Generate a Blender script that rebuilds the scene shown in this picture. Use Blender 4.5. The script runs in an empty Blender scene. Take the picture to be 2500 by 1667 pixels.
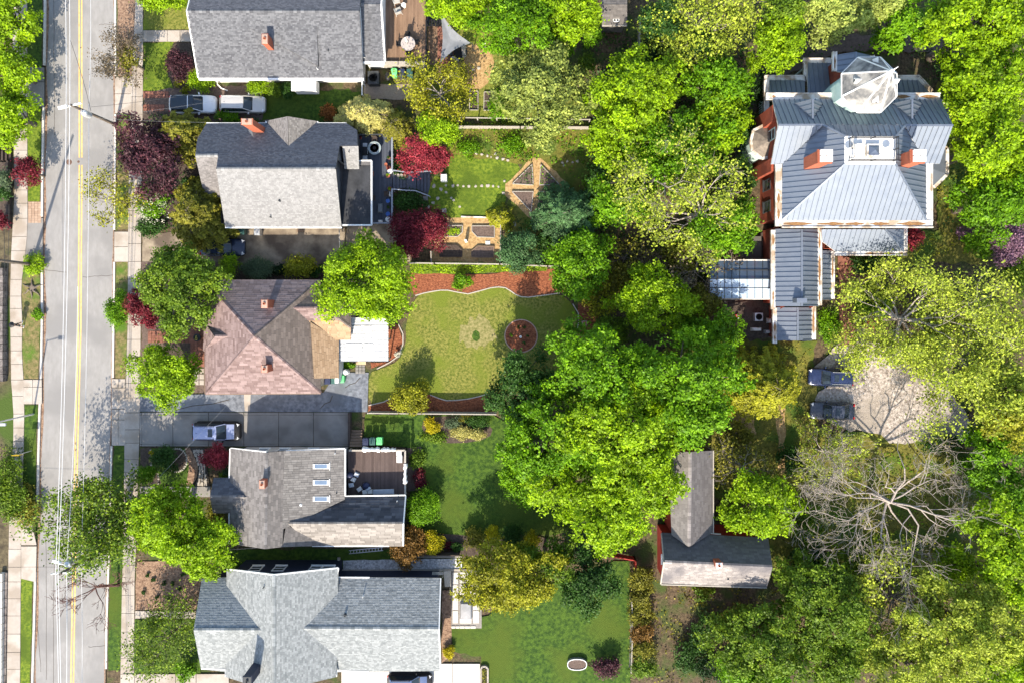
import bpy, bmesh, math, random
import numpy as np
from mathutils import Vector, Matrix
random.seed(7)
# ------------------------------------------------------------------ camera, sky, sun, exposure
S, H, NX, NY = 24.0, 75.0, 1270.0, 740.0      # ground pixels per metre (photo of 2500 px), drone height, point straight below
scn = bpy.context.scene
C = scn.collection
cam_d = bpy.data.cameras.new('camera'); cam = bpy.data.objects.new('camera', cam_d); C.objects.link(cam)
cam.location = (0, 0, H); cam.rotation_euler = (0, 0, 0)
cam_d.sensor_width = 36.0; cam_d.lens = 36.0*H/(2500/S)
cam_d.shift_x = (1250-NX)/2500; cam_d.shift_y = -(833.5-NY)/2500
cam_d.clip_end = 3000
scn.camera = cam
SUN_EL = math.radians(40.0); SHX, SHY = 0.17, 0.985          # shadows fall up the picture, a little to the right
w = bpy.data.worlds.new('World'); scn.world = w; w.use_nodes = True
nt = w.node_tree; bg = nt.nodes['Background']
sky = nt.nodes.new('ShaderNodeTexSky'); sky.sky_type = 'NISHITA'; sky.sun_disc = False
sky.sun_elevation = SUN_EL; sky.sun_rotation = math.atan2(-SHX, -SHY)
nt.links.new(sky.outputs[0], bg.inputs[0]); bg.inputs[1].default_value = 0.15
sd = bpy.data.lights.new('sun', 'SUN'); sun = bpy.data.objects.new('sun', sd); C.objects.link(sun)
sd.energy = 3.4; sd.angle = math.radians(0.6); sd.color = (1.0, 0.94, 0.85)
sun.rotation_euler = Vector((SHX*math.cos(SUN_EL), SHY*math.cos(SUN_EL), -math.sin(SUN_EL))).to_track_quat('-Z', 'Y').to_euler()
scn.view_settings.view_transform = 'Standard'; scn.view_settings.look = 'None'
scn.view_settings.gamma = 1.0; scn.view_settings.exposure = 1.4
scn.view_settings.use_curve_mapping = False
scn.view_settings.use_white_balance = True; scn.view_settings.white_balance_temperature = 7200   # camera white balance for the blue skylight
scn.render.engine = 'CYCLES'
scn.cycles.max_bounces = 6; scn.cycles.transparent_max_bounces = 6

def P(px, py, z=0.0):
    k = (H-z)/H/S
    return Vector(((px-NX)*k, -(py-NY)*k, z))
F = 2500/2352.0
# ------------------------------------------------------------------ object helpers
def wloc(o):
    v = Vector((0, 0, 0))
    while o is not None:
        v += Vector(o.location); o = o.parent
    return v
def tag(o, label=None, cat=None, group=None, kind=None):
    if label: o['label'] = label
    if cat: o['category'] = cat
    if group: o['group'] = group
    if kind: o['kind'] = kind
    return o
def thing(name, label, cat, loc=(0, 0, 0), rz=0.0, group=None):
    o = bpy.data.objects.new(name, None); C.objects.link(o)
    o.location = loc; o.rotation_euler = (0, 0, rz)
    o.empty_display_size = 0.3
    return tag(o, label, cat, group)
def link(name, me, parent=None):
    o = bpy.data.objects.new(name, me); C.objects.link(o)
    if parent is not None: o.parent = parent
    return o
class MB:
    """collects geometry for one mesh object"""
    def __init__(s): s.v = []; s.f = []; s.t = []
    def add(s, vs, fs, t=0.5):
        n = len(s.v); s.v += [tuple(p) for p in vs]
        s.f += [tuple(i+n for i in f) for f in fs]; s.t += [t]*len(fs)
        return s
    def poly(s, pts, t=0.5): return s.add(pts, [tuple(range(len(pts)))], t)
    def prism(s, pts, z0, z1, t=0.5):
        n = len(pts)
        a = sum(pts[i][0]*pts[(i+1) % n][1]-pts[(i+1) % n][0]*pts[i][1] for i in range(n))
        if a < 0: pts = pts[::-1]
        vs = [(p[0], p[1], z0) for p in pts]+[(p[0], p[1], z1) for p in pts]
        fs = [tuple(range(n-1, -1, -1)), tuple(range(n, 2*n))]+[(i, (i+1) % n, n+(i+1) % n, n+i) for i in range(n)]
        return s.add(vs, fs, t)
    def slab(s, pts, th, t=0.5, d=None):
        """thick plate under a 3D polygon"""
        n = len(pts); d = Vector((0, 0, -th)) if d is None else d
        nn = Vector((0, 0, 0)); c = pts[0]
        for i in range(1, n-1): nn += (Vector(pts[i])-Vector(c)).cross(Vector(pts[i+1])-Vector(c))
        if nn.z < 0: pts = pts[::-1]
        vs = [Vector(p) for p in pts]+[Vector(p)+d for p in pts]
        fs = [tuple(range(n)), tuple(range(2*n-1, n-1, -1))]+[(i, n+i, n+(i+1) % n, (i+1) % n) for i in range(n)]
        return s.add(vs, fs, t)
    def box(s, c, sz, rz=0.0, t=0.5, top=None):
        """box standing on z=c[2]; top=(sx,sy) scales the upper face"""
        x, y, z = sz[0]/2, sz[1]/2, sz[2]; tx, ty = top or (1, 1)
        L = [(-x, -y, 0), (x, -y, 0), (x, y, 0), (-x, y, 0), (-x*tx, -y*ty, z), (x*tx, -y*ty, z), (x*tx, y*ty, z), (-x*tx, y*ty, z)]
        cs, sn = math.cos(rz), math.sin(rz)
        vs = [(c[0]+a*cs-b*sn, c[1]+a*sn+b*cs, c[2]+h) for a, b, h in L]
        return s.add(vs, [(3, 2, 1, 0), (4, 5, 6, 7), (0, 1, 5, 4), (1, 2, 6, 5), (2, 3, 7, 6), (3, 0, 4, 7)], t)
    def beam(s, p, q, wd, ht, t=0.5):
        """bar of width wd, height ht (hanging below the line p-q)"""
        p, q = Vector(p), Vector(q); d = (q-p)
        side = Vector((-d.y, d.x, 0))
        if side.length < 1e-6: side = Vector((1, 0, 0))
        side = side.normalized()*wd/2
        up = d.cross(side).normalized()
        if up.z < 0: up = -up
        if abs(d.normalized().z) > .99: up = Vector((0, 1, 0)); 
        up = up*ht
        vs = [p-side-up, p+side-up, p+side, p-side, q-side-up, q+side-up, q+side, q-side]
        return s.add(vs, [(0, 1, 2, 3), (7, 6, 5, 4), (0, 4, 5, 1), (1, 5, 6, 2), (2, 6, 7, 3), (3, 7, 4, 0)], t)
    def tube(s, pts, rad, n=6, t=0.5, cap=True):
        pts = [Vector(p) for p in pts]; m = len(pts)
        if not hasattr(rad, '__len__'): rad = [rad]*m
        vs = []
        ref = Vector((0, 0, 1))
        for i in range(m):
            d = (pts[min(i+1, m-1)]-pts[max(i-1, 0)])
            d = d.normalized() if d.length > 1e-9 else Vector((0, 0, 1))
            r0 = ref if abs(d.dot(ref)) < .95 else Vector((1, 0, 0))
            a = d.cross(r0).normalized(); b = d.cross(a)
            for k in range(n):
                an = 2*math.pi*k/n
                vs.append(pts[i]+(a*math.cos(an)+b*math.sin(an))*rad[i])
        fs = [(i*n+k, i*n+(k+1) % n, (i+1)*n+(k+1) % n, (i+1)*n+k) for i in range(m-1) for k in range(n)]
        if cap: fs += [tuple(range(n-1, -1, -1)), tuple(range((m-1)*n, m*n))]
        return s.add(vs, fs, t)
    def lathe(s, c, prof, n=16, t=0.5, sx=1.0, sy=1.0):
        vs = []; m = len(prof)
        for r, z in prof:
            for k in range(n):
                a = 2*math.pi*k/n
                vs.append((c[0]+r*sx*math.cos(a), c[1]+r*sy*math.sin(a), c[2]+z))
        fs = [(i*n+k, i*n+(k+1) % n, (i+1)*n+(k+1) % n, (i+1)*n+k) for i in range(m-1) for k in range(n)]
        fs += [tuple(range(n-1, -1, -1)), tuple(range((m-1)*n, m*n))]
        return s.add(vs, fs, t)
    def build(s, name, m, parent=None, smooth=False, local=False):
        me = bpy.data.meshes.new(name)
        off = Vector((0, 0, 0)) if (parent is None or local) else wloc(parent)
        me.from_pydata([(a-off.x, b-off.y, c-off.z) for a, b, c in s.v], [], s.f)
        if s.t:
            at = me.attributes.new('tint', 'FLOAT', 'FACE'); at.data.foreach_set('value', np.array(s.t, dtype=np.float32))
        me.materials.append(m)
        if smooth: me.polygons.foreach_set('use_smooth', [True]*len(me.polygons))
        me.update()
        return link(name, me, parent)
def quads_mesh(name, v, q, tint, m):
    """fast mesh of quads from arrays"""
    me = bpy.data.meshes.new(name); nv, nq = len(v), len(q)
    me.vertices.add(nv); me.vertices.foreach_set('co', np.ascontiguousarray(v, dtype=np.float32).ravel())
    me.loops.add(nq*4); me.loops.foreach_set('vertex_index', np.ascontiguousarray(q, dtype=np.int32).ravel())
    me.polygons.add(nq); me.polygons.foreach_set('loop_start', np.arange(0, nq*4, 4, dtype=np.int32))
    at = me.attributes.new('tint', 'FLOAT', 'FACE'); at.data.foreach_set('value', np.asarray(tint, dtype=np.float32))
    me.materials.append(m); me.update(calc_edges=True)
    return me
# ------------------------------------------------------------------ materials
MATS = {}
def rgb(c): return (c[0], c[1], c[2], 1.0)
def mat(name, a, b=None, scale=3.0, rough=0.85, bump=0.0, bscale=None, metal=0.0, tint=0.0, c=None, cscale=0.4, stretch=None, spec=0.3, contrast=1.0):
    """a/b mixed by noise, c mixed in by a broad noise; tint: how far the face attribute mixes a->b too"""
    m = bpy.data.materials.new(name); m.use_nodes = True; MATS[name] = m
    t = m.node_tree; N = t.nodes; L = t.links; bs = N['Principled BSDF']
    bs.inputs['Roughness'].default_value = rough; bs.inputs['Metallic'].default_value = metal
    bs.inputs['Specular IOR Level'].default_value = spec
    if b is None: b = tuple(x*1.18 for x in a)
    geo = N.new('ShaderNodeNewGeometry'); vec = geo.outputs['Position']
    if stretch:
        mp = N.new('ShaderNodeMapping'); mp.inputs['Scale'].default_value = stretch; L.new(vec, mp.inputs['Vector']); vec = mp.outputs[0]
    no = N.new('ShaderNodeTexNoise'); no.inputs['Scale'].default_value = scale; no.inputs['Detail'].default_value = 6; no.inputs['Roughness'].default_value = .62
    L.new(vec, no.inputs['Vector'])
    mr = N.new('ShaderNodeMapRange'); h = .22/contrast; mr.inputs[1].default_value = .5-h; mr.inputs[2].default_value = .5+h; L.new(no.outputs['Fac'], mr.inputs[0])
    fac = mr.outputs[0]
    if tint:
        at = N.new('ShaderNodeAttribute'); at.attribute_name = 'tint'
        mx = N.new('ShaderNodeMix'); mx.inputs[0].default_value = tint; L.new(fac, mx.inputs[2]); L.new(at.outputs['Fac'], mx.inputs[3]); fac = mx.outputs[0]
    mc = N.new('ShaderNodeMix'); mc.data_type = 'RGBA'; L.new(fac, mc.inputs[0]); mc.inputs[6].default_value = rgb(a); mc.inputs[7].default_value = rgb(b)
    col = mc.outputs[2]
    if c is not None:
        n2 = N.new('ShaderNodeTexNoise'); n2.inputs['Scale'].default_value = cscale; n2.inputs['Detail'].default_value = 5; L.new(geo.outputs['Position'], n2.inputs['Vector'])
        m2 = N.new('ShaderNodeMapRange'); m2.inputs[1].default_value = .47; m2.inputs[2].default_value = .62; L.new(n2.outputs['Fac'], m2.inputs[0])
        k = N.new('ShaderNodeMix'); k.data_type = 'RGBA'; L.new(m2.outputs[0], k.inputs[0]); L.new(col, k.inputs[6]); k.inputs[7].default_value = rgb(c); col = k.outputs[2]
    L.new(col, bs.inputs['Base Color'])
    if bump:
        n3 = N.new('ShaderNodeTexNoise'); n3.inputs['Scale'].default_value = bscale or scale*3; n3.inputs['Detail'].default_value = 4; L.new(geo.outputs['Position'], n3.inputs['Vector'])
        bp = N.new('ShaderNodeBump'); bp.inputs['Strength'].default_value = bump; bp.inputs['Distance'].default_value = .06; L.new(n3.outputs['Fac'], bp.inputs['Height']); L.new(bp.outputs[0], bs.inputs['Normal'])
    return m
def leafmat(name, c0, c1, c2, trans=0.3):
    m = bpy.data.materials.new('leaf_'+name); m.use_nodes = True; t = m.node_tree; N = t.nodes; L = t.links
    bs = N['Principled BSDF']; bs.inputs['Roughness'].default_value = .55; bs.inputs['Specular IOR Level'].default_value = .25
    at = N.new('ShaderNodeAttribute'); at.attribute_name = 'tint'
    r = N.new('ShaderNodeValToRGB'); e = r.color_ramp.elements
    e[0].position = 0.1; e[0].color = rgb(c0); e[1].position = .95; e[1].color = rgb(c2)
    x = e.new(.5); x.color = rgb(c1)
    L.new(at.outputs['Fac'], r.inputs[0]); L.new(r.outputs[0], bs.inputs['Base Color'])
    tr = N.new('ShaderNodeBsdfTranslucent'); L.new(r.outputs[0], tr.inputs[0])
    mx = N.new('ShaderNodeMixShader'); mx.inputs[0].default_value = trans; L.new(bs.outputs[0], mx.inputs[1]); L.new(tr.outputs[0], mx.inputs[2])
    L.new(mx.outputs[0], N['Material Output'].inputs[0])
    return m
def glassy(name, a, rough=.08):
    m = mat(name, a, tuple(x*1.3 for x in a), scale=1.2, rough=rough, spec=.6); return m
def carpaint(name, a, metal=.35):
    m = mat(name, a, tuple(x*1.06 for x in a), scale=2, rough=.25, metal=metal, spec=.5)
    b = m.node_tree.nodes['Principled BSDF']; b.inputs['Coat Weight'].default_value = .35; b.inputs['Coat Roughness'].default_value = .08
    return m
# plain surfaces
M = dict(
 white=mat('white_paint', (.72,.72,.70), (.80,.80,.78), 4, .6),
 white_dirty=mat('weathered_white', (.62,.60,.56), (.74,.73,.70), 1.5, .75, c=(.36,.28,.2), cscale=.9),
 black=mat('black_metal', (.012,.012,.014), (.02,.02,.022), 6, .5),
 darkgrey=mat('dark_grey_metal', (.035,.04,.045), (.05,.055,.06), 5, .55),
 grey=mat('grey_metal', (.25,.26,.27), (.32,.33,.34), 5, .5, metal=.4),
 steel=mat('galvanised_steel', (.5,.52,.54), (.6,.62,.64), 4, .4, metal=.5),
 wood=mat('weathered_wood', (.16,.11,.075), (.24,.17,.12), 6, .85, stretch=(1,6,1)),
 wood_grey=mat('grey_wood', (.3,.27,.23), (.42,.39,.34), 6, .85),
 wood_dark=mat('dark_wood', (.045,.033,.028), (.08,.06,.05), 6, .85),
 brick=mat('red_brick', (.30,.075,.04), (.42,.13,.075), 9, .85, bump=.3, bscale=20),
 brick_mortar=mat('brick_mortar', (.33,.22,.17), (.42,.3,.24), 9, .9),
 bark=mat('bark', (.10,.08,.065), (.2,.165,.135), 7, .9, bump=.5),
 bark_pale=mat('pale_bark', (.25,.21,.18), (.42,.37,.33), 6, .9, bump=.3),
 bark_red=mat('reddish_bark', (.085,.04,.035), (.15,.075,.065), 6, .9),
 glass=glassy('window_glass', (.025,.032,.04)),
 glass_sky=glassy('greenhouse_glass', (.28,.36,.45), .12),
 rubber=mat('tyre_rubber', (.012,.012,.012), (.022,.022,.022), 8, .8),
 chrome=mat('bright_metal', (.7,.7,.72), (.8,.8,.82), 3, .18, metal=.9),
 redlens=mat('red_lens', (.35,.01,.01), (.42,.015,.015), 3, .2),
 clearlens=mat('clear_lens', (.55,.57,.6), (.7,.72,.75), 3, .12),
 stone=mat('pale_stone', (.28,.25,.21), (.44,.40,.35), 5, .9, bump=.4),
 terracotta=mat('terracotta', (.32,.1,.055), (.4,.14,.08), 6, .8),
 red=mat('red_plastic', (.55,.02,.02), (.62,.03,.03), 4, .45),
 blueplast=mat('blue_ceramic', (.03,.11,.36), (.05,.15,.45), 4, .35),
 green_bin=mat('bright_green_bin', (.12,.60,.20), (.16,.68,.25), 4, .5),
 dkgreen_bin=mat('dark_green_bin', (.03,.09,.085), (.04,.11,.10), 4, .5),
 navy_bin=mat('navy_bin', (.02,.03,.07), (.03,.04,.09), 4, .5),
 soil=mat('dark_soil', (.045,.032,.026), (.10,.075,.06), 5, .95, bump=.8, bscale=14, contrast=1.3),
 soil_bed=mat('bed_soil', (.085,.06,.05), (.16,.115,.095), 7, .95, bump=.8, bscale=14, contrast=1.3),
 skin=mat('skin', (.45,.26,.18), (.5,.3,.21), 4, .6),
)
# ------------------------------------------------------------------ ground, road, pavements, lawns
G = dict(
 ground=mat('rough_ground', (.05,.04,.026), (.13,.105,.06), 1.6, .95, bump=.9, bscale=7, c=(.05,.085,.014), cscale=.22, contrast=1.3),
 forest=mat('leaf_litter', (.04,.029,.018), (.135,.10,.058), 3.6, .95, bump=.9, bscale=9, c=(.05,.075,.018), cscale=.5, contrast=1.4),
 olive=mat('rough_olive_grass', (.07,.072,.012), (.19,.17,.035), 2.6, .95, bump=.9, bscale=9, c=(.055,.10,.012), cscale=.35, contrast=1.3),
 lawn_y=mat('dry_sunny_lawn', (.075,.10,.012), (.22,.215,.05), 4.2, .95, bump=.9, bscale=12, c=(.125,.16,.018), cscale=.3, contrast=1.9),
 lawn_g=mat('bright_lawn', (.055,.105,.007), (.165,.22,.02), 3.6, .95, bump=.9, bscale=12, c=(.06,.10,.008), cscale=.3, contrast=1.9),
 lawn_d=mat('deep_green_lawn', (.018,.05,.006), (.062,.12,.013), 2.8, .95, bump=.9, bscale=12, c=(.06,.095,.010), cscale=.16, contrast=1.9),  # paler broad patches stand in for sunlit parts of the lawn
 verge=mat('worn_verge_grass', (.07,.085,.02), (.24,.18,.085), 2.8, .95, bump=.9, bscale=12, c=(.07,.14,.015), cscale=.5, contrast=1.4),
 mulch=mat('red_mulch', (.115,.032,.016), (.32,.115,.055), 4.5, .95, bump=1.0, bscale=10, contrast=1.5, stretch=(1,1.8,1)),
 mulch_d=mat('brown_mulch', (.13,.075,.05), (.33,.22,.15), 4.5, .95, bump=1.0, bscale=10, contrast=1.5),
 straw=mat('straw_path', (.26,.155,.065), (.48,.33,.16), 4.0, .95, bump=.8, bscale=12, contrast=1.3),
 asphalt=mat('old_road_asphalt', (.225,.218,.21), (.285,.278,.27), 3.0, .9, bump=.25, bscale=25, c=(.21,.205,.2), cscale=.25, stretch=(1,.35,1)),
 blacktop=mat('blue_grey_blacktop', (.095,.105,.125), (.21,.23,.265), 2.2, .9, bump=.4, bscale=20, contrast=1.5, c=(.12,.13,.15), cscale=.4),
 conc=mat('pale_concrete', (.33,.29,.25), (.44,.395,.35), 3.0, .9, bump=.2, bscale=18, c=(.30,.255,.21), cscale=.5, tint=.45),
 conc_d=mat('grey_concrete', (.20,.19,.18), (.27,.26,.245), 2.0, .9, bump=.2, bscale=18, c=(.175,.165,.155), cscale=.5, tint=.35),
 conc_b=mat('stained_concrete', (.15,.115,.085), (.36,.30,.22), .9, .9, bump=.2, bscale=18, c=(.11,.085,.065), cscale=.35),
 conc_new=mat('new_concrete', (.52,.49,.45), (.60,.57,.53), 2.0, .9, bump=.1, bscale=18, tint=.3),
 gravel=mat('pale_gravel', (.18,.145,.12), (.56,.50,.45), 4.5, .95, bump=.8, bscale=16, contrast=1.6, c=(.3,.26,.22), cscale=.22),
 gravel_w=mat('white_gravel', (.3,.3,.31), (.75,.75,.76), 6, .95, bump=.8, bscale=16, contrast=1.6),
 yellow=mat('yellow_road_paint', (.62,.36,.09), (.72,.50,.2), 3, .8, contrast=1.3),
 brickpave=mat('brick_paving', (.16,.062,.042), (.30,.135,.095), 5, .9, bump=.5, bscale=18, tint=.5),
 joint=mat('dark_joint', (.06,.05,.04), (.09,.075,.06), 5, .95),
)
G.update(soil=M['soil'], soil_bed=M['soil_bed'])
rg = random.Random(3)
def rag(poly, amp=4.0, step=16.0):
    """uneven edge: subdivide a pixel outline and push its points about"""
    out = []; n = len(poly)
    for i in range(n):
        a, b = poly[i], poly[(i+1) % n]; d = math.hypot(b[0]-a[0], b[1]-a[1]); k = max(1, int(d/step))
        for j in range(k):
            u = j/k; out.append((a[0]+(b[0]-a[0])*u+rg.uniform(-amp, amp), a[1]+(b[1]-a[1])*u+rg.uniform(-amp, amp)))
    return out
def smooth(poly, it=2):
    for _ in range(it):
        q = []
        for i in range(len(poly)):
            a, b = poly[i], poly[(i+1) % len(poly)]
            q += [(a[0]*.75+b[0]*.25, a[1]*.75+b[1]*.25), (a[0]*.25+b[0]*.75, a[1]*.25+b[1]*.75)]
        poly = q
    return poly
ZL = [0.0]
def sheet(name, poly, m, label, cat, z=None, ragged=0.0, smo=0, kind='structure', parent=None):
    if smo: poly = smooth(poly, smo)
    if ragged: poly = rag(poly, ragged)
    if z is None: ZL[0] += .002; z = ZL[0]
    pts = [P(x, y, 0) for x, y in poly]
    b = MB(); b.poly([(p.x, p.y, z) for p in pts])
    o = b.build(name, m, parent)
    if o.data.polygons[0].normal.z < 0: o.data.flip_normals()
    return tag(o, label, cat if parent is None else None, None, kind)
def circle(cx, cy, rx, ry=None, n=28): return [(cx+rx*math.cos(2*math.pi*i/n), cy+(ry or rx)*math.sin(2*math.pi*i/n)) for i in range(n)]
g = MB(); g.poly([(-1500,-1500,-.25),(1500,-1500,-.25),(1500,1500,-.25),(-1500,1500,-.25)])
tag(g.build('ground', G['ground']), 'rough earth spreading under the whole neighbourhood', 'ground', kind='structure')
RL = [(112,-260),(112,0),(110,160),(106,400),(104,600),(105,720),(104,850),(99,1000),(94,1200),(90,1330),(86,1500),(81,1667),(76,1950)]
RR = [(279,-260),(279,0),(279,270),(277,500),(276,700),(274,850),(272,1000),(267,1200),(262,1400),(258,1500),(256,1667),(252,1950)]
def at_y(tab, y):
    for (x0, y0), (x1, y1) in zip(tab, tab[1:]):
        if y0 <= y <= y1: return x0+(x1-x0)*(y-y0)/(y1-y0)
    return tab[-1][0] if y > tab[-1][1] else tab[0][0]
sheet('road', RL+RR[::-1], G['asphalt'], 'two-lane grey asphalt street running down the left side', 'road', z=-.12)
# cracks and patches in the asphalt, worn with a shape of their own
for x0, y0, x1, y1 in ((130,0,131,330),(240,60,279,58),(105,660,160,664),(200,677,275,672),(110,1310,112,1660),(88,1500,98,1640),(130,1330,128,1667),(215,1580,258,1577)):
    rp = [(x0+(x1-x0)*u/8+rg.uniform(-1.2,1.2), y0+(y1-y0)*u/8+rg.uniform(-1.2,1.2)) for u in range(9)]
    b = MB(); b.tube([P(x,y)+Vector((0,0,-.118)) for x, y in rp], .018, 4)
    tag(b.build('road_crack', G['joint']), kind='structure', label='dark sealed crack in the grey asphalt', group='cracks in the road')
# double yellow centre line
for off, gap in ((0, None), (6.3, None)):
    for ya, yb in ((-200, 385), (403, 1900)):
        ys = list(range(ya, yb, 40))+[yb]
        cx = [(190,-260),(190,0),(190.5,400),(188,800),(180,1100),(176,1300),(170,1660),(164,1950)]
        L_ = [(at_y(cx, y)+off, y) for y in ys]; R_ = [(at_y(cx, y)+off+3.0, y) for y in ys]
        sheet('centre_line', L_+R_[::-1], G['yellow'], 'one of the two worn yellow centre lines on the street', 'road marking', z=-.116)['group'] = 'double yellow centre line'
for x, y, r in ((167,396,7),(190,395,3)):
    b = MB(); b.lathe(P(x, y)+Vector((0,0,-.125)), [(r/S, 0), (r/S, .012), (r/S*.86, .012), (r/S*.84, .008), (.01, .008)], 20)
    tag(b.build('manhole_cover', mat('rusty_iron', (.10,.06,.045), (.16,.10,.075), 8, .7), smooth=False), 'round rusty manhole cover in the left lane' if r > 5 else 'small iron valve cap between the yellow lines', 'manhole')
# yard ground either side of the road
inner_R = [(x+5, y) for x, y in RR]
sheet('yard_ground', inner_R+[(5200,1950),(5200,-700),(279,-700)], G['forest'], 'bare brown earth and leaf litter of the yards', 'ground', z=-.02)
sheet('yard_ground', [(x-5, y) for x, y in RL]+[(-2500,1950),(-2500,-700),(112,-700)], G['ground'], 'rough earth on the far side of the street', 'ground', z=-.02)
# kerbs in pieces
def kerb(tab, side, ranges, label):
    for ya, yb in ranges:
        y = ya
        while y < yb:
            y2 = min(yb, y+72); a, b_ = P(at_y(tab, y), y), P(at_y(tab, y2), y2)
            k = MB(); k.beam((a.x+side*.1, a.y-.01, .03), (b_.x+side*.1, b_.y+.01, .03), .2, .2)
            o = k.build('kerb', mat_kerb); tag(o, label, None, 'kerb stones', 'structure'); y = y2
mat_kerb = mat('kerb_concrete', (.46,.43,.39), (.6,.57,.53), 3, .9, bump=.2)
kerb(RR, 1, ((-60,186),(279,562),(640,922),(1088,1632)), 'pale concrete kerb along the right side of the street')
kerb(RL, -1, ((-60,160),(262,530),(652,925),(985,1262),(1395,1700)), 'pale concrete kerb along the left side of the street')
# verges, sidewalks
SWL = [(332,-100),(332,0),(319,250),(314,500),(312,800),(305,1000),(303,1250),(297,1500),(294,1700)]
SWR = [(349,-100),(349,0),(349,250),(345,550),(344,800),(341,1050),(335,1250),(329,1420),(327,1700)]
for ya, yb, m, lb in ((-60,187,'mulch_d','brown mulched verge beside the top street tree'),(278,560,'verge','worn grass verge below the upper utility pole'),(640,923,'verge','patchy grass verge by the round green bush'),(1087,1635,'lawn_d','green verge below the wide driveway apron')):
    ys = [ya+(yb-ya)*i/8 for i in range(9)]
    sheet('verge', [(at_y(RR, y)+8, y) for y in ys]+[(at_y(SWL, y)+2, y) for y in ys[::-1]], G[m], lb, 'verge', z=.0, ragged=1.5)
def slabs(name, L_, R_, ya, yb, step, m, label, z=.05, gap=1.0, var=.25):
    root = thing(name, label, 'pavement', P((at_y(L_, ya)+at_y(R_, ya))/2, (ya+yb)/2)); root['kind'] = 'structure'
    y = ya
    while y < yb-4:
        y2 = min(yb, y+step*rg.uniform(1-var, 1+var))
        a, b_, c_, d_ = P(at_y(L_, y), y+gap/2), P(at_y(R_, y), y+gap/2), P(at_y(R_, y2), y2-gap/2), P(at_y(L_, y2), y2-gap/2)
        zz = [z+rg.uniform(-.012, .012) for _ in range(4)]
        k = MB(); k.slab([(p.x, p.y, h) for p, h in zip((a, b_, c_, d_), zz)], .1, rg.random())
        k.build('slab', m, root); y = y2
    return root
slabs('sidewalk', SWL, SWR, -60, 1700, 37, G['conc'], 'pale concrete slab sidewalk along the right of the street')
LWL = [(30,-100),(34,300),(36,480),(28,620),(25,740),(27,850),(28,930),(34,1000),(33,1090),(24,1200),(22,1330),(20,1450),(17,1700)]
LWR = [(66,-100),(67,330),(68,560),(58,660),(51,700),(55,780),(54,860),(58,930),(60,1000),(58,1090),(55,1200),(52,1330),(51,1450),(49,1700)]
slabs('sidewalk', LWL, LWR, -60, 1700, 36, G['conc'], 'uneven concrete slab sidewalk along the far left edge')
def yrect(tabL, tabR, ya, yb, dl=0, dr=0):
    return [(at_y(tabL, ya)+dl, ya), (at_y(tabR, ya)+dr, ya), (at_y(tabR, yb)+dr, yb), (at_y(tabL, yb)+dl, yb)]
def panels(name, label, cells, m, z=.03, th=.1, cat='driveway', pname='slab', kind='structure', gap=.03):
    """cells: pixel quads"""
    cx = sum(p[0] for c in cells for p in c)/sum(len(c) for c in cells); cy = sum(p[1] for c in cells for p in c)/sum(len(c) for c in cells)
    root = thing(name, label, cat, P(cx, cy)); z += ZL[0]
    if kind: root['kind'] = kind
    for c in cells:
        pts = [P(x, y) for x, y in c]; mid = sum(pts, Vector())/len(pts)
        pts = [p+(mid-p).normalized()*gap for p in pts]
        k = MB(); zz = z+rg.uniform(-.006, .006)
        k.slab([(p.x, p.y, zz) for p in pts], th, rg.random()); k.build(pname, m, root)
    return root
def grid(x0, y0, x1, y1, xs, ys):
    X = [x0]+list(xs)+[x1]; Y = [y0]+list(ys)+[y1]
    return [[(X[i],Y[j]),(X[i+1],Y[j]),(X[i+1],Y[j+1]),(X[i],Y[j+1])] for i in range(len(X)-1) for j in range(len(Y)-1)]
panels('driveway_apron', 'concrete apron between the street and the brick drive at top', grid(281,188,322,278,(298,),(230,)), G['conc'], z=.045)
panels('driveway_apron', 'concrete apron below the sparse yellow-green street tree', grid(279,566,314,640,(),(603,)), G['conc'], z=.045)
panels('driveway_apron', 'wide cracked concrete apron shared by two driveways', grid(273,924,306,1087,(290,),(946,998,1024)), G['conc'], z=.045)
panels('driveway_apron', 'asphalt patch apron on the left beside the red maple', [[(68,532),(105,532),(104,648),(60,640)]], G['conc_d'], z=.01)
panels('driveway_apron', 'pale concrete crossing on the left opposite the wide driveway', grid(57,926,103,986,(80,),(944,)), G['conc'], z=.045)
panels('driveway_apron', 'pale concrete crossing low on the left edge', [[(52,1262),(75,1262),(90,1330),(52,1330)],[(52,1332),(90,1332),(88,1420),(52,1412)]], G['conc'], z=.045)
panels('driveway_apron', 'worn concrete crossing under the trees at upper left', grid(66,165,108,262,(),(200,)), G['conc_d'], z=.03)
panels('brick_patch', 'small tan brick paved patch in the left verge', grid(69,493,101,545,(77,85,93),tuple(range(498,545,6))), mat('tan_brick', (.3,.2,.14), (.42,.3,.22), 6, .9, tint=.7), z=.03, pname='brick', gap=.015)
for ya, yb, m, lb in ((-60,164,'lawn_d','shaded grass verge under the left trees'),(264,492,'lawn_g','bright green verge on the left by the red maple'),(652,925,'verge','patchy verge on the left with a ragged stump'),(988,1262,'lawn_d','green verge on the left below the crossing'),(1400,1700,'lawn_g','neat green verge at the lower left')):
    ys = [ya+(yb-ya)*i/8 for i in range(9)]
    sheet('verge', [(at_y(LWR, y), y) for y in ys]+[(at_y(RL, y)-8, y) for y in ys[::-1]], G[m], lb, 'verge', z=.0, ragged=1.5)
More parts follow.
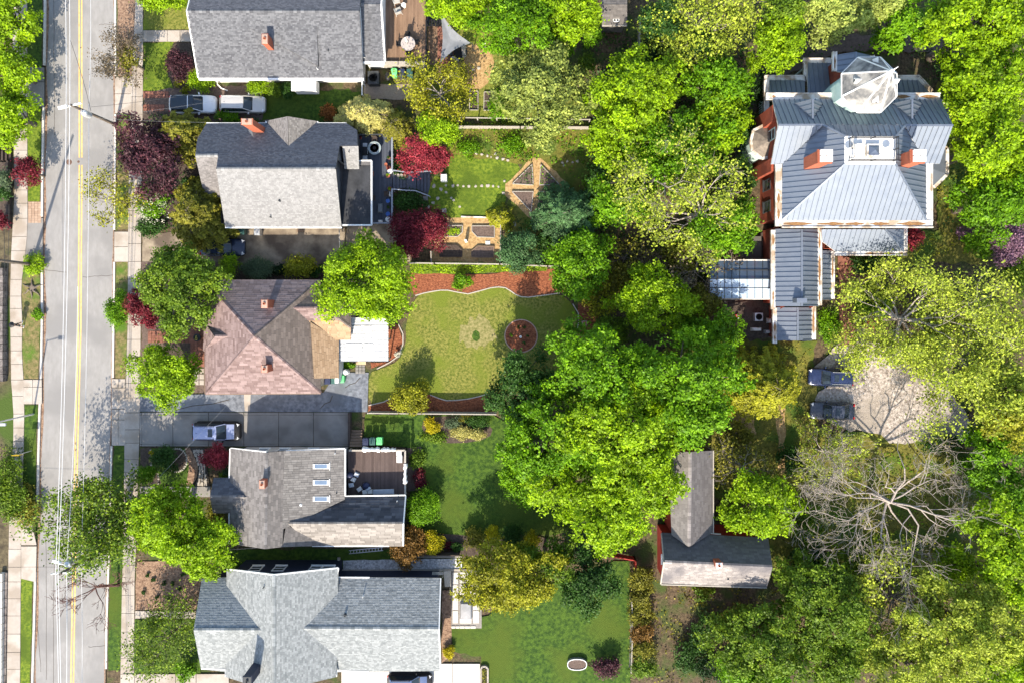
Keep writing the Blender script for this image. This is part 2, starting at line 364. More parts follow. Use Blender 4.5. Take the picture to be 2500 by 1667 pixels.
# leaf litter in the gutters
for tab, s_, lb in ((RL, 1, 'brown leaf litter gathered in the left gutter'), (RR, -1, 'thin brown litter along the right gutter')):
    ys = list(range(-40, 1700, 12))
    sheet('gutter_litter', [(at_y(tab, y)+s_*.3, y) for y in ys]+[(at_y(tab, y)+s_*(1.2+abs(math.sin(y*.013+s_))*(4.2 if s_ > 0 else 1.6)+rg.uniform(0, 1.6)), y) for y in ys[::-1]], G['mulch_d'], lb, 'litter', z=-.112, kind='stuff')
# ---- yards on the right of the street, top to bottom
A = sheet
A('lawn', [(350,-40),(455,-40),(466,74),(350,74)], G['lawn_y'], 'front lawn above the concrete path of the top house', 'lawn', ragged=2)
A('lawn', [(350,104),(425,104),(408,140),(412,185),(425,226),(350,222)], G['lawn_g'], 'front lawn below the concrete path of the top house', 'lawn', ragged=2)
panels('front_path', 'concrete front path of the top house', grid(350,75,500,103,(386,409,440),()), G['conc'], z=.05)
A('planting_bed', [(425,104),(500,104),(500,232),(430,230),(408,180)], G['soil'], 'dark planting bed with red bush by the top house', 'bed', ragged=3)
A('parking_dirt', [(350,222),(660,205),(690,235),(660,300),(350,300)], G['soil_bed'], 'bare dirt parking strip under the white and silver cars', 'dirt', ragged=4)
panels('brick_path', 'narrow red brick wheel track left of the white car', grid(350,224,412,240,tuple(range(360,410,9)),(232,)), G['brickpave'], z=.04, cat='path', pname='brick', gap=.02)
panels('brick_path', 'lower red brick wheel track left of the white car', grid(350,256,402,272,tuple(range(360,400,9)),(264,)), G['brickpave'], z=.04, cat='path', pname='brick', gap=.02)
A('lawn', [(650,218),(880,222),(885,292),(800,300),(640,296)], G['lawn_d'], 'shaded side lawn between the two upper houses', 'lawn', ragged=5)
A('gravel_pad', [(888,206),(1022,206),(1014,243),(890,244)], mat('tan_gravel', (.22,.17,.13), (.36,.29,.23), 6, .95, bump=.7), 'tan gravel pad below the bins of the top house', 'gravel', ragged=1.5)
A('lawn', [(1042,60),(1240,20),(1380,150),(1420,280),(1300,300),(1110,290),(1000,262),(1020,165)], G['lawn_y'], 'worn sunny back lawn of the top house', 'lawn', ragged=6)
A('dirt_patch', [(1085,130),(1180,105),(1215,150),(1190,215),(1120,230),(1060,190)], G['straw'], 'tan bare dirt patch on the top house lawn', 'dirt', ragged=9, smo=1)
A('patio', [(1044,62),(1085,62),(1085,160),(1044,160)], mat('brown_patio', (.15,.09,.06), (.3,.2,.13), 2.5, .95, contrast=1.4), 'brown earth patio under the grey sail', 'patio', ragged=1.5)
panels('brick_terrace', 'red brick terrace strip beneath the grey sail', grid(1068,66,1108,158,(1078,1088,1098),tuple(range(78,158,12))), G['brickpave'], z=.06, cat='terrace', pname='brick', gap=.02)
A('lawn', [(1085,380),(1160,373),(1210,384),(1275,398),(1250,450),(1225,515),(1195,530),(1062,535),(1040,490),(1055,430),(1088,436)], G['lawn_g'], 'bright green lawn beside the grey deck stairs', 'lawn', ragged=2, smo=1)
A('garden_soil', [(1110,300),(1450,300),(1480,420),(1400,560),(1240,660),(1225,530),(1275,400),(1085,376)], G['olive'], 'planted garden slope around the diamond vegetable beds', 'garden', ragged=4)
DIA = [(1300,386),(1322,386),(1392,456),(1392,478),(1325,541),(1302,541),(1234,478),(1234,450)]
A('straw_path', DIA, G['straw'], 'diamond shaped straw path around four triangular beds', 'path', ragged=2)
A('straw_path', [(1063,531),(1224,533),(1222,645),(1053,645)], G['straw'], 'rectangular straw path around four vegetable beds', 'path', ragged=1.5)
A('planting_bed', [(330,275),(480,275),(520,400),(560,560),(350,560)], G['soil'], 'dark planting bed around the purple plum tree', 'bed', ragged=4)
A('driveway', [(348,575),(430,566),(560,556),(842,556),(842,652),(560,652),(540,640),(348,640)], G['conc_b'], 'stained brown concrete driveway below the second house', 'driveway', ragged=1)
A('dirt_patch', [(845,556),(1000,545),(1000,640),(845,640)], G['conc_b'], 'brown dirt yard right of the stained driveway', 'dirt', ragged=3)
A('planting_bed', [(348,652),(860,655),(860,690),(348,690)], G['soil'], 'dark hedge bed between second and third houses', 'bed', ragged=3)
LAWN3 = [(1014,722),(1055,712),(1093,709),(1143,718),(1199,703),(1234,703),(1258,719),(1290,726),(1366,716),(1398,742),(1412,780),(1406,835),(1372,900),(1280,960),(1193,960),(1143,973),(1090,977),(1055,963),(976,963),(938,980),(900,989),(900,909),(930,900),(975,880),(992,840),(990,790)]
A('lawn', LAWN3, G['lawn_y'], 'large sunny curved lawn behind the reddish roofed house', 'lawn', smo=1)
A('dry_patch', circle(1168,812,44,40), mat('dry_grass', (.11,.12,.03), (.29,.25,.11), 4, .95, contrast=1.4), 'dry beige ring in the middle of the curved lawn', 'grass', ragged=9)
A('green_patch', circle(1163,820,10,13), G['lawn_d'], 'small bright green tuft inside the dry ring', 'grass', ragged=2)
A('mulch_bed', [(988,666),(1114,668),(1187,671),(1246,662),(1337,659),(1500,640),(1510,690),(1366,716),(1290,726),(1258,719),(1234,703),(1199,703),(1143,718),(1093,709),(1055,712),(1014,722),(991,700)], G['mulch'], 'red mulch bed curving along the top of the lawn', 'bed', ragged=1.5)
A('mulch_bed', [(900,989),(938,980),(976,963),(1055,963),(1090,977),(1143,973),(1193,960),(1230,985),(1200,1008),(900,1007)], G['mulch'], 'red mulch bed along the fence below the lawn', 'bed', ragged=1)
A('mulch_bed', [(948,788),(970,792),(982,830),(972,868),(940,890),(905,900),(905,885),(948,882)], G['mulch'], 'red mulch bed around the corrugated porch roof', 'bed', ragged=2)
A('mulch_bed', [(1412,740),(1450,750),(1480,820),(1430,850),(1405,840),(1412,790)], G['mulch'], 'mulch pocket with birdbath right of the lawn', 'bed', ragged=2)
A('mulch_bed', circle(1272,820,38.5), G['mulch'], 'round red mulch bed on the curved lawn', 'bed')
A('groundcover', [(1000,640),(1337,642),(1337,660),(1246,664),(1114,669),(1000,667)], G['lawn_g'], 'green strip along the fence above the red mulch', 'grass', ragged=2)
A('driveway', [(342,960),(500,962),(790,958),(805,935),(838,922),(840,909),(900,909),(897,1005),(342,1004)], G['blacktop'], 'blue grey asphalt driveway below the reddish roof', 'driveway')
A('driveway_patch', [(596,962),(613,962),(610,1003),(598,1003)], G['conc'], 'pale concrete strip patched across the asphalt driveway', 'driveway', ragged=.8)
A('driveway_patch', [(440,962),(535,962),(540,1003),(436,1003)], mat('newer_blacktop', (.15,.165,.19), (.22,.24,.27), 2.2, .9), 'smoother lighter patch in the asphalt driveway', 'driveway', ragged=.8)
for pts in (((880,921),(868,934),(855,938),(843,946)),((812,965),(806,980),(793,985),(783,996)),((430,1000),(470,990),(520,985),(560,975))):
    b = MB(); q = [P(x, y) for x, y in rag(list(pts)+list(pts[::-1][1:-1]), .8)[:8]]
    b.tube([P(x, y)+Vector((0,0,ZL[0])) for x, y in pts], .035, 4); tag(b.build('driveway_crack', G['joint']), 'dark crack across the asphalt driveway', None, 'cracks in the asphalt driveway', 'structure')
panels('driveway', 'grey concrete slab driveway under the lavender SUV', grid(342,1006,851,1088,(347,423,510,596,681,766),(1012,1083)), G['conc_d'], z=.03)
A('planting_bed', [(345,640),(540,640),(540,800),(500,960),(345,955)], G['soil_bed'], 'front garden bed of the reddish roofed house', 'bed', ragged=3)
for x0, y0, x1, y1 in ((362,808,468,837),(466,791,500,895)):
    panels('brick_path', 'red brick front walk of the reddish roofed house' if x0 < 400 else 'red brick landing along the porch of the reddish roofed house', grid(x0,y0,x1,y1,tuple(range(x0+9,x1-4,9)),tuple(range(y0+6,y1-3,6))), G['brickpave'], z=.04, cat='path', pname='brick', gap=.015)
A('soil_square', [(408,838),(465,838),(465,896),(408,896)], G['soil'], 'dark square bed below the brick front walk', 'bed')
panels('paver_path', 'square pale pavers by the driveway corner', grid(474,898,500,940,(487,),(912,926)), G['conc'], z=.04, cat='path', pname='paver', gap=.06)
panels('paver_path', 'grey paver path behind the corrugated porch', grid(868,884,892,912,(876,884),(890,896,904)), G['conc_d'], z=.04, cat='path', pname='paver')
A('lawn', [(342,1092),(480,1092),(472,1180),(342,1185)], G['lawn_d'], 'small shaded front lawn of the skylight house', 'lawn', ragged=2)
A('planting_bed', [(342,1092),(368,1092),(372,1130),(395,1178),(342,1184)], G['soil'], 'dark bed with clipped round bush by the sidewalk', 'bed', ragged=2)
A('planting_bed', circle(432,1122,24,27), G['soil'], 'round dark bed edged with pale stones', 'bed')
A('planting_bed', [(452,1092),(466,1092),(484,1135),(482,1165),(468,1184),(455,1184),(462,1140)], G['mulch_d'], 'curved brown mulch strip in the small front garden', 'bed')
A('flagstone_path', [(466,1092),(500,1092),(505,1135),(513,1184),(476,1184),(485,1160),(485,1135)], G['joint'], 'mortar bed of the curved flagstone path', 'path')
panels('front_path', 'shaded concrete front path of the skylight house', grid(342,1186,515,1212,(385,430,475),()), G['conc_d'], z=.04)
A('mulch_bed', [(335,1370),(500,1360),(495,1400),(478,1490),(332,1488)], G['mulch_d'], 'brown mulch front bed with small dark shrubs', 'bed', ragged=2)
panels('front_path', 'concrete front path above the lower left lawn', grid(331,1489,480,1508,(355,376,420,452),()), G['conc'], z=.045)
A('lawn', [(330,1510),(478,1510),(492,1640),(328,1640)], G['lawn_d'], 'front lawn under the loose green tree at lower left', 'lawn', ragged=2)
panels('front_path', 'pale concrete path along the bottom edge', grid(300,1643,560,1667,(330,380,430,480),()), G['conc'], z=.045)
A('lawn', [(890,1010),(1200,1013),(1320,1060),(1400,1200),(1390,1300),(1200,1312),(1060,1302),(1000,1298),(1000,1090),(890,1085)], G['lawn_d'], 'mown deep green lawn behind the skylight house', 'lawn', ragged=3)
A('planting_bed', [(1025,1030),(1060,1015),(1150,1015),(1205,1040),(1195,1070),(1120,1083),(1045,1075)], G['soil'], 'flower bed island with yellow and cream shrubs', 'bed', smo=1)
A('planting_bed', [(990,1095),(1030,1090),(1035,1190),(995,1200)], G['soil_bed'], 'dark bed right of the white draped deck', 'bed', ragged=2)
A('planting_bed', [(985,1305),(1080,1300),(1200,1312),(1290,1300),(1360,1320),(1480,1330),(1480,1362),(985,1352)], G['soil'], 'long dark bed of clipped shrubs along the lower fence', 'bed', smo=1)
A('side_yard', [(560,1340),(1000,1340),(1000,1380),(560,1392)], G['lawn_d'], 'shaded strip of grass between the two lowest houses', 'lawn', ragged=3)
A('gravel_strip', [(838,1366),(1128,1362),(1128,1388),(838,1390)], G['gravel_w'], 'white gravel strip behind the wooden kerb', 'gravel', ragged=1)
A('lawn', [(1100,1535),(1190,1500),(1300,1440),(1500,1370),(1538,1370),(1540,1700),(1180,1700),(1172,1600),(1105,1590)], G['lawn_d'], 'wide green back lawn at the bottom', 'lawn', ragged=3)
A('mulch_bed', [(1080,1440),(1102,1440),(1102,1600),(1078,1616)], G['mulch_d'], 'narrow planted bed beside the lowest house', 'bed', ragged=1.5)
panels('driveway', 'new pale concrete driveway under the black SUV', grid(834,1618,1172,1700,(894,1105),()), G['conc_new'], z=.03)
A('patio_gravel', [(1102,1388),(1176,1388),(1176,1532),(1102,1532)], mat('grey_gravel', (.16,.145,.13), (.3,.28,.26), 7, .95), 'grey gravel joints of the paver patio', 'gravel')
panels('patio', 'large pale pavers beside the lowest house', [c for x0, x1, ys in ((1105,1119,(1394,1425,1457,1488,1520)),(1122,1152,(1394,1425,1457,1488,1520)),(1155,1170,(1440,1488,1520))) for c in grid(x0, ys[0], x1, ys[-1], (), ys[1:-1])], G['conc_new'], z=.06, cat='patio', pname='paver', gap=.05)
panels('patio_step', 'row of thin pale stones edging the paver patio', grid(1102,1526,1162,1532,(1112,1122,1135,1148),()), G['conc_new'], z=.07, cat='step', pname='stone')
# estate on the right
A('rough_grass', [(1560,860),(1760,830),(1990,830),(1990,1060),(2060,1200),(1980,1420),(1890,1420),(1760,1300),(1740,1090),(1600,1100)], G['olive'], 'rough olive grass between barn and gravel lot', 'grass', ragged=8)
A('rough_grass', [(2290,200),(2420,260),(2420,640),(2180,640),(2220,570),(2290,560)], G['olive'], 'rough yellow green grass right of the mansion', 'grass', ragged=8)
A('rough_grass', [(2000,1050),(2350,1060),(2480,1200),(2400,1420),(2060,1420),(1960,1230)], G['olive'], 'shaded grass beneath the bare tree', 'grass', ragged=8)
A('dirt_path', [(1895,960),(1915,960),(1918,1150),(1900,1160)], G['straw'], 'pale dirt track left of the parked dark cars', 'path', ragged=4)
A('dirt_patch', [(1780,1010),(1850,1000),(1840,1080),(1790,1085)], G['straw'], 'sunlit tan dirt patch above the barn', 'dirt', ragged=7, smo=1)
A('gravel_lot', [(2030,850),(2100,830),(2220,850),(2330,960),(2400,1080),(2370,1090),(2290,1070),(2180,1085),(2140,1050),(2050,1050),(1985,1000),(1985,960),(2030,935),(1980,925),(1985,895)], G['gravel'], 'pale gravel parking lot under the two dark cars', 'gravel', ragged=6, smo=1)
A('garden_drive', [(1860,140),(1930,105),(2040,85),(2300,90),(2300,130),(2060,125),(1950,170),(1890,200),(1830,300),(1820,440),(1790,440),(1795,300)], mat('worn_drive', (.075,.058,.05), (.14,.11,.095), 4, .95), 'dark worn drive curving above the mansion', 'path', ragged=3)
wk = [c for x0,y0,x1,y1 in ((2048,650,2086,820),(2044,820,2090,844)) for c in grid(x0,y0,x1,y1,tuple(range(x0+8,x1-3,8)),tuple(range(y0+12,y1-5,12)))]
panels('brick_walk', 'red brick walk leading up to the mansion from the gravel', wk, G['brickpave'], z=.05, cat='path', pname='brick', gap=.012)
A('brick_landing', [(2044,625),(2075,630),(2130,690),(2100,715),(2086,690),(2044,670)], G['brickpave'], 'brick landing at the foot of the mansion wing', 'path', ragged=1)
A('side_court', [(1720,620),(1890,560),(1890,820),(1830,830),(1770,760)], G['soil'], 'dark service court beside the greenhouse', 'court', ragged=4)
# ------------------------------------------------------------------ foliage
def pal(name, mid, lo=.5, hi=1.75, warm=.0, trans=.3):
    c0 = tuple(x*lo for x in mid); c2 = (mid[0]*hi*(1+warm), mid[1]*hi, mid[2]*hi)
    return leafmat(name, c0, mid, c2, trans)
PAL = dict(
 lime=pal('lime', (.205,.355,.008), .36, 1.75, .15), green=pal('green', (.108,.26,.006), .36, 1.8, .25),
 mid=pal('mid', (.105,.195,.013), .38, 1.8, .3), dark=pal('dark', (.034,.095,.014), .5, 1.9, .15), deep=pal('deep', (.016,.045,.010), .5, 1.8),
 blue=pal('blue', (.065,.145,.05), .5, 1.8), grey=pal('grey', (.10,.15,.075), .55, 1.7), olive=pal('olive', (.175,.175,.02), .36, 1.9, .05),
 yolive=pal('yolive', (.25,.26,.016), .35, 1.8, .02), yellow=pal('yellow', (.46,.40,.012), .5, 1.5), cream=pal('cream', (.45,.42,.13), .5, 1.6),
 pale=pal('pale', (.33,.40,.085), .5, 1.6), palel=pal('palel', (.31,.385,.04), .4, 1.6, .02), magn=pal('magn', (.20,.26,.055), .35, 2.3, .15), plum=pal('plum', (.065,.025,.033), .35, 2.6, .15),
 red=pal('red', (.16,.018,.028), .4, 2.0), rose=pal('rose', (.30,.035,.05), .4, 1.8), crim=pal('crim', (.12,.014,.022), .4, 2.2), orange=pal('orange', (.32,.12,.03), .5, 1.6), rust=pal('rust', (.22,.12,.03), .45, 1.8),
 lilac=pal('lilac', (.22,.12,.17), .4, 2.0), brown=pal('brown', (.13,.10,.06), .5, 1.8), blossom=pal('blossom', (.6,.6,.5), .6, 1.4),
)
def norm(a): return a/np.maximum(np.linalg.norm(a, axis=-1, keepdims=True), 1e-9)
def leaves(pos, nrm, size, tint, rng, asp=.62):
    """kite shaped leaf faces at pos, facing nrm"""
    n = len(pos); r = norm(rng.normal(size=(n, 3))); a = norm(np.cross(nrm, r)); b = np.cross(nrm, a)
    l = (size*rng.uniform(.65, 1.35, n))[:, None]; wd = l*asp
    v = np.empty((n, 4, 3)); v[:, 0] = pos-a*l*.5; v[:, 1] = pos+b*wd*.5+a*l*.08+nrm*l*.06; v[:, 2] = pos+a*l*.5; v[:, 3] = pos-b*wd*.5+a*l*.08+nrm*l*.06
    return v.reshape(-1, 3), np.arange(n*4).reshape(-1, 4), np.clip(tint, 0, 1)
def crown(c, r, n, leaf, rng, lump=.34, clump=.3, flat=.62, hollow=.3, up=.55, cut=-.3, cmul=.8, spray=11):
    """leaf sprays over soft lobes of an uneven crown plus an inner fill; c centre, r radii. returns leaf arrays and lobe centres"""
    r = np.array(r); rm = (r[0]+r[1])/2
    nl = max(7, int(cmul*2.6/clump**2)); d = norm(rng.normal(size=(nl*4, 3))); d = d[d[:, 2] > cut][:nl]; nl = len(d)
    ph = rng.uniform(0, 6.28, 4); k = rng.integers(2, 5, 2); az = np.arctan2(d[:, 1], d[:, 0])
    bump = 1+lump*(.6*np.sin(k[0]*az+ph[0])*np.cos(2*d[:, 2]+ph[1])+.5*rng.uniform(-1, 1, nl))
    cc = d*(np.power(rng.uniform(hollow, 1, nl), .5)*bump)[:, None]*r*(1-clump*.6)
    lr = clump*rng.uniform(.65, 1.25, nl); ct = rng.uniform(.2, .8, nl)
    ns = max(10, n//spray); li = rng.choice(nl, ns, p=lr**2/np.sum(lr**2))
    e = norm(rng.normal(size=(ns, 3))); e[:, 2] = np.where(rng.random(ns) < .7, np.abs(e[:, 2]), e[:, 2])
    sc = cc[li]+e*(lr[li]*np.power(rng.uniform(.35, 1.15, ns), .6))[:, None]*r*np.array([1, 1, flat])
    fill = rng.random(ns) < .12; g_ = norm(rng.normal(size=(ns, 3))); g_[:, 2] = np.abs(g_[:, 2]); sc = np.where(fill[:, None], g_*np.power(rng.random((ns, 1)), .4)*r*.86, sc)
    st = np.clip(ct[li]*.35+rng.random(ns)*.65+.14*np.sin(sc[:, 0]*1.3+ph[2])*np.cos(sc[:, 1]*1.1+ph[3]), 0, 1)
    sn = norm(e*.5+norm(sc)*.3+np.array([0, 0, up])+rng.normal(size=(ns, 3))*.35)
    idx = np.repeat(np.arange(ns), spray); m = len(idx); off = rng.normal(size=(m, 3))*np.array([1, 1, .6])
    pos = sc[idx]+off*min(.17, rm*.13)
    nr = norm(sn[idx]+rng.normal(size=(m, 3))*.5)
    v, q, t = leaves(pos+np.array(c), nr, leaf, st[idx]*.72+rng.random(m)*.28, rng)
    return v, q, t, cc+np.array(c)
def limb_tubes(mb, base, top, ends, r0, rng, n=6, sag=.15):
    """tapered trunk from base to top and limbs to end points"""
    base = Vector(base); top = Vector(top)
    pts = [base+(top-base)*u+Vector((rng.uniform(-.1, .1), rng.uniform(-.1, .1), 0))*u for u in (0, .12, .35, .6, .85, 1)]
    mb.tube(pts, [r0*1.35, r0*1.0, r0*.85, r0*.7, r0*.5, r0*.3], 8)
    for e in ends:
        e = Vector(e); u = rng.uniform(.3, .85); s = base+(top-base)*u
        mdl = s+(e-s)*.5+Vector((rng.uniform(-.3, .3), rng.uniform(-.3, .3), sag*(e-s).length))
        mb.tube([s, s+(mdl-s)*.55, mdl, e], [r0*.42, r0*.32, r0*.2, r0*.07], n, cap=False)
def tree(name, label, px, py, rx, ry, zt, zb, palette, dens=1.0, leaf=.3, group=None, cat=None, seed=None, bark='bark', trunk=True, FF=F, **kw):
    """crown seen at pixel px,py (2352-wide reading) with pixel radii; zt/zb top and bottom of the crown in metres"""
    seed = seed if seed is not None else int(px*31+py*17) % 100000
    rng = np.random.default_rng(seed)
    zb = zb*.5; zc = (zt+zb)/2; rz = max(.15, (zt-zb)/2)
    c = P(px*FF, py*FF, zc+rz*.35); k = (H-zc-rz*.35)/H/S*FF
    R = (rx*k*1.1, ry*k*1.1, rz); c.z = zc
    root = thing(name, label, cat or ('tree' if name.endswith('tree') else 'shrub'), (c.x, c.y, 0), 0, group)
    area = math.pi*R[0]*R[1]
    big = (R[0]+R[1])/2
    kw.pop('clump', 0); clump = min(.36, max(.15, .95/big)); leaf = leaf*.88
    n = int(area*dens*135*(.3/leaf)**2*(1+.35*min(2, rz/max(big, .3))))
    v, q, t, cc = crown((0, 0, zc), R, n, leaf, rng, clump=clump, **kw)
    me = quads_mesh('crown', v, q, t, PAL[palette])
    o = link('crown', me, root); o['kind'] = 'stuff'
    mb = MB(); r0 = max(.03, min(.42, .045*big+.018*zt))
    pick = cc[rng.choice(len(cc), size=min(len(cc), 10 if big < 1.5 else 26), replace=False)]
    limb_tubes(mb, (0, 0, -.1), (0, 0, zc+rz*.3), [tuple(p) for p in pick], r0, rng, 5)
    mb.build('trunk', M[bark], root, smooth=True, local=True)
    return root
def branch_rec(p, d, ln, r, lev, rng, out, tips, up=.12, curl=.45, spread=.75, kids=(2, 4), shrink=.68, minr=.012):
    seg = 3; q = Vector(p); dd = Vector(d).normalized(); pts = [q.copy()]; rad = [r]
    for i in range(seg):
        dd = (dd+Vector((rng.normal()*curl*.4, rng.normal()*curl*.4, rng.normal()*curl*.22+up*.25))).normalized()
        q = q+dd*ln/seg; pts.append(q.copy()); rad.append(max(minr*.7, r*(1-.5*(i+1)/seg)))
    out.append((pts, rad, lev))
    if lev <= 0: tips.append((q, dd)); return
    nk = int(rng.integers(kids[0], kids[1]+1))
    for j in range(nk):
        u = rng.uniform(.25, 1) if j else 1.0
        i0 = min(seg-1, int(u*seg)); s = pts[i0].lerp(pts[i0+1], u*seg-i0) if u < 1 else pts[-1]
        sd = Vector((rng.normal(), rng.normal(), rng.normal()*.6)); sd = (sd-dd*sd.dot(dd)).normalized()
        nd = (dd+sd*spread*rng.uniform(.5, 1.3)).normalized()
        branch_rec(s, nd, ln*shrink*rng.uniform(.75, 1.2), max(minr, rad[i0]*.62), lev-1, rng, out, tips, up, curl, spread, kids, shrink, minr)
def open_tree(name, label, px, py, rx, ry, zt, palette=None, nleaf=0, leaf=.28, main=9, lev=3, trunk_h=.45, bark='bark_pale', seed=1, r0=.28, cat='tree', tuft=.45, elev=(.05, .55), kids=(2, 4), reach=(.36, .66), base=None, group=None, minr=.014, curl=.45, spread=.75):
    """tree whose branches show: bare, budding or thinly leaved"""
    rng = np.random.default_rng(seed)
    zc = zt*.72; c = P(px*F, py*F, zc); k = (H-zc)/H/S*F; R = Vector((rx*k, ry*k, zt*.5))
    if base is None: base = (c.x, c.y)
    root = thing(name, label, cat, (base[0], base[1], 0), 0, group)
    mb = MB(); out = []; tips = []
    th = zt*trunk_h; fork = Vector((c.x-base[0], c.y-base[1], th))
    mb.tube([(0, 0, -.1), fork*.5+Vector((.05, .03, 0)), fork], [r0*1.4, r0, r0*.85], 9)
    for i in range(main):
        a = 2*math.pi*(i+rng.uniform(-.3, .3))/main; el = rng.uniform(*elev)
        d = Vector((math.cos(a)*R.x, math.sin(a)*R.y, 0)); ln = d.length*rng.uniform(*reach)
        d = d.normalized()*math.cos(el)+Vector((0, 0, math.sin(el)))
        branch_rec(fork+Vector((0, 0, rng.uniform(-.2, .1)*th)), d, ln, r0*rng.uniform(.3, .58), lev, rng, out, tips, .12, curl, spread, kids, minr=minr)
    for pts, rad, l in out: mb.tube(pts, rad, 6 if l >= 2 else 4 if l == 1 else 3, cap=False)
    mb.build('trunk', M[bark], root, smooth=True, local=True)
    if palette and tips:
        T = np.array([tuple(t[0]) for t in tips]); i = rng.integers(0, len(T), nleaf)
        allp = np.array([tuple(p) for pts, rad, l in out if l <= 1 for p in pts[1:]]); j = rng.integers(0, len(allp), nleaf)
        pos = np.where(rng.random((nleaf, 1)) < .6, T[i], allp[j])+rng.normal(size=(nleaf, 3))*tuft
        nr = norm(rng.normal(size=(nleaf, 3))*.6+np.array([0, 0, .8]))
        v, q, t = leaves(pos, nr, leaf, rng.random(nleaf), rng)
        o = link('crown', quads_mesh('crown', v, q, t, PAL[palette]), root); o['kind'] = 'stuff'
    return root
def conifer(name, label, px, py, rx, ry, zt, palette, dens=1.0, seed=1, leaf=.3, droop=.25, zb=.4):
    """feathery layered sprays radiating from a stem (cedar, yew, willow like)"""
    rng = np.random.default_rng(seed); zc = zt*.6
    c = P(px*F, py*F, zc); k = (H-zc)/H/S*F*1.2; R = (rx*k, ry*k)
    root = thing(name, label, 'tree', (c.x, c.y, 0)); mb = MB()
    mb.tube([(0, 0, -.1), (.05, 0, zt*.5), (0, .05, zt*.97)], [.2, .14, .03], 7)
    area = math.pi*R[0]*R[1]; ns = int(40+area*3.4); pos = []; nr = []; tt = []
    for i in range(ns):
        a = rng.uniform(0, 6.283); h = zb+(zt-zb)*rng.random()**.8; f = (1-((h-zb)/(zt-zb))**2*.75)*rng.uniform(.6, 1.1)
        e = np.array([math.cos(a)*R[0]*f, math.sin(a)*R[1]*f, 0]); s = np.array([0, 0, h]); m = max(8, int(dens*np.linalg.norm(e)*46*(.3/leaf)))
        u = rng.random(m)**.6; ln = np.linalg.norm(e); side = np.array([-e[1], e[0], 0])/max(ln, .01)
        w_ = rng.normal(size=m)*.15*ln*(1.15-u)+rng.normal(size=m)*.08
        p = s+e*u[:, None]+side*w_[:, None]; p[:, 2] += .3*ln*u-droop*ln*u**2*1.6-.25*np.abs(w_)+rng.normal(size=m)*.08
        pos.append(p); nr.append(norm(np.array([e[0]/max(ln, .01)*.35, e[1]/max(ln, .01)*.35, .9])+rng.normal(size=(m, 3))*.4)); tt.append(np.clip(rng.uniform(.1, .55)+u*.3+rng.normal(size=m)*.15, 0, 1))
        if i % 2 == 0: mb.tube([(0, 0, h), tuple(s+e*.5+np.array([0, 0, .08*ln])), tuple(s+e*.95+np.array([0, 0, (.3-droop*1.5)*ln]))], [.045, .03, .01], 4, cap=False)
    v, q, t = leaves(np.concatenate(pos), np.concatenate(nr), leaf, np.concatenate(tt), rng, asp=.45)
    o = link('crown', quads_mesh('crown', v, q, t, PAL[palette]), root); o['kind'] = 'stuff'
    mb.build('trunk', M['bark'], root, smooth=True, local=True)
    return root
def cover(name, label, poly, palette, dens=22, leaf=.22, h=.25, seed=1, FF=1.0, clumps=0.0):
    """low uncountable planting scattered over a pixel outline"""
    rng = np.random.default_rng(seed); pl = [(x*FF, y*FF) for x, y in poly]
    xs = [p[0] for p in pl]; ys = [p[1] for p in pl]
    area = (max(xs)-min(xs))*(max(ys)-min(ys))/S/S; n = int(area*dens)
    X = rng.uniform(min(xs), max(xs), n); Y = rng.uniform(min(ys), max(ys), n); ins = np.zeros(n, bool)
    for i in range(len(pl)):
        (x0, y0), (x1, y1) = pl[i], pl[(i+1) % len(pl)]
        cond = ((y0 > Y) != (y1 > Y)); ins ^= cond & (X < (x1-x0)*(Y-y0)/((y1-y0) if y1 != y0 else 1e-9)+x0)
    if clumps:
        f = np.sin(X*.11+seed)*np.cos(Y*.13+seed*2)+np.sin(X*.043-Y*.05+seed)*.8+rng.normal(size=n)*.35; ins &= f > clumps-.6
    X, Y = X[ins], Y[ins]; m = len(X)
    hh = h*(.3+.7*(.5+.5*np.sin(X*.17+seed)*np.cos(Y*.19)))*rng.random(m)
    pos = np.stack([(X-NX)/S, -(Y-NY)/S, hh+.03], 1); nr = norm(rng.normal(size=(m, 3))*.5+np.array([0, 0, .9]))
    tt = np.clip(.5+.3*np.sin(X*.09+seed)*np.cos(Y*.08)+rng.normal(size=m)*.2, 0, 1)
    v, q, t = leaves(pos, nr, leaf, tt, rng)
    o = link(name, quads_mesh(name, v, q, t, PAL[palette]))
    return tag(o, label, 'plants', None, 'stuff')
# ------------------------------------------------------------------ buildings: helpers
CAM = Vector((0, 0, H))
def plane_of(pts):
    n = (pts[1]-pts[0]).cross(pts[2]-pts[0]).normalized()
    if n.z < 0: n = -n
    return n, n.dot(pts[0])
def on_plane(px, py, pl):
    g_ = P(px, py, 0); d = g_-CAM; n, k = pl
    return CAM+d*((k-n.dot(CAM))/n.dot(d))
def face(spec, pl=None):
    """pixel outline with heights -> points; entries without z lie on the plane of the others"""
    if pl is None: pl = plane_of([P(*s) for s in spec if len(s) == 3][:3])
    return [P(*s) if len(s) == 3 else on_plane(s[0], s[1], pl) for s in spec], pl
def clip_poly(sub, clip):
    """convex clip in 2D"""
    for i in range(len(clip)):
        a, b = clip[i], clip[(i+1) % len(clip)]; out = []
        ex, ey = b[0]-a[0], b[1]-a[1]
        def ins(p): return ex*(p[1]-a[1])-ey*(p[0]-a[0])
        for j in range(len(sub)):
            p, q = sub[j], sub[(j+1) % len(sub)]; dp, dq = ins(p), ins(q)
            if dp >= 0: out.append(p)
            if dp*dq < 0: u = dp/(dp-dq); out.append((p[0]+(q[0]-p[0])*u, p[1]+(q[1]-p[1])*u))
        sub = out
        if len(sub) < 3: return []
    return sub
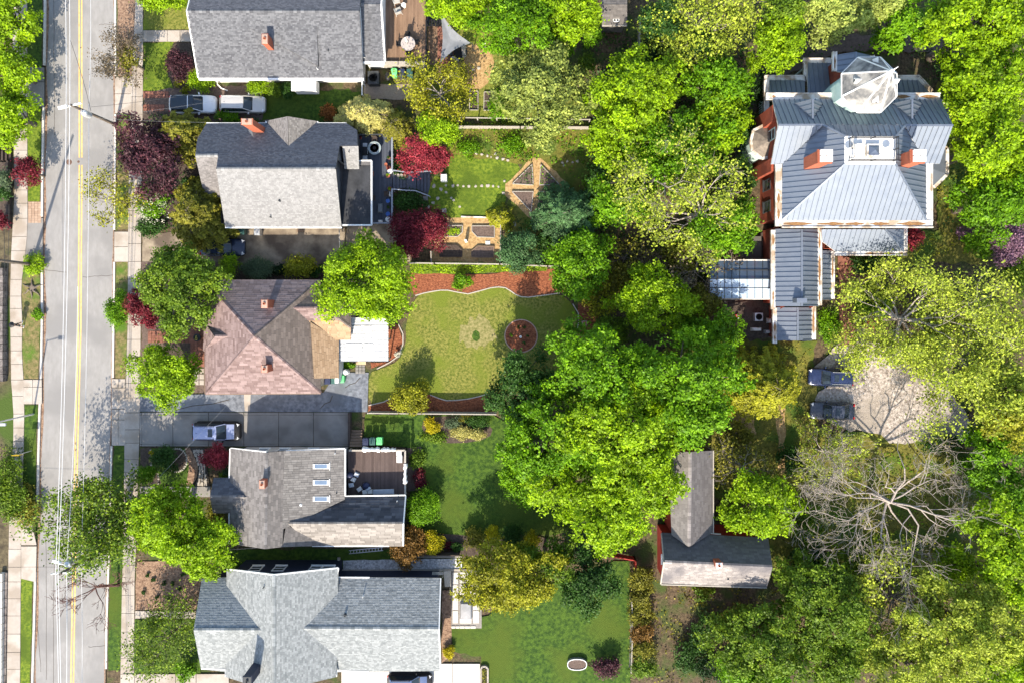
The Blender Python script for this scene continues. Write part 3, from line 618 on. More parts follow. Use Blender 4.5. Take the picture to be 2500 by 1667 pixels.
def frame(pts):
    n = Vector((0, 0, 0))
    for i in range(1, len(pts)-1): n += (pts[i]-pts[0]).cross(pts[i+1]-pts[0])
    n.normalize()
    if n.z < 0: n = -n
    u = Vector((-n.y, n.x, 0))
    u = u.normalized() if u.length > 1e-4 else Vector((1, 0, 0))
    return n, u, n.cross(u)
def ccw(p): return p if sum(p[i][0]*p[(i+1) % len(p)][1]-p[(i+1) % len(p)][0]*p[i][1] for i in range(len(p))) > 0 else p[::-1]
def shingles(mb, pts, rng, e=.2, wd=.36, lift=.02, jitter=.5, turn=False, bias=0.0):
    n, u, v = frame(pts); o = pts[0]
    if turn: u, v = v, -u
    pp = ccw([((p-o).dot(u), (p-o).dot(v)) for p in pts])
    x0, x1 = min(p[0] for p in pp), max(p[0] for p in pp); y0, y1 = min(p[1] for p in pp), max(p[1] for p in pp)
    y = y0; row = 0
    while y < y1:
        x = x0-rng.random()*wd; rt = rng.uniform(-.06, .06)
        while x < x1:
            w_ = wd*rng.uniform(1-jitter*.6, 1+jitter)
            q = clip_poly([(x, y), (x+w_*.97, y), (x+w_*.97, y+e), (x, y+e)], pp)
            if q:
                h = lift+rng.random()*.012
                vs = [o+u*a+v*b+n*(h+.02*(1-(b-y)/e)) for a, b in q]
                mb.add(vs, [tuple(range(len(vs)))], min(1, max(0, rng.random()*.8+.1+rt+bias)))
            x += w_
        y += e; row += 1
class House:
    def __init__(s, name, label, cat, px, py, seed=1):
        s.root = thing(name, label, cat, P(px, py)); s.planes = []; s.rng = random.Random(seed); s.roofs = []
    def roof(s, specs, m_slab, m_sh=None, pl=None, th=.17, name='roof', **kw):
        b = MB(); sh = MB(); out = []
        for sp in specs:
            pts, p_ = face(sp, pl); out.append((pts, p_)); b.slab(pts, th)
            s.planes.append(([(q.x, q.y) for q in pts], p_))
            if m_sh: shingles(sh, pts, s.rng, **kw)
        o = b.build(name, m_slab, s.root); s.roofs.append(o)
        if m_sh: sh.build('shingles', m_sh, o)['kind'] = 'stuff'
        return o, out
    def z(s, x, y, default):
        best = None
        for poly, (n, k) in s.planes:
            pp = ccw(poly); ok = True; ins = False
            for i in range(len(pp)):
                a, b = pp[i], pp[(i+1) % len(pp)]
                if (a[1] > y) != (b[1] > y) and x < (b[0]-a[0])*(y-a[1])/(b[1]-a[1])+a[0]: ins = not ins
            if ins:
                h = (k-n.x*x-n.y*y)/n.z
                best = h if best is None else max(best, h)
        return default if best is None else best
    def walls(s, x0, y0, x1, y1, ze, inset, m, name='wall', base=-.1, default=None):
        """rectangular wing: pixel corners of its eaves at height ze"""
        a, b = P(x0, y0, ze), P(x1, y1, ze)
        X0, X1 = a.x+inset, b.x-inset; Y1, Y0 = a.y-inset, b.y+inset
        mb = MB(); cor = [(X0, Y0), (X1, Y0), (X1, Y1), (X0, Y1)]
        for i in range(4):
            p, q = cor[i], cor[(i+1) % 4]; k = max(2, int(math.hypot(q[0]-p[0], q[1]-p[1])/.35)); vs = []
            for j in range(k+1):
                x, y = p[0]+(q[0]-p[0])*j/k, p[1]+(q[1]-p[1])*j/k; vs.append((x, y))
            for (xa, ya), (xb, yb) in zip(vs, vs[1:]):
                za, zb = s.z(xa, ya, default or ze)-.14, s.z(xb, yb, default or ze)-.14
                mb.poly([(xa, ya, base), (xb, yb, base), (xb, yb, zb), (xa, ya, za)])
        mb.build(name, m, s.root)
        return X0, Y0, X1, Y1
    def trim(s, edges, m, wd=.13, ht=.2, name='fascia', up=.03):
        for p, q in edges:
            b = MB(); p = P(*p); q = P(*q); d = (q-p).normalized()*.0
            b.beam(p+Vector((0, 0, up)), q+Vector((0, 0, up)), wd, ht); b.build(name, m, s.root)
    def ridge(s, p, q, m, wd=.34, name='ridge_cap'):
        b = MB(); p = P(*p); q = P(*q); L = (q-p).length; k = max(1, int(L/.34)); sd = (q-p).normalized().cross(Vector((0, 0, 1))).normalized()
        for i in range(k):
            a = p+(q-p)*(i/k); c = p+(q-p)*((i+.96)/k); z = Vector((0, 0, .06+s.rng.random()*.01)); dn = Vector((0, 0, -.09)); t = s.rng.random()
            b.add([a+sd*wd/2+z+dn, c+sd*wd/2+z+dn, c+z, a+z], [(0, 1, 2, 3)], t); b.add([a+z, c+z, c-sd*wd/2+z+dn, a-sd*wd/2+z+dn], [(0, 1, 2, 3)], t)
        o = b.build(name, m, s.root); o['kind'] = 'stuff'; return o
    def chimney(s, px, py, zt, zb, wx, wy, m=None, cap=None, rz=0.0, pots=1, name='chimney'):
        """top of the stack seen at px,py"""
        c = P(px, py, zt); ch = MB(); m = m or M['brick']
        ch.box((c.x, c.y, zb-.6), (wx, wy, zt-zb+.42), rz)
        ch.box((c.x, c.y, zt-.18), (wx*1.14, wy*1.1, .1), rz)
        o = ch.build(name, m, s.root)
        cc = MB(); cc.box((c.x, c.y, zt-.08), (wx*1.02, wy*1.0, .06), rz, top=(.9, .9)); cc.build('crown_slab', cap or M['brick_mortar'], o)
        for i in range(pots):
            f = MB(); yy = c.y+(i-(pots-1)/2)*wy/max(1, pots)
            f.lathe((c.x, yy, zt-.03), [(.13, 0), (.12, .16), (.085, .16), (.08, .03), (.01, .03)], 10); f.build('flue', M['darkgrey'] if m != M['brick'] else M['terracotta'], o)
        return o
    def pipe(s, px, py, r=.05, h=.4, m=None, name='vent_pipe', dz=None):
        z = 4.0
        for _ in range(4):
            p = P(px, py, z); z = s.z(p.x, p.y, z)
        b = MB(); b.lathe((p.x, p.y, z-.1), [(r*1.8, 0), (r*1.6, .14), (r, .16), (r, h), (r*.7, h), (r*.7, h-.05)], 10); return b.build(name, m or M['darkgrey'], s.root)
    def window(s, c, nrm, w_, h_, m_frame=None, m_pane=None, sill=True, mull=1):
        """window on a wall: centre, outward normal"""
        n = Vector(nrm).normalized(); t = Vector((-n.y, n.x, 0)); c = Vector(c); f = MB()
        def bar(a0, a1, b0, b1, d0, d1, mb):
            vs = [c+t*a+Vector((0, 0, b))+n*d for a in (a0, a1) for b in (b0, b1) for d in (d0, d1)]
            mb.add(vs, [(0, 1, 3, 2), (4, 6, 7, 5), (0, 4, 5, 1), (2, 3, 7, 6), (0, 2, 6, 4), (1, 5, 7, 3)])
        e = .09; W, K = w_/2, h_/2
        bar(-W-e, -W, -K-e, K+e, .002, .07, f); bar(W, W+e, -K-e, K+e, .002, .07, f); bar(-W, W, K, K+e, .002, .07, f); bar(-W, W, -K-e, -K, .002, .09, f)
        for i in range(mull): bar(-W, W, -.025+(i-(mull-1)/2)*.4, .025+(i-(mull-1)/2)*.4, .006, .05, f)
        o = f.build('window', m_frame or M['white'], s.root); g_ = MB(); bar(-W, W, -K, K, .004, .02, g_); g_.build('pane', m_pane or M['glass'], o)
        if sill: k = MB(); bar(-W-.12, W+.12, -K-e-.06, -K-e, .003, .16, k); k.build('sill', m_frame or M['white'], o)
        return o
def roofmat(name, a, b, **kw): return mat('shingle_'+name, a, b, scale=kw.pop('scale', 1.6), rough=.92, tint=kw.pop('tint', .8), bump=.3, bscale=14, **kw)
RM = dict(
 grey=roofmat('grey', (.06,.062,.07), (.185,.19,.2)), slate=roofmat('slate', (.055,.06,.073), (.13,.137,.158)), pale=roofmat('pale', (.16,.16,.16), (.28,.28,.278)),  # slate darkens north slopes of grey, pale and ash roofs: shade put into colour
 rosy=roofmat('rosy', (.11,.07,.065), (.29,.215,.205)), tan=roofmat('tan', (.24,.155,.09), (.40,.28,.18)), brown=roofmat('brown', (.085,.07,.062), (.17,.14,.125)),  # brown darkens rosy on north and east slopes, shade painted into the shingles
 ash=roofmat('ash', (.10,.094,.092), (.235,.222,.218)), roll=roofmat('roll', (.085,.08,.078), (.19,.175,.165)), sand_shade=roofmat('sand_shaded', (.022,.024,.03), (.11,.115,.13)),
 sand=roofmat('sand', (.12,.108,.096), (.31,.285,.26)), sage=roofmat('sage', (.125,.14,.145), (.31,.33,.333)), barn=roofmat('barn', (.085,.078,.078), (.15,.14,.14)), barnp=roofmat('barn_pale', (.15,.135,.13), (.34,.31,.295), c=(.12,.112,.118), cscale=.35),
 under=mat('roof_deck', (.06,.058,.055), (.09,.085,.08), 4, .9), epdm=mat('black_membrane', (.022,.024,.028), (.05,.053,.06), 1.0, .75, contrast=1.3), 
)
SIDE = dict(white=mat('white_siding', (.66,.66,.65), (.74,.74,.73), 2, .7), navy=mat('navy_siding', (.018,.024,.045), (.028,.036,.062), 2, .7), greyw=mat('grey_siding', (.09,.09,.095), (.13,.13,.135), 2, .75),
 redw=mat('barn_red', (.30,.03,.022), (.40,.05,.035), 2, .75), tan=mat('buff_siding', (.32,.27,.22), (.38,.33,.28), 2, .75), pale=mat('pale_siding', (.42,.43,.43), (.5,.51,.51), 2, .7), brickw=mat('mansion_brick', (.26,.055,.03), (.42,.10,.055), 5, .85, bump=.3, bscale=18, c=(.22,.05,.03), cscale=.6))
V3 = Vector
# ------------------------------------------------------------------ top house (grey gable, white walls)
h = House('house', 'grey shingled house with white walls and a brick chimney at top', 'house', 680, 60, 11)
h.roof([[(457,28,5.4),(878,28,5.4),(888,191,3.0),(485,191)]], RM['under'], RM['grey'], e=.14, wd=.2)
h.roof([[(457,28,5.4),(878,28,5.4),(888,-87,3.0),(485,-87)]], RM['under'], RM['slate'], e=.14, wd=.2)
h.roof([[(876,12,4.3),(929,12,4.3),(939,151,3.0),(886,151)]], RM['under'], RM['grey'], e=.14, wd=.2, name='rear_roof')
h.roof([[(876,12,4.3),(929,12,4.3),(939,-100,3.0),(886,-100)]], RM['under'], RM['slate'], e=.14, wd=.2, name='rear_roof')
h.walls(485,-87,888,191,3.0,.45,SIDE['white']); h.walls(880,-100,939,151,3.0,.3,SIDE['white'])
h.trim([((485,192,3.0),(888,192,3.0)),((886,152,3.0),(939,152,3.0))], M['white'], .3, .3, 'gutter')
h.trim([((457,28,5.4),(485,191,3.0)),((930,12,4.3),(939.5,151,3.0)),((930,12,4.3),(939.5,-100,3.0)),((457,28,5.4),(485,-87,3.0))], M['white'], .2, .25)
h.ridge((459,28,5.42),(876,28,5.42), RM['grey']); h.ridge((880,12,4.32),(928,12,4.32), RM['grey'])
# shallow shed dormer whose right cheek shows
dz, pl = face([(457,28,5.4),(878,28,5.4),(888,191,3.0)]); a = [on_plane(x, y, pl) for x, y in ((600,64),(774,64),(779,165),(602,66))]
b = MB(); up = V3((0, 0, .3)); vs = [a[0], a[1], a[2]+up, a[3]+V3((0, 0, .03)), a[2]]
b.add([a[0]+V3((0,0,.02)), a[1]+V3((0,0,.03)), a[2]+up, a[3]+V3((0,0,.03)), a[2]-V3((0,0,.1)), a[1]-V3((0,0,.1)), a[3]-V3((0,0,.1))], [(0,3,2,1), (1,2,4,5), (3,6,4,2)]); o = b.build('shed_dormer', RM['under'], h.root)
s_ = MB(); shingles(s_, [a[0]+V3((0,0,.02)), a[1]+V3((0,0,.03)), a[2]+up], h.rng, .14, .2); shingles(s_, [a[0]+V3((0,0,.02)), a[2]+up, a[3]+V3((0,0,.03))], h.rng, .14, .2); s_.build('shingles', RM['grey'], o)['kind'] = 'stuff'
h.chimney(646,95,5.9,4.2,.52,.9, pots=1); h.pipe(802,125,.05,.35); h.pipe(776,170,.04,.5,M['white'])
p0, p1 = P(716,205,2.3), P(770,205,2.3)
b = MB(); b.box(((p0.x+p1.x)/2, p0.y-.1, .9), (p1.x-p0.x, 1.1, 1.5)); b.box(((p0.x+p1.x)/2, p0.y-.1, 2.4), (p1.x-p0.x+.25, 1.35, .14)); b.build('bay_window', M['white'], h.root)
yw = P(0,191,3.0).y+.45
for px in (560,610,660,830): h.window((P(px,0,2).x, yw, 1.9), (0,-1,0), .9, 1.3)
b = MB(); b.tube([P(527,196,2.9), P(530,200,2.5), P(531,207,.3), P(540,216,.15), P(556,222,.12)], .06, 6); b.build('downspout', M['white'], h.root)
# ------------------------------------------------------------------ second house
h = House('house', 'grey shingled house with red chimney, flat black rear roof and dark deck', 'house', 680, 430, 12)
RS = plane_of([P(528,413,7), P(820,413,7), P(834,555,3.6)]); RN = plane_of([P(528,413,7), P(820,413,7), P(846,302,3.6)])
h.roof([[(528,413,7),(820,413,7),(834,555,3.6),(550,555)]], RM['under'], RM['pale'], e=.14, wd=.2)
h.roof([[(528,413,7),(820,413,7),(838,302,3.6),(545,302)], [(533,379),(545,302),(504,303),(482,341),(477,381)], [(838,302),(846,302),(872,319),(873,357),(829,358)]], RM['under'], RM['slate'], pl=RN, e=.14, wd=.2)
zq = on_plane(500,380,RN).z; zq2 = on_plane(850,357,RN).z
h.roof([[(477,381,zq),(533,380,zq),(548,482,3.3),(500,482)]], RM['under'], RM['ash'], e=.14, wd=.2, name='porch_roof')
h.roof([[(836,357,zq2),(875,357,zq2),(877,413,3.75),(841,413)]], RM['under'], RM['pale'], e=.14, wd=.2, name='rear_roof')
zr = on_plane(705,357,RN).z
h.roof([[(705,357,zr),(703,285,zr),(650,296,3.5)]], RM['under'], RM['ash'], e=.14, wd=.2, name='cross_gable_roof')
h.roof([[(705,357,zr),(703,285,zr),(775,297,3.5)]], RM['under'], RM['sand'], e=.14, wd=.2, name='cross_gable_roof')
h.walls(528,302,838,555,3.6,.4,SIDE['greyw']); h.walls(486,305,545,480,3.4,.4,SIDE['greyw']); h.walls(830,310,873,410,3.6,.3,SIDE['greyw'])
p = [P(x, y, 3.3) for x, y in ((838,404),(907,404),(907,549),(832,549))]
b = MB(); b.slab(p, .25); h.roof_f = b.build('flat_roof', RM['epdm'], h.root)
h.trim([((907,393,3.38),(907,550,3.38)),((834,550,3.38),(907,550,3.38)),((876,393,3.38),(907,393,3.38))], M['white'], .14, .3, 'parapet_cap')
b = MB(); q = [P(x, y, 3.36) for x, y in ((877,393),(906,393),(906,404),(877,404))]; b.slab(q, .3); sh = MB(); shingles(sh, q, h.rng, .14, .2); o = b.build('parapet_roof', RM['under'], h.root); sh.build('shingles', RM['ash'], o)
b = MB(); q = [P(x, y, 0) for x, y in ((840,410),(897,410),(897,543),(838,543))]; b.prism([(v.x, v.y) for v in q], -.1, 3.05); b.build('rear_wall', SIDE['greyw'], h.root)
h.trim([((550,556,3.62),(834,556,3.62)),((504,302,3.6),(650,302,3.6)),((775,302,3.6),(846,302,3.6)),((650,296,3.5),(650,303,3.5)),((775,297,3.5),(775,303,3.5))], M['white'], .14, .18, 'gutter')
h.ridge((530,413,7.02),(818,413,7.02), RM['pale']); h.ridge((478,381,zq+.02),(532,380,zq+.02), RM['pale'])
h.chimney(602,297,7.6,4.6,.95,.55, pots=1)
q = [on_plane(x, y, RN) for x, y in ((604,318),(634,318),(619,338))]; b = MB(); t = (q[0]+q[1])/2+V3((0,0,.5)); b.add([q[0], q[1], q[2], t], [(0,2,3),(1,3,2),(0,3,1)]); b.build('chimney_cricket', RM['grey'], h.root)
h.pipe(683,490,.09,.25); h.pipe(662,531,.05,.5); h.pipe(853,372,.04,.5)
for px in (600,680,760): h.window((P(px,0,2).x, P(0,555,3.6).y+.4, 1.8), (0,-1,0), .9, 1.3)
# ------------------------------------------------------------------ reddish roofed house
h = House('house', 'hipped reddish brown shingled house with a metal porch roof', 'house', 640, 820, 13)
kw = dict(e=.22, wd=.5, jitter=.7)
h.roof([[(621,821,7.2),(498,684,4),(782,684,4)]], RM['under'], RM['brown'] if 0 else roofmat('mauve', (.11,.085,.085), (.235,.19,.19)), **kw)  # mauve north face: rosy shingles with shade put into their colour
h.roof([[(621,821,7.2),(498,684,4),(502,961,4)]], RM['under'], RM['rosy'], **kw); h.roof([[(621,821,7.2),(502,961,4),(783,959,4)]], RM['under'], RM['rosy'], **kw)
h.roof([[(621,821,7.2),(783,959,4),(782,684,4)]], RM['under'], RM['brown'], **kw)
h.roof([[(524,821,5.5),(596,820,5.5),(596,858),(497,857,3.7)],[(524,821,5.5),(499,785,3.7),(497,857,3.7)]], RM['under'], RM['rosy'], name='porch_roof', **kw)
h.roof([[(524,821,5.5),(596,820,5.5),(596,784),(499,785,3.7)]], RM['under'], RM['brown'], name='porch_roof', **kw)
ES = plane_of([P(715,752,5.3), P(796,752,5.3), P(856,829,3.55)])
h.roof([[(700,752),(796,752),(833,782),(738,782)]], RM['under'], RM['rosy'], pl=ES, name='wing_roof', **kw); h.roof([[(738,782.5),(833,782.5),(857,800),(856,829),(762,829)]], RM['under'], RM['tan'], pl=ES, name='wing_roof', **kw)
h.roof([[(796,752,5.3),(857,800,4.2),(857,706,4.2)],[(700,752,5.3),(796,752,5.3),(857,706,4.2),(700,690)]], RM['under'], RM['brown'], name='wing_roof', **kw)
h.roof([[(757,786,4.75),(766,923,4.75),(827,923,3.5),(827,829)]], RM['under'], RM['tan'], name='shed_roof', **kw)
h.walls(502,686,783,959,4,.45,SIDE['tan']); h.walls(497,785,560,857,3.7,.4,SIDE['tan']); h.walls(740,700,856,829,3.8,.4,SIDE['tan']); h.walls(760,820,827,923,3.5,.25,SIDE['white'])
for a_, b_ in (((621,821,7.24),(498,684,4.03)),((621,821,7.24),(502,961,4.03)),((621,821,7.24),(783,959,4.03)),((621,821,7.24),(782,684,4.03))): h.ridge(a_, b_, RM['rosy'] if b_[0] < 600 or b_[1] > 900 else RM['brown'], .3, 'hip_cap')
h.ridge((525,821,5.53),(590,820,5.53), RM['rosy'], .3, 'hip_cap'); h.ridge((700,752,5.33),(796,752,5.33), RM['rosy'], .3, 'hip_cap'); h.ridge((796,752,5.33),(857,800,4.23), RM['brown'], .3, 'hip_cap')
h.chimney(645,742,7.3,5.2,.55,.75); h.chimney(645,900,7.0,5.0,.55,.65)
h.trim([((502,962,4.0),(783,960,4.0)),((501,857,4.0),(501,961,4.0))], M['wood'], .1, .16, 'gutter')
# corrugated porch roof, one sheet beside the other
def corrugated(root, x0, y0, x1, y1, z0, z1, m):
    n = 5
    for i in range(n):
        ya, yb = y0+(y1-y0)*i/n, y0+(y1-y0)*(i+1)/n; b = MB(); k = 13; vs = []
        for j in range(k+1):
            y = ya+(yb-ya)*j/k; o_ = .035*math.cos(j/k*2*math.pi*3)
            for x, z in ((x0, z0), (x1, z1)): p = P(x, y, z); vs.append((p.x, p.y, z+o_))
        b.add(vs, [(2*j, 2*j+1, 2*j+3, 2*j+2) for j in range(k)]); b.build('metal_sheet', m, root)
pr = MB(); pts = [P(x, y, 2.55) for x, y in ((829,831),(858,831),(858,777),(945,786),(945,880),(829,880))]; pr.poly(pts); 
for x, y in ((942,790),(942,830),(942,878),(862,878)): q = P(x, y, 2.5); pr.box((q.x, q.y, 0), (.12, .12, 2.5))
po = pr.build('porch_frame', M['wood_grey'], h.root)
cm = mat('corrugated_metal', (.44,.45,.46), (.62,.63,.64), 2.5, .45, metal=.25, stretch=(.2,3,1))
corrugated(po, 827, 830, 948, 882, 3.05, 2.65, cm); corrugated(po, 857, 776, 948, 830, 2.95, 2.65, cm)
for x0, y0, x1, y1 in ((862,796,880,813),(887,796,908,813),(845,838,883,857),(889,838,909,857)):
    b = MB(); q = [P(x, y, 3.02-.32*(x-857)/90) for x, y in ((x0,y0),(x1,y0),(x1,y1),(x0,y1))]; b.slab(q, .02); b.build('clear_panel', mat('clear_panel', (.66,.65,.62), (.74,.73,.7), 3, .3), po)
b = MB(); q = P(829,905,1.2); b.box((q.x, q.y, 0), (.35, 2.2, 2.4)); b.build('side_door', M['white'], h.root)
# ------------------------------------------------------------------ skylight house
h = House('house', 'grey brown shingled house with three skylights and a dark rear wing', 'house', 700, 1210, 14)
kw = dict(e=.22, wd=.42)
h.roof([[(650,1103,5.4),(647,1339,5.4),(560,1326,3.2),(563,1094)]], RM['under'], RM['ash'], **kw)
E1 = plane_of([P(650,1103,5.4), P(647,1339,5.4), P(698,1100,4.65)])
h.roof([[(650,1103),(647,1339),(690,1334),(698,1100)],[(698,1279),(690,1334),(800,1331)]], RM['under'], RM['roll'], pl=E1, **kw)
h.roof([[(694,1100,4.72),(842,1095,3.7),(842,1218,3.7),(688,1292)]], RM['under'], roofmat('weathered', (.10,.094,.09), (.21,.20,.19)), turn=True, th=.06, **kw)
h.roof([[(704,1277,4.75),(984,1277,4.75),(990,1208,3.0),(835,1212)]], RM['under'], RM['sand_shade'], name='wing_roof', e=.26, wd=.62, jitter=.8)  # north slope's shade put into a darker copy of the sand shingles
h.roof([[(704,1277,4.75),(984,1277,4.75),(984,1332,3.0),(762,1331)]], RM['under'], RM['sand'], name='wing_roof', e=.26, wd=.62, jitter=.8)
h.roof([[(513,1212,4.3),(604,1212,4.3),(580,1166),(522,1166,2.9)]], RM['under'], RM['slate'], name='porch_roof', **kw); h.roof([[(513,1212,4.3),(604,1212,4.3),(580,1251),(520,1251,2.9)]], RM['under'], RM['ash'], name='porch_roof', **kw)
h.walls(563,1096,842,1326,3.3,.4,SIDE['pale']); h.walls(840,1212,987,1331,3.0,.35,SIDE['greyw']); h.walls(522,1168,570,1250,2.9,.4,SIDE['greyw'])
h.ridge((650,1104,5.42),(647,1338,5.42), RM['ash'], .3); h.ridge((706,1277,4.78),(983,1277,4.78), RM['sand'], .3); h.ridge((514,1212,4.32),(596,1212,4.32), RM['ash'], .3)
h.trim([((562,1094,3.22),(559.5,1166,3.22)),((559.5,1252,3.22),(559,1326,3.22)),((843,1095,3.75),(843,1210,3.75)),((835,1210.5,3.1),(990,1208,3.1)),((762,1332,3.05),(950,1332,3.05)),((990.5,1208,3.05),(985,1277,4.78)),((985,1277,4.78),(984.5,1332,3.05)),((563,1093.5,3.2),(650,1102.5,5.42)),((698,1099.5,4.65),(842,1094.5,3.72))], M['white'], .11, .16, 'gutter')
h.chimney(639,1182,6.3,5.2,.48,.75, pots=1)
SKP = plane_of([P(698,1100,4.6), P(842,1095,3.7), P(842,1218,3.7)])
for y in (1137,1176.5,1216.5):
    q = [on_plane(x_, y_, SKP) for x_, y_ in ((765,y-6),(803,y-6),(803,y+6),(765,y+6))]; b = MB(); b.slab([v+V3((0,0,.14)) for v in q], .2); o = b.build('skylight', M['white'], h.root)
    c_ = sum(q, V3())/4; g_ = MB(); g_.slab([c_+(v-c_)*.8+V3((0,0,.155)) for v in q], .03); g_.build('pane', glassy('skylight_glass', (.12,.17,.24)), o)
    b = MB(); b.beam(on_plane(805.5,y-9,SKP)+V3((0,0,.15)), on_plane(805.5,y+9,SKP)+V3((0,0,.15)), .08, .2); b.build('flashing', M['white'], o)
h.pipe(734,1232,.09,.2,M['white']); h.pipe(822,1203,.05,.3); h.pipe(818,1106,.04,.4,M['white']); h.pipe(970,1222,.04,.4,M['white'])
yw = P(0,1096,3.3).y-.4
for px in (640,690,760): h.window((P(px,0,2).x, yw, 1.9), (0,1,0), .9, 1.2)
# ------------------------------------------------------------------ lowest house
h = House('house', 'large sage grey cross gabled house with navy walls at bottom', 'house', 760, 1530, 15)
kw = dict(e=.15, wd=.22)
h.roof([[(668,1403,6.6),(668,1688,6.6),(551,1651),(554,1389,4.0)],[(668,1403,6.6),(668,1688,6.6),(821,1651),(826,1386,4.0)]], RM['under'], RM['sage'], **kw)
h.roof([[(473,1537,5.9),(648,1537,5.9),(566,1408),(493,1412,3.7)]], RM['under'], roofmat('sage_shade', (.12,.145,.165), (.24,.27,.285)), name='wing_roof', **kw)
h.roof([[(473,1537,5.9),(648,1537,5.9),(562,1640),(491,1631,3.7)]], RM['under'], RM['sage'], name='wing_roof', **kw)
h.roof([[(733,1533,5.4),(1071,1534,5.4),(1075,1410,3.4),(812,1408)],[(733,1533,5.4),(1071,1534,5.4),(1075,1636,3.4),(806,1639)]], RM['under'], RM['sage'], name='wing_roof', **kw)
h.walls(554,1390,822,1650,4.0,.4,SIDE['navy']); h.walls(493,1412,600,1631,3.7,.4,SIDE['navy']); h.walls(780,1410,1075,1636,3.4,.45,SIDE['navy'])
h.ridge((668,1404,6.63),(668,1686,6.63), RM['sage']); h.ridge((475,1537,5.93),(640,1537,5.93), RM['sage']); h.ridge((742,1533,5.43),(1070,1534,5.43), RM['sage'])
h.trim([((826.5,1386,4.03),(822,1408,4.03)),((826,1408.5,3.45),(902,1409,3.45)),((551,1633,3.75),(491,1631.5,3.75)),((550.5,1631,3.75),(550.5,1651,4.0)),((822,1636,3.45),(900,1638.5,3.45)),((821.5,1637,4),(821.5,1651,4)),((1072,1534,5.42),(1076,1636,3.42)),((1072,1534,5.42),(1076,1410,3.42)),((554,1388,4.03),(668,1402.4,6.63)),((668,1402.4,6.63),(826,1385.4,4.03))], M['white'], .1, .16, 'gutter')
h.chimney(603,1662,8.2,5.0,.75,.8,m=SIDE['navy'],cap=M['darkgrey'])
h.pipe(645,1432,.05,.45); h.pipe(843,1500,.1,.35); h.pipe(887,1454,.05,.5,M['white'])
yw = P(0,1390,4.0).y-.4
for px in (625,682,770,800): h.window((P(px,0,2.6).x, yw, 2.6), (0,1,0), 1.0, 1.2)
# ------------------------------------------------------------------ barn (carriage house)
h = House('carriage_house', 'red walled barn with brown grey roof half hidden by trees', 'barn', 1740, 1340, 16)
kw = dict(e=.22, wd=.4)
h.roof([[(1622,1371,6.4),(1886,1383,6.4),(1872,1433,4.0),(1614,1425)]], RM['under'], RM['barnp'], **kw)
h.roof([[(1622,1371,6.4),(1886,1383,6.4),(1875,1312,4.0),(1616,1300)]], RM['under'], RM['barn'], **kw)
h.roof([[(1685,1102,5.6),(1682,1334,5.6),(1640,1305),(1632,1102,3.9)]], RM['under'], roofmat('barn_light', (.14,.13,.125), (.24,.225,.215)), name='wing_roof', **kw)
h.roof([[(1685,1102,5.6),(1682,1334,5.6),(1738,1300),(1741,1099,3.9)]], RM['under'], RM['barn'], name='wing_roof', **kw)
h.walls(1616,1302,1874,1430,4.0,.3,SIDE['redw']); h.walls(1634,1104,1740,1310,3.9,.3,SIDE['redw'])
h.ridge((1623,1371,6.42),(1885,1383,6.42), RM['barnp']); h.ridge((1685,1103,5.62),(1682,1332,5.62), RM['barnp'])
h.trim([((1741.5,1099,3.95),(1741.5,1300,3.95)),((1614,1426,4.02),(1872,1434,4.02)),((1621,1371,6.42),(1615,1300,4.02)),((1621,1371,6.42),(1613,1425,4.02)),((1712,1299.5,4.0),(1760,1303,4.0))], M['wood_grey'], .1, .16, 'gutter')
h.chimney(1756,1380,7.2,6.0,.6,.5,cap=M['white']); h.pipe(1777,1411,.08,.25)
h.window((P(1616,0,4).x+.3, P(0,1375,4).y, 3.4), (-1,0,0), .8, 1.0)
# ------------------------------------------------------------------ garden shed at top
h = House('garden_shed', 'small dark shingled shed at the top edge', 'shed', 1500, 20, 17)
h.roof([[(1468,12,3.1),(1531,12,3.1),(1531,63,2.4),(1470,63)],[(1468,12,3.1),(1531,12,3.1),(1531,-40,2.4),(1470,-40)]], RM['under'], RM['roll'], e=.2, wd=.4)
h.walls(1471,-38,1530,62,2.4,.15,SIDE['greyw']); h.trim([((1470,63.5,2.42),(1531,63.5,2.42))], M['wood_grey'], .1, .15, 'gutter')
q = P(1504,51,2.55); b = MB(); b.box((q.x,q.y,2.35), (.62,.3,.3)); o = b.build('roof_vent', M['white'], h.root)
for d in (-.14,.14): b = MB(); b.box((q.x+d,q.y,2.64), (.2,.16,.02)); b.build('opening', M['black'], o)
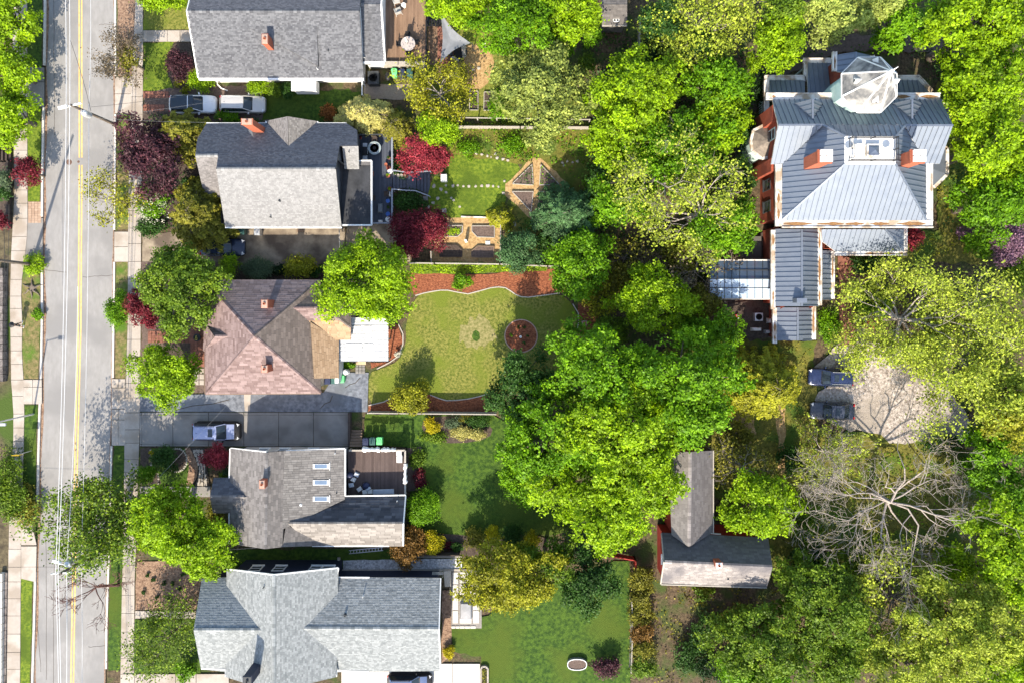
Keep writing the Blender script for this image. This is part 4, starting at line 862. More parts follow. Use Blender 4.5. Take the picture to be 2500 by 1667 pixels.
# ------------------------------------------------------------------ mansion with standing seam roof and tower
SEAM = mat('seam_metal', (.15,.18,.23), (.2,.23,.275), 1.3, .55, metal=.55, c=(.18,.21,.255), cscale=.5, spec=.6)
MINT = mat('mint_paint', (.42,.58,.54), (.52,.66,.62), 3, .7)
def seam_face(parent, pts, w_=.47, phase=0.0):
    """one object per standing seam panel"""
    n, u, v = frame(pts); o = pts[0]; pp = ccw([((p-o).dot(u), (p-o).dot(v)) for p in pts])
    x0, x1 = min(p[0] for p in pp), max(p[0] for p in pp); y0, y1 = min(p[1] for p in pp), max(p[1] for p in pp)
    k = max(1, round((x1-x0)/w_)); w_ = (x1-x0)/k
    for i in range(k):
        q = clip_poly([(x0+i*w_, y0-1), (x0+(i+1)*w_, y0-1), (x0+(i+1)*w_, y1+1), (x0+i*w_, y1+1)], pp)
        if not q: continue
        b = MB(); b.slab([o+u*a+v*c_+n*.03 for a, c_ in q], .03)
        xr = x0+i*w_+.03; ys = []
        for j in range(len(pp)):
            (ax, ay), (bx, by) = pp[j], pp[(j+1) % len(pp)]
            if (ax-xr)*(bx-xr) < 0: ys.append(ay+(by-ay)*(xr-ax)/(bx-ax))
        if len(ys) >= 2 and max(ys)-min(ys) > .08:
            ya, yb = min(ys), max(ys); c = [o+u*(xr+d)+v*y+n*hh for y in (ya, yb) for d, hh in ((-.028, .02), (.028, .02), (.028, .115), (-.028, .115))]
            b.add(c, [(0, 1, 2, 3), (7, 6, 5, 4), (0, 4, 5, 1), (1, 5, 6, 2), (2, 6, 7, 3), (3, 7, 4, 0)])
        b.build('panel', SEAM, parent)
h = House('mansion', 'brick mansion with blue grey metal roof and leaning slate tower', 'mansion', 2080, 400, 21); MN = h
def seam_roof(specs, pl=None, name='roof', th=.16):
    for sp in specs:
        pts, p_ = face(sp, pl); b = MB(); b.slab([q-V3((0,0,.01)) for q in pts], th); o = b.build(name, M['white_dirty'], h.root)
        h.planes.append(([(q.x, q.y) for q in pts], p_)); seam_face(o, pts)
RZ = mat('gutter_leaves', (.16,.075,.03), (.34,.19,.08), 6, .95, bump=.8)
def box_gutter(pts, wd=.55, z=None, name='box_gutter', litter=.5, side=1):
    """wide white built-in gutter outside an eave line (pixel points with height), litter lying in it"""
    for (a, b_) in zip(pts, pts[1:]):
        p, q = P(*a), P(*b_); d = (q-p).normalized(); o_ = V3((d.y, -d.x, 0)).normalized()*side
        m = MB()
        for off, w2, dz, ht in ((wd/2, wd, -.06, .12), (wd-.05, .1, .06, .3), (.04, .08, .02, .12)):
            m.beam(p+o_*off-d*(.0 if off < wd-.06 else 0)+V3((0,0,dz)), q+o_*off+d*(wd-.05)+V3((0,0,dz)), w2, ht)
        g_ = m.build(name, M['white_dirty'], h.root)
        L = (q-p).length; t = h.rng.uniform(0, .8)
        while t < L*.95:
            ln = min(L-t, h.rng.uniform(.8, 3.6))
            if h.rng.random() < litter:
                k = MB(); s0 = p+d*t+o_*(wd*.48)+V3((0,0,-.035)); n_ = 7
                up_, dn_ = [], []
                for i in range(n_+1):
                    w_ = wd*.27*math.sin(math.pi*(i+.25)/(n_+.5))*h.rng.uniform(.5, 1); up_.append(s0+d*ln*i/n_+o_*w_); dn_.append(s0+d*ln*i/n_-o_*w_)
                k.slab(up_+dn_[::-1], .02); k.build('leaf_litter', RZ, g_)
            t += ln+h.rng.uniform(.1, .9)
Z0, Z1, ZR = 7.5, 10.7, 10.0
seam_roof([[(1909,538,Z0),(2261,538,Z0),(2186,401,Z1),(2063,401)]])
seam_roof([[(2063,401),(2063,334),(2009,306),(1911,400),(1909,538)]], plane_of([P(1909,538,Z0), P(2063,401,Z1), P(2063,334,Z1)]))
seam_roof([[(2186,334),(2186,401),(2261,538),(2259,400),(2210,307)]], plane_of([P(2186,401,Z1), P(2186,334,Z1), P(2261,538,Z0)]))
seam_roof([[(1900,306,ZR),(2009,306,ZR),(1912,400),(1883,401,Z0)],[(2326,307,ZR),(2210,307,ZR),(2259,400),(2294,400,Z0)],
           [(1886,244,Z0),(2296,244),(2326,306,ZR),(1900,306,ZR)],[(2009,306,ZR),(2210,307,ZR),(2186,334,Z1),(2063,334)]])
def hipline(a, b_): h.trim([(a, b_)], SEAM, .16, .1, 'hip_cap', .1)
for a, b_ in (((2063,401,Z1),(1909,538,Z0)),((2186,401,Z1),(2261,538,Z0)),((2063,334,Z1),(2009,306,ZR)),((2186,334,Z1),(2210,307,ZR)),((1900,306,ZR),(2009,306,ZR)),((2326,307,ZR),(2210,307,ZR))): hipline(a, b_)
for ax, bx, cx in ((1983.5,1937,2010),(2226,2176,2253)):
    zc = on_plane(ax,292,plane_of([P(1886,244,Z0), P(1900,306,ZR), P(2326,306,ZR)])).z
    seam_roof([[(ax,292,zc),(ax,243,zc),(bx,255,Z0+.35)],[(ax,292,zc),(ax,243,zc),(cx,254,Z0+.35)]], name='dormer_roof', th=.1); hipline((ax,292,zc+.02),(ax,243,zc+.02))
    g_ = MB(); q = [P(bx+6,254,Z0+.3), P(cx-6,254,Z0+.3), P(ax,247,zc-.12)]; g_.slab([v+V3((0,0,0)) for v in q], .2, d=V3((0,-.2,0))); g_.build('dormer_gable', MINT, h.root)
h.walls(1909,300,2261,538,Z0,.45,SIDE['brickw']); h.walls(1890,246,2294,399,Z0,.45,SIDE['brickw'])
box_gutter([(1909,538,Z0),(2261,538,Z0)], .7, litter=.75, side=1); box_gutter([(1909,402,Z0),(1909,538,Z0)], .6, litter=.3, side=1); box_gutter([(2261,538,Z0),(2261,402,Z0)], .6, litter=.5, side=1)
box_gutter([(2030,244,Z0),(1886,244,Z0)], .62, litter=.4, side=1); box_gutter([(2296,244,Z0),(2186,244,Z0)], .62, litter=.85, side=1)
xw = P(1909,0,Z0).x+.45
for py in (452,505):
    for z_ in (5.7, 2.2): h.window((xw, P(0,py,z_).y, z_), (-1,0,0), .95, 1.7, M['darkgrey'], M['glass'])
xa = P(1890,0,Z0).x+.45
h.window((xa, P(0,330,5.6).y, 5.6), (-1,0,0), .9, 1.7, MINT, M['glass'])
b = MB(); q = P(1872,300,6.0); b.box((xa-.25, P(0,285,6).y, 0), (.5, 1.5, 7.2)); b.box((xa-.2, P(0,405,6).y, 0), (.4, 1.2, 6.6)); b.build('brick_pilaster', SIDE['brickw'], h.root)
# roof deck with railing
b = MB(); dk = [P(x, y, Z1+.06) for x, y in ((2062,333),(2187,333),(2187,402),(2062,402))]; b.slab(dk, .3); D_ = b.build('roof_deck', M['white'], h.root)
rp = [P(x, y, Z1) for x, y in ((2070,340),(2180,340),(2180,395),(2070,395))]
for i in range(4):
    p, q = rp[i], rp[(i+1) % 4]
    for k in range(3):
        u = k/2 if i % 2 == 0 else k/2
        if k == 2: continue
        b = MB(); s = p.lerp(q, k/2); b.tube([s, s+V3((0,0,1.0))], .045, 6); b.build('post', M['black'], D_)
    for z_ in (.35, .65, .98): b = MB(); b.tube([p+V3((0,0,z_)), q+V3((0,0,z_))], .028, 5); b.build('rail', M['black'], D_)
b = MB(); q = [P(x, y, Z1+.45) for x, y in ((2117,352),(2150,352),(2150,383),(2117,383))]; b.slab(q, .5); sk = b.build('skylight', M['white_dirty'], h.root)
b = MB(); c_ = sum(q, V3())/4; b.add([c_+(v-c_)*.78+V3((0,0,.01)) for v in q]+[c_+V3((0,0,.3))], [(0,3,4),(1,0,4),(2,1,4),(3,2,4)]); b.build('pane', glassy('skylight_pane', (.07,.09,.13)), sk)
# chimneys with four white pots each
for px, py in ((2019,380),(2247,380)):
    c = P(px, py, 12.4); b = MB(); b.box((c.x, c.y, 8.2), (1.1, 1.05, 3.95)); b.box((c.x, c.y, 11.75), (1.25, 1.2, .25)); o = b.build('chimney', M['brick'], h.root)
    for dx in (-.27, .27):
        for dy in (-.27, .27): k = MB(); k.box((c.x+dx, c.y+dy, 12.1), (.48, .48, .28)); k.build('chimney_pot', M['white'], o)
# tower
tc = P(2122,208,10.9); TR = 2.55; TD = 1.7
def octa(r, z, ph=math.pi/8): return [V3((tc.x+r*math.cos(ph+i*math.pi/4), tc.y+r*math.sin(ph+i*math.pi/4), z)) for i in range(8)]
tw = MB()
for z0, z1, r0, r1 in ((-.1,8.4,1.98,1.98),):
    a, c = octa(r0, z0), octa(r1, z1)
    for i in range(8): tw.poly([a[i], a[(i+1) % 8], c[(i+1) % 8], c[i]])
T = tw.build('tower', MINT, h.root)
tw = MB()
for z0, z1, r0, r1 in ((8.4,10.3,2.0,2.05),(10.3,10.7,2.05,2.42),(10.7,10.9,2.42,2.5),(8.35,8.4,2.2,2.2)):
    a, c = octa(r0, z0), octa(r1, z1)
    for i in range(8): tw.poly([a[i], a[(i+1) % 8], c[(i+1) % 8], c[i]])
tw.build('cornice', MINT, T)
ap = V3((tc.x, tc.y, 14.7)); ev = octa(TR, 10.9)
SL = roofmat('tower_slate', (.085,.09,.095), (.21,.205,.2), c=(.36,.35,.33), cscale=.75)
for i in range(8):
    f_ = [ev[i], ev[(i+1) % 8], ap]; b = MB(); b.poly(f_); o = b.build('spire_face', SL, T); sh = MB(); shingles(sh, f_, h.rng, .22, .26, lift=.015); sh.build('slates', SL, o)['kind'] = 'stuff'
    b = MB(); b.tube([ev[i]+V3((0,0,.03)), ap+V3((0,0,.05))], [.075, .06], 6); b.build('ridge_roll', M['white'], T)
    b = MB(); b.beam(ev[i]+V3((0,0,.04)), ev[(i+1) % 8]+V3((0,0,.04)), .16, .14); b.build('spire_eave', M['white'], T)
b = MB(); b.tube([ap-V3((0,0,.3)), ap+V3((0,0,.25)), ap+V3((0,0,.3)), ap+V3((0,0,1.1))], [.24, .15, .07, .03], 8); b.build('finial', M['white'], T)
for i, s_ in ((6, 1), (4, 1), (0, 1), (2, 1)):   # small gabled lucarnes on the spire
    m1 = (ev[(i-1) % 8]+ev[i])/2; n_ = V3((m1.x-tc.x, m1.y-tc.y, 0)).normalized(); t_ = V3((-n_.y, n_.x, 0)); base = m1*.62+ap*.38+n_*.1
    a0 = base+t_*.26+n_*.3-V3((0,0,.3)); a1 = base-t_*.26+n_*.3-V3((0,0,.3)); a2 = base+n_*.3+V3((0,0,.2)); bk = base-n_*.4+V3((0,0,.2))
    b = MB(); b.add([a0, a1, a2, bk, a0-n_*.7, a1-n_*.7], [(0, 1, 2), (0, 2, 3, 4), (2, 1, 5, 3)]); b.build('lucarne', M['white'], T)
    b = MB(); c_ = (a0+a1+a2)/3+n_*.012; b.add([c_+t_*.14-V3((0,0,.14)), c_-t_*.14-V3((0,0,.14)), c_+V3((0,0,.16))], [(0, 1, 2)]); b.build('opening', M['black'], T)
# porches and bays
seam_roof([[(1878,197,4.0),(1965,197,4.0),(1965,246,4.9),(1878,246)],[(1972,155,4.0),(2030,155,4.0),(2030,246),(1972,246,5.0)],[(2190,197,4.0),(2241,197,4.0),(2270,228),(2270,246,4.8),(2190,246)]], name='porch_roof')
h.planes = h.planes[:-3]
box_gutter([(1968,197,4.0),(1878,197,4.0)], .5, litter=.3, side=1); box_gutter([(1878,197,4.0),(1878,300,4.0)], .5, litter=.3, side=1)
box_gutter([(2030,155,4.0),(1972,155,4.0)], .5, litter=.2, side=1); box_gutter([(1972,155,4.0),(1972,190,4.0)], .4, litter=.2, side=1); box_gutter([(2243,197,4.0),(2190,197,4.0)], .5, litter=.4, side=1); box_gutter([(2272,228,4.0),(2243,197,4.0)], .4, litter=.1, side=1)
for x, y in ((1880,200),(1920,200),(1962,200),(1975,158),(2028,158),(2238,200),(2268,230)): q = P(x, y, 3.8); b = MB(); b.tube([(q.x,q.y,-.1),(q.x,q.y,3.8)], .1, 8); b.build('porch_post', MINT, h.root)
q0, q1 = P(1862,225,1.2), P(1860,300,1.2); b = MB(); b.beam(q0, q1, .08, .08)
for i in range(14): s = q0.lerp(q1, i/13); b.beam((s.x,s.y,1.15), (s.x+.001,s.y,.1), .05, .05)
b.build('porch_railing', MINT, h.root)
seam_roof([[(2089,128,7.4),(2089,178,7.4),(2044,176),(2044,136,6.6)],[(2089,128,7.4),(2089,178,7.4),(2124,176),(2124,136,6.6)]], name='entry_roof'); hipline((2089,128,7.42),(2089,178,7.42)); h.planes = h.planes[:-2]
box_gutter([(2044,174,6.6),(2044,136,6.6)], .42, litter=.6, side=-1); box_gutter([(2124,136,6.6),(2124,174,6.6)], .42, litter=.6, side=-1)
a, c = P(2046,140,6.6), P(2122,200,6.6); b = MB(); b.prism([(a.x+.1,a.y-.1),(c.x-.1,a.y-.1),(c.x-.1,c.y),(a.x+.1,c.y)], -.1, 6.45); b.build('entry_wall', SIDE['brickw'], h.root)
def bay(pix, inner, z0, z1, m, nm):
    pts = [P(x, y, z0) for x, y in pix]; ctr = P(inner[0], inner[1], z1); b = MB()
    for p, q in zip(pts, pts[1:]): b.poly([p, q, ctr])
    o = b.build(nm+'_roof', m, h.root)
    for p, q in zip(pts, pts[1:]):
        k = MB(); k.beam(p+V3((0,0,.05)), q+V3((0,0,.05)), .34, .25); k.build('gutter', M['white_dirty'], o)
    wl = MB(); cc = V3((ctr.x, ctr.y, 0))
    for p, q in zip(pts, pts[1:]): a_, b_ = p.lerp(V3((ctr.x,ctr.y,p.z)), .14), q.lerp(V3((ctr.x,ctr.y,q.z)), .14); wl.poly([(a_.x,a_.y,-.1),(b_.x,b_.y,-.1),(b_.x,b_.y,z0-.1),(a_.x,a_.y,z0-.1)])
    wl.build(nm+'_wall', MINT, o)
bay([(1876,302),(1840,320),(1834,345),(1838,368),(1860,386),(1876,384)], (1880,344), 4.4, 5.3, mat('aged_bay_metal', (.10,.085,.075), (.26,.22,.18), 3, .7), 'bay')
bay([(2280,362),(2312,362),(2312,426),(2280,457)], (2270,410), 4.2, 4.9, SEAM, 'bay'); bay([(2285,250),(2302,250),(2316,268),(2316,286)], (2285,282), 4.6, 5.2, SEAM, 'bay')
# south wings
seam_roof([[(1893,560,4.6),(1893,748,4.6),(1957,748,5.9),(1957,560)],[(1957,560,5.9),(1957,748,5.9),(1996,748,4.6),(1996,560)]], name='wing_roof'); hipline((1957,560,5.92),(1957,748,5.92))
h.walls(1893,545,1996,748,4.6,.3,SIDE['brickw'])
box_gutter([(1893,562,4.6),(1893,746,4.6)], .42, litter=.8, side=1); box_gutter([(1996,746,4.6),(1996,562,4.6)], .4, litter=.8, side=1)
seam_roof([[(1897,751,3.2),(1897,831,3.2),(1947,831,4.1),(1947,751)],[(1947,751,4.1),(1947,831,4.1),(1981,831,3.2),(1981,751)]], name='rear_wing_roof'); hipline((1947,751,4.12),(1947,831,4.12))
h.walls(1897,740,1981,831,3.2,.25,SIDE['brickw']); box_gutter([(1897,752,3.2),(1897,829,3.2)], .42, litter=.7, side=1); box_gutter([(1981,829,3.2),(1981,752,3.2)], .42, litter=.7, side=1)
b = MB(); c = P(1958,734,6.6); b.box((c.x,c.y,5.2), (.95,.42,1.4)); b.build('vent_box', SEAM, h.root)
seam_roof([[(2006,560,5.6),(2160,560,5.6),(2206,614),(2040,614,4.2),(2008,590)],[(2160,560,5.6),(2206,560,4.6),(2206,614,4.2)]], name='wing_roof'); hipline((2160,560,5.62),(2206,614,4.22))
box_gutter([(2040,614,4.2),(2206,614,4.2)], .42, litter=.8, side=1); box_gutter([(2206,614,4.2),(2206,560,4.2)], .35, litter=.3, side=1); h.walls(2006,540,2206,614,4.2,.3,SIDE['brickw'])
seam_roof([[(2007,612,3.9),(2028,612,3.3),(2028,732,3.3),(2007,732)]], name='lean_to_roof'); box_gutter([(2028,730,3.3),(2028,620,3.3)], .38, litter=.7, side=1); h.walls(1998,600,2028,732,3.3,.15,SIDE['brickw'])
# furniture on the roof deck
for px, py, lb in ((2078,370,'round white table left of the deck skylight on mansion roof'),(2170,368,'round white table right of the deck skylight on mansion roof')):
    c = P(px, py, Z1+.8); b = MB(); r_ = thing('round_table', lb, 'table', (c.x, c.y, Z1+.06)); b.lathe((c.x,c.y,Z1+.66), [(.30,0),(.34,.03),(.34,.05),(.01,.06)], 18); b.build('table_top', M['white'], r_)
    b = MB(); b.lathe((c.x,c.y,Z1+.07), [(.2,0),(.05,.05),(.04,.6)], 10); b.build('pedestal', M['white'], r_)
c = P(2100,366,Z1+.5); r_ = thing('covered_lounger', 'white covered lounger left of the roof skylight', 'lounger', (c.x,c.y,Z1+.06))
b = MB(); b.box((c.x,c.y,Z1+.3), (.75,1.15,.16), .1, top=(.9,.9)); b.box((c.x-.3,c.y,Z1+.42), (.2,1.0,.45), .1, top=(.7,.9)); b.build('cushion', M['white'], r_)
for dx in (-.3,.3):
    for dy in (-.5,.5): b = MB(); b.box((c.x+dx,c.y+dy,Z1+.06), (.06,.06,.25)); b.build('leg', M['wood'], r_)
# greenhouse
gh = thing('greenhouse', 'glass greenhouse with pale blue panes left of the mansion', 'greenhouse', P(1805,682))
cols = [1733,1751,1769,1787,1806,1824,1843,1862,1880]; rows = [(636,2.2),(660,2.75),(681,3.3),(703,2.75),(730,2.1)]
GL = glassy('dark_reflection_glass', (.12,.17,.24), .1)  # dark reflection and pale sky of the panes put into their glass colours
for j in range(4):
    for i in range(8):
        q = [P(x, y, z) for (x, y, z) in ((cols[i],)+rows[j], (cols[i+1],)+rows[j], (cols[i+1],)+rows[j+1], (cols[i],)+rows[j+1])]; c_ = sum(q, V3())/4
        b = MB(); b.slab([c_+(v-c_)*.95 for v in q], .015); b.build('pane', GL if j < 2 else M['glass_sky'], gh)
for j in range(5):
    y, z = rows[j]; b = MB(); b.beam(P(cols[0], y, z+.03), P(cols[-1], y, z+.03), .09 if j in (1, 2, 3) else .16, .12); b.build('purlin', M['white_dirty'] if j in (0, 4) else M['darkgrey'], gh)
for x in cols:
    for (ya, za), (yb, zb) in zip(rows, rows[1:]): b = MB(); b.beam(P(x, ya, za+.025), P(x, yb, zb+.025), .06, .1); b.build('rafter', M['darkgrey'], gh)
b = MB()
for y, z in (rows[0], rows[4]):
    p, q = P(cols[0], y, z), P(cols[-1], y, z); b.poly([(p.x,p.y,-.1),(q.x,q.y,-.1),(q.x,q.y,z-.05),(p.x,p.y,z-.05)])
b.build('wall', SIDE['brickw'], gh)
# ------------------------------------------------------------------ vehicles
def sup(t, p): return max(0.0, 1-abs(t)**p)**(1/p)
def car(name, label, px, py, ang, L, W, Ht, paint, style='wagon', glassroof=False, sunroof=False, rails=True, trim_and_shade=False, zc=.9, grp=None):
    """front points to local +x; ang in degrees of the picture plane"""
    c = P(px, py, zc); root = thing(name, label, 'car', (c.x, c.y, 0), math.radians(ang), grp)
    hl, hw = L/2, W/2
    cowl, rear_b = hl*.40, (-hl*.93 if style in ('wagon', 'suv') else -hl*.72)   # bottoms of windscreen and rear glass
    rf, rr = hl*.13, (-hl*.80 if style in ('wagon', 'suv') else -hl*.40)         # roof front / rear
    belt = Ht*.60 if style == 'suv' else Ht*.62
    def prof(x):                                        # top of the lower body along the car
        u = x/hl
        if u > .40: return belt*(1.0-.26*((u-.40)/.6)**1.7)
        if u < rear_b/hl: return belt*(1.02-.10*((rear_b/hl-u)/max(.02, 1+rear_b/hl))**1.5)
        return belt*1.02
    ns = 30; b = MB(); vs = []; sec = 13
    for i in range(ns+1):
        u = -1+2*i/ns; u = math.copysign(abs(u)**.82, u); x = u*hl
        w_ = hw*(.60+.40*sup(u, 5.0)) if abs(u) > .0 else hw
        w_ = hw*max(.72, sup(u*.985, 6.5)) if abs(u) < .995 else hw*.70
        zt = prof(x); zb = .24+.10*max(0, abs(u)-.86)/.14
        wa = 0
        for k, (yy, zz) in enumerate(((-.90, zb), (-.985, zb+.12), (-1.0, .55*zt+.1), (-.985, zt*.84), (-.93, zt*.955), (-.80, zt), (0, zt+.035), (.80, zt), (.93, zt*.955), (.985, zt*.84), (1.0, .55*zt+.1), (.985, zb+.12), (.90, zb))):
            vs.append((x*(1-.012*(abs(zz-.6) if abs(u) > .97 else 0)), yy*w_, zz))
    fs = [(i*sec+k, (i+1)*sec+k, (i+1)*sec+k+1, i*sec+k+1) for i in range(ns) for k in range(sec-1)]
    fs += [tuple(range(sec)), tuple(range(ns*sec+sec-1, ns*sec-1, -1)), ] + [(i*sec, i*sec+sec-1, (i+1)*sec+sec-1, (i+1)*sec) for i in range(ns)]
    if trim_and_shade:  # black sides combine cladding with dark shading and reflections painted into the body
        top_ = lambda f: len(f) == 4 and all(5 <= i % sec <= 7 and 2 <= i//sec <= ns-4 for i in f)
        lo = MB(); lo.add([(x*1.002, y*1.006, z-.004) for x, y, z in vs], [f for f in fs if not top_(f)]); lo.build('lower_body', M['black'], root, smooth=True, local=True); fs = [f for f in fs if top_(f)]
    b.add(vs, fs); b.build('body', paint, root, smooth=True, local=True)
    tw = hw*.70 if style != 'suv' else hw*.74; bw = hw*.885; zr = Ht-.05; zb = belt*1.0
    A = [(cowl, bw*.92), (rear_b, bw*.92)]
    # glass: windscreen, rear window, side windows as slightly bowed panels
    def panel(nm, p, m, bow=(0, 0, 0), n=6, inset=0.0):
        q = MB(); vs = []; p = [V3(v) for v in p]
        for i in range(n+1):
            for j in range(n+1):
                s, t = i/n, j/n; v = p[0].lerp(p[1], s).lerp(p[3].lerp(p[2], s), t); v = v+V3(bow)*(4*s*(1-s)); vs.append(v)
        q.add(vs, [(i*(n+1)+j, (i+1)*(n+1)+j, (i+1)*(n+1)+j+1, i*(n+1)+j+1) for i in range(n) for j in range(n)]); return q.build(nm, m, root, smooth=True, local=True)
    panel('windshield', [(cowl+.02, -bw*.90, zb), (cowl+.02, bw*.90, zb), (rf, tw*.93, zr), (rf, -tw*.93, zr)], M['glass_car'], (.10, 0, .02))
    panel('rear_window', [(rear_b, bw*.86, zb), (rear_b, -bw*.86, zb), (rr, -tw*.90, zr), (rr, tw*.90, zr)], M['glass_car'], (-.06, 0, .02))
    for s in (-1, 1): panel('side_window', [(rear_b+.05, s*bw, zb), (cowl-.02, s*bw, zb), (rf+.02, s*tw, zr-.01), (rr-.02, s*tw, zr-.01)], M['glass_car'], (0, s*.02, 0))
    # pillars
    for s in (-1, 1):
        for nm, a, t, r in (('front_pillar', (cowl+.03, s*bw*.95, zb), (rf, s*tw*.98, zr), .045), ('rear_pillar', (rear_b+.02, s*bw*.93, zb), (rr, s*tw*.97, zr), .06 if style != 'suv' else .09), ('centre_pillar', ((cowl+rear_b)/2+.1, s*(bw+.006), zb), ((rf+rr)/2+.1, s*(tw+.012), zr), .03)):
            q = MB(); q.tube([a, t], r, 6); q.build(nm, paint if nm != 'centre_pillar' else M['black'], root, local=True)
    # roof skin with crown
    q = MB(); vs = []; nx, ny = 10, 8
    for i in range(nx+1):
        for j in range(ny+1):
            s, t = i/nx, -1+2*j/ny; x = rr+(rf-rr)*s; vs.append((x+(.07*(1-t*t) if i == nx else -.04*(1-t*t) if i == 0 else 0), t*tw*1.0, zr+.055*(1-t*t)+.03*(1-(2*s-1)**2)))
    n0 = len(vs); q.add(vs, [(i*(ny+1)+j, (i+1)*(ny+1)+j, (i+1)*(ny+1)+j+1, i*(ny+1)+j+1) for i in range(nx) for j in range(ny)]); q.build('roof', M['glass_car'] if glassroof else paint, root, smooth=True, local=True)
    if glassroof: q = MB(); q.box(((rf+rr)/2+.5*(rf-rr)*.55, 0, zr+.06), (.07, tw*1.9, .04)); q.build('roof_bar', paint, root, local=True)
    if sunroof: q = MB(); q.box((rf-.55, 0, zr+.075), (.46, tw*1.12, .03), top=(.94, .96)); q.build('sunroof', M['glass_car'], root, local=True)
    if rails:
        for s in (-1, 1): q = MB(); q.tube([(rf-.15, s*tw*.93, zr+.03), (rf-.25, s*tw*.93, zr+.10), (rr+.2, s*tw*.93, zr+.10), (rr+.08, s*tw*.93, zr+.02)], .025, 5); q.build('roof_rail', M['black'] if trim_and_shade else M['steel'], root, local=True)
    q = MB(); q.box((rr+.28, 0, zr+.05), (.12, .05, .07), top=(.3, .6)); q.build('antenna_fin', M['black'], root, local=True)
    for s in (-1, 1):
        q = MB(); q.box((hl*.885, s*hw*.68, belt*.70), (.34, .34, .12), -s*.5, top=(.6, .8)); q.build('headlight', M['clearlens'], root, local=True)
        q = MB(); q.box((-hl*.955, s*hw*.70, belt*.72), (.14, .30, .22), s*.35); q.build('tail_light', M['redlens'], root, local=True)
        q = MB(); q.box((cowl-.22, s*(hw+.08), belt*.93), (.14, .22, .15), s*.2, top=(.8, .9)); q.build('mirror', M['black'] if trim_and_shade else paint, root, local=True)
        for x in (hl*.60, -hl*.58):
            q = MB(); r = .335; prof_ = [(.20, -.11), (r-.03, -.11), (r, -.07), (r, .07), (r-.03, .11), (.20, .11)]; vs = []; n = 18
            for rr_, d in prof_:
                for k in range(n): a = 2*math.pi*k/n; vs.append((x+rr_*math.cos(a), s*(hw-.12)+d, r+rr_*math.sin(a)))
            q.add(vs, [(i*n+k, i*n+(k+1) % n, (i+1)*n+(k+1) % n, (i+1)*n+k) for i in range(5) for k in range(n)]); wh = q.build('wheel', M['rubber'], root, smooth=True, local=True)
            q = MB(); vs = []
            for rr_, d in ((.21, .08), (.19, .05), (.06, .05), (.04, .075), (.005, .075)):
                for k in range(n): a = 2*math.pi*k/n; vs.append((x+rr_*math.cos(a), s*(hw-.12)+s*d, r+rr_*math.sin(a)))
            q.add(vs, [(i*n+k, i*n+(k+1) % n, (i+1)*n+(k+1) % n, (i+1)*n+k) for i in range(4) for k in range(n)]); q.build('rim', M['steel'], wh, local=True)
    q = MB(); q.box((hl*.97, 0, .32), (.06, hw*1.1, .22)); q.build('grille', M['black'], root, local=True)
    q = MB(); q.box((cowl+.10, 0, prof(cowl+.1)+.02), (.12, bw*1.65, .02)); q.build('wiper_cowl', M['black'], root, local=True)
    for s in (-.38, .3):
        q = MB(); q.tube([(cowl+.06, s*bw, zb+.04), (cowl-.12, s*bw+.5*bw, zb+.16)], .012, 4); q.build('wiper', M['black'], root, local=True)
    if trim_and_shade:
        for s in (-1, 1): q = MB(); q.box((0, s*(hw-.02), .3), (L*.86, .07, .28)); q.build('sill_cladding', M['black'], root, local=True)
        q = MB(); q.box((hl*.955, 0, .30), (.16, hw*1.45, .32), top=(.8, .95)); q.build('bumper', M['black'], root, local=True)
    return root
M['glass_car'] = glassy('car_glass', (.02,.03,.04), .06)
car('parked_car', 'white car with long dark glass roof, rear one on the dirt strip', 469, 254, 0, 4.7, 1.86, 1.5, carpaint('white_car_paint', (.72,.74,.76), .05), 'wagon', glassroof=True, rails=False)
car('parked_car', 'silver wagon with roof rails in front of the white car', 591, 254, -1, 4.55, 1.78, 1.55, carpaint('silver_car_paint', (.52,.50,.47), .3), 'wagon')
car('parked_car', 'dark blue car half hidden under olive tree on stained driveway', 541, 604, 0, 4.5, 1.8, 1.45, carpaint('navy_car_paint', (.015,.025,.055), .15), 'sedan', rails=False)
car('parked_car', 'lavender grey SUV with black trim on the concrete driveway', 527, 1053, 0, 4.75, 1.88, 1.72, carpaint('lavender_car_paint', (.27,.31,.46), .2), 'suv', sunroof=True, trim_and_shade=True)
car('parked_car', 'dark blue wagon with sunroof on the gravel lot, upper of two', 2030, 921, 178.5, 4.45, 1.8, 1.55, carpaint('blue_car_paint', (.02,.032,.085), .15), 'wagon', sunroof=True)
car('parked_car', 'dark grey sedan on the gravel lot under budding branches', 2034, 1003, 178.5, 4.45, 1.78, 1.45, carpaint('grey_car_paint', (.05,.058,.08), .15), 'sedan', sunroof=True, rails=False)
car('parked_car', 'black and blue SUV cut off by the bottom edge', 1000, 1668, 0, 4.5, 1.85, 1.7, carpaint('steelblue_car_paint', (.09,.13,.24), .2), 'suv', sunroof=True, trim_and_shade=True)
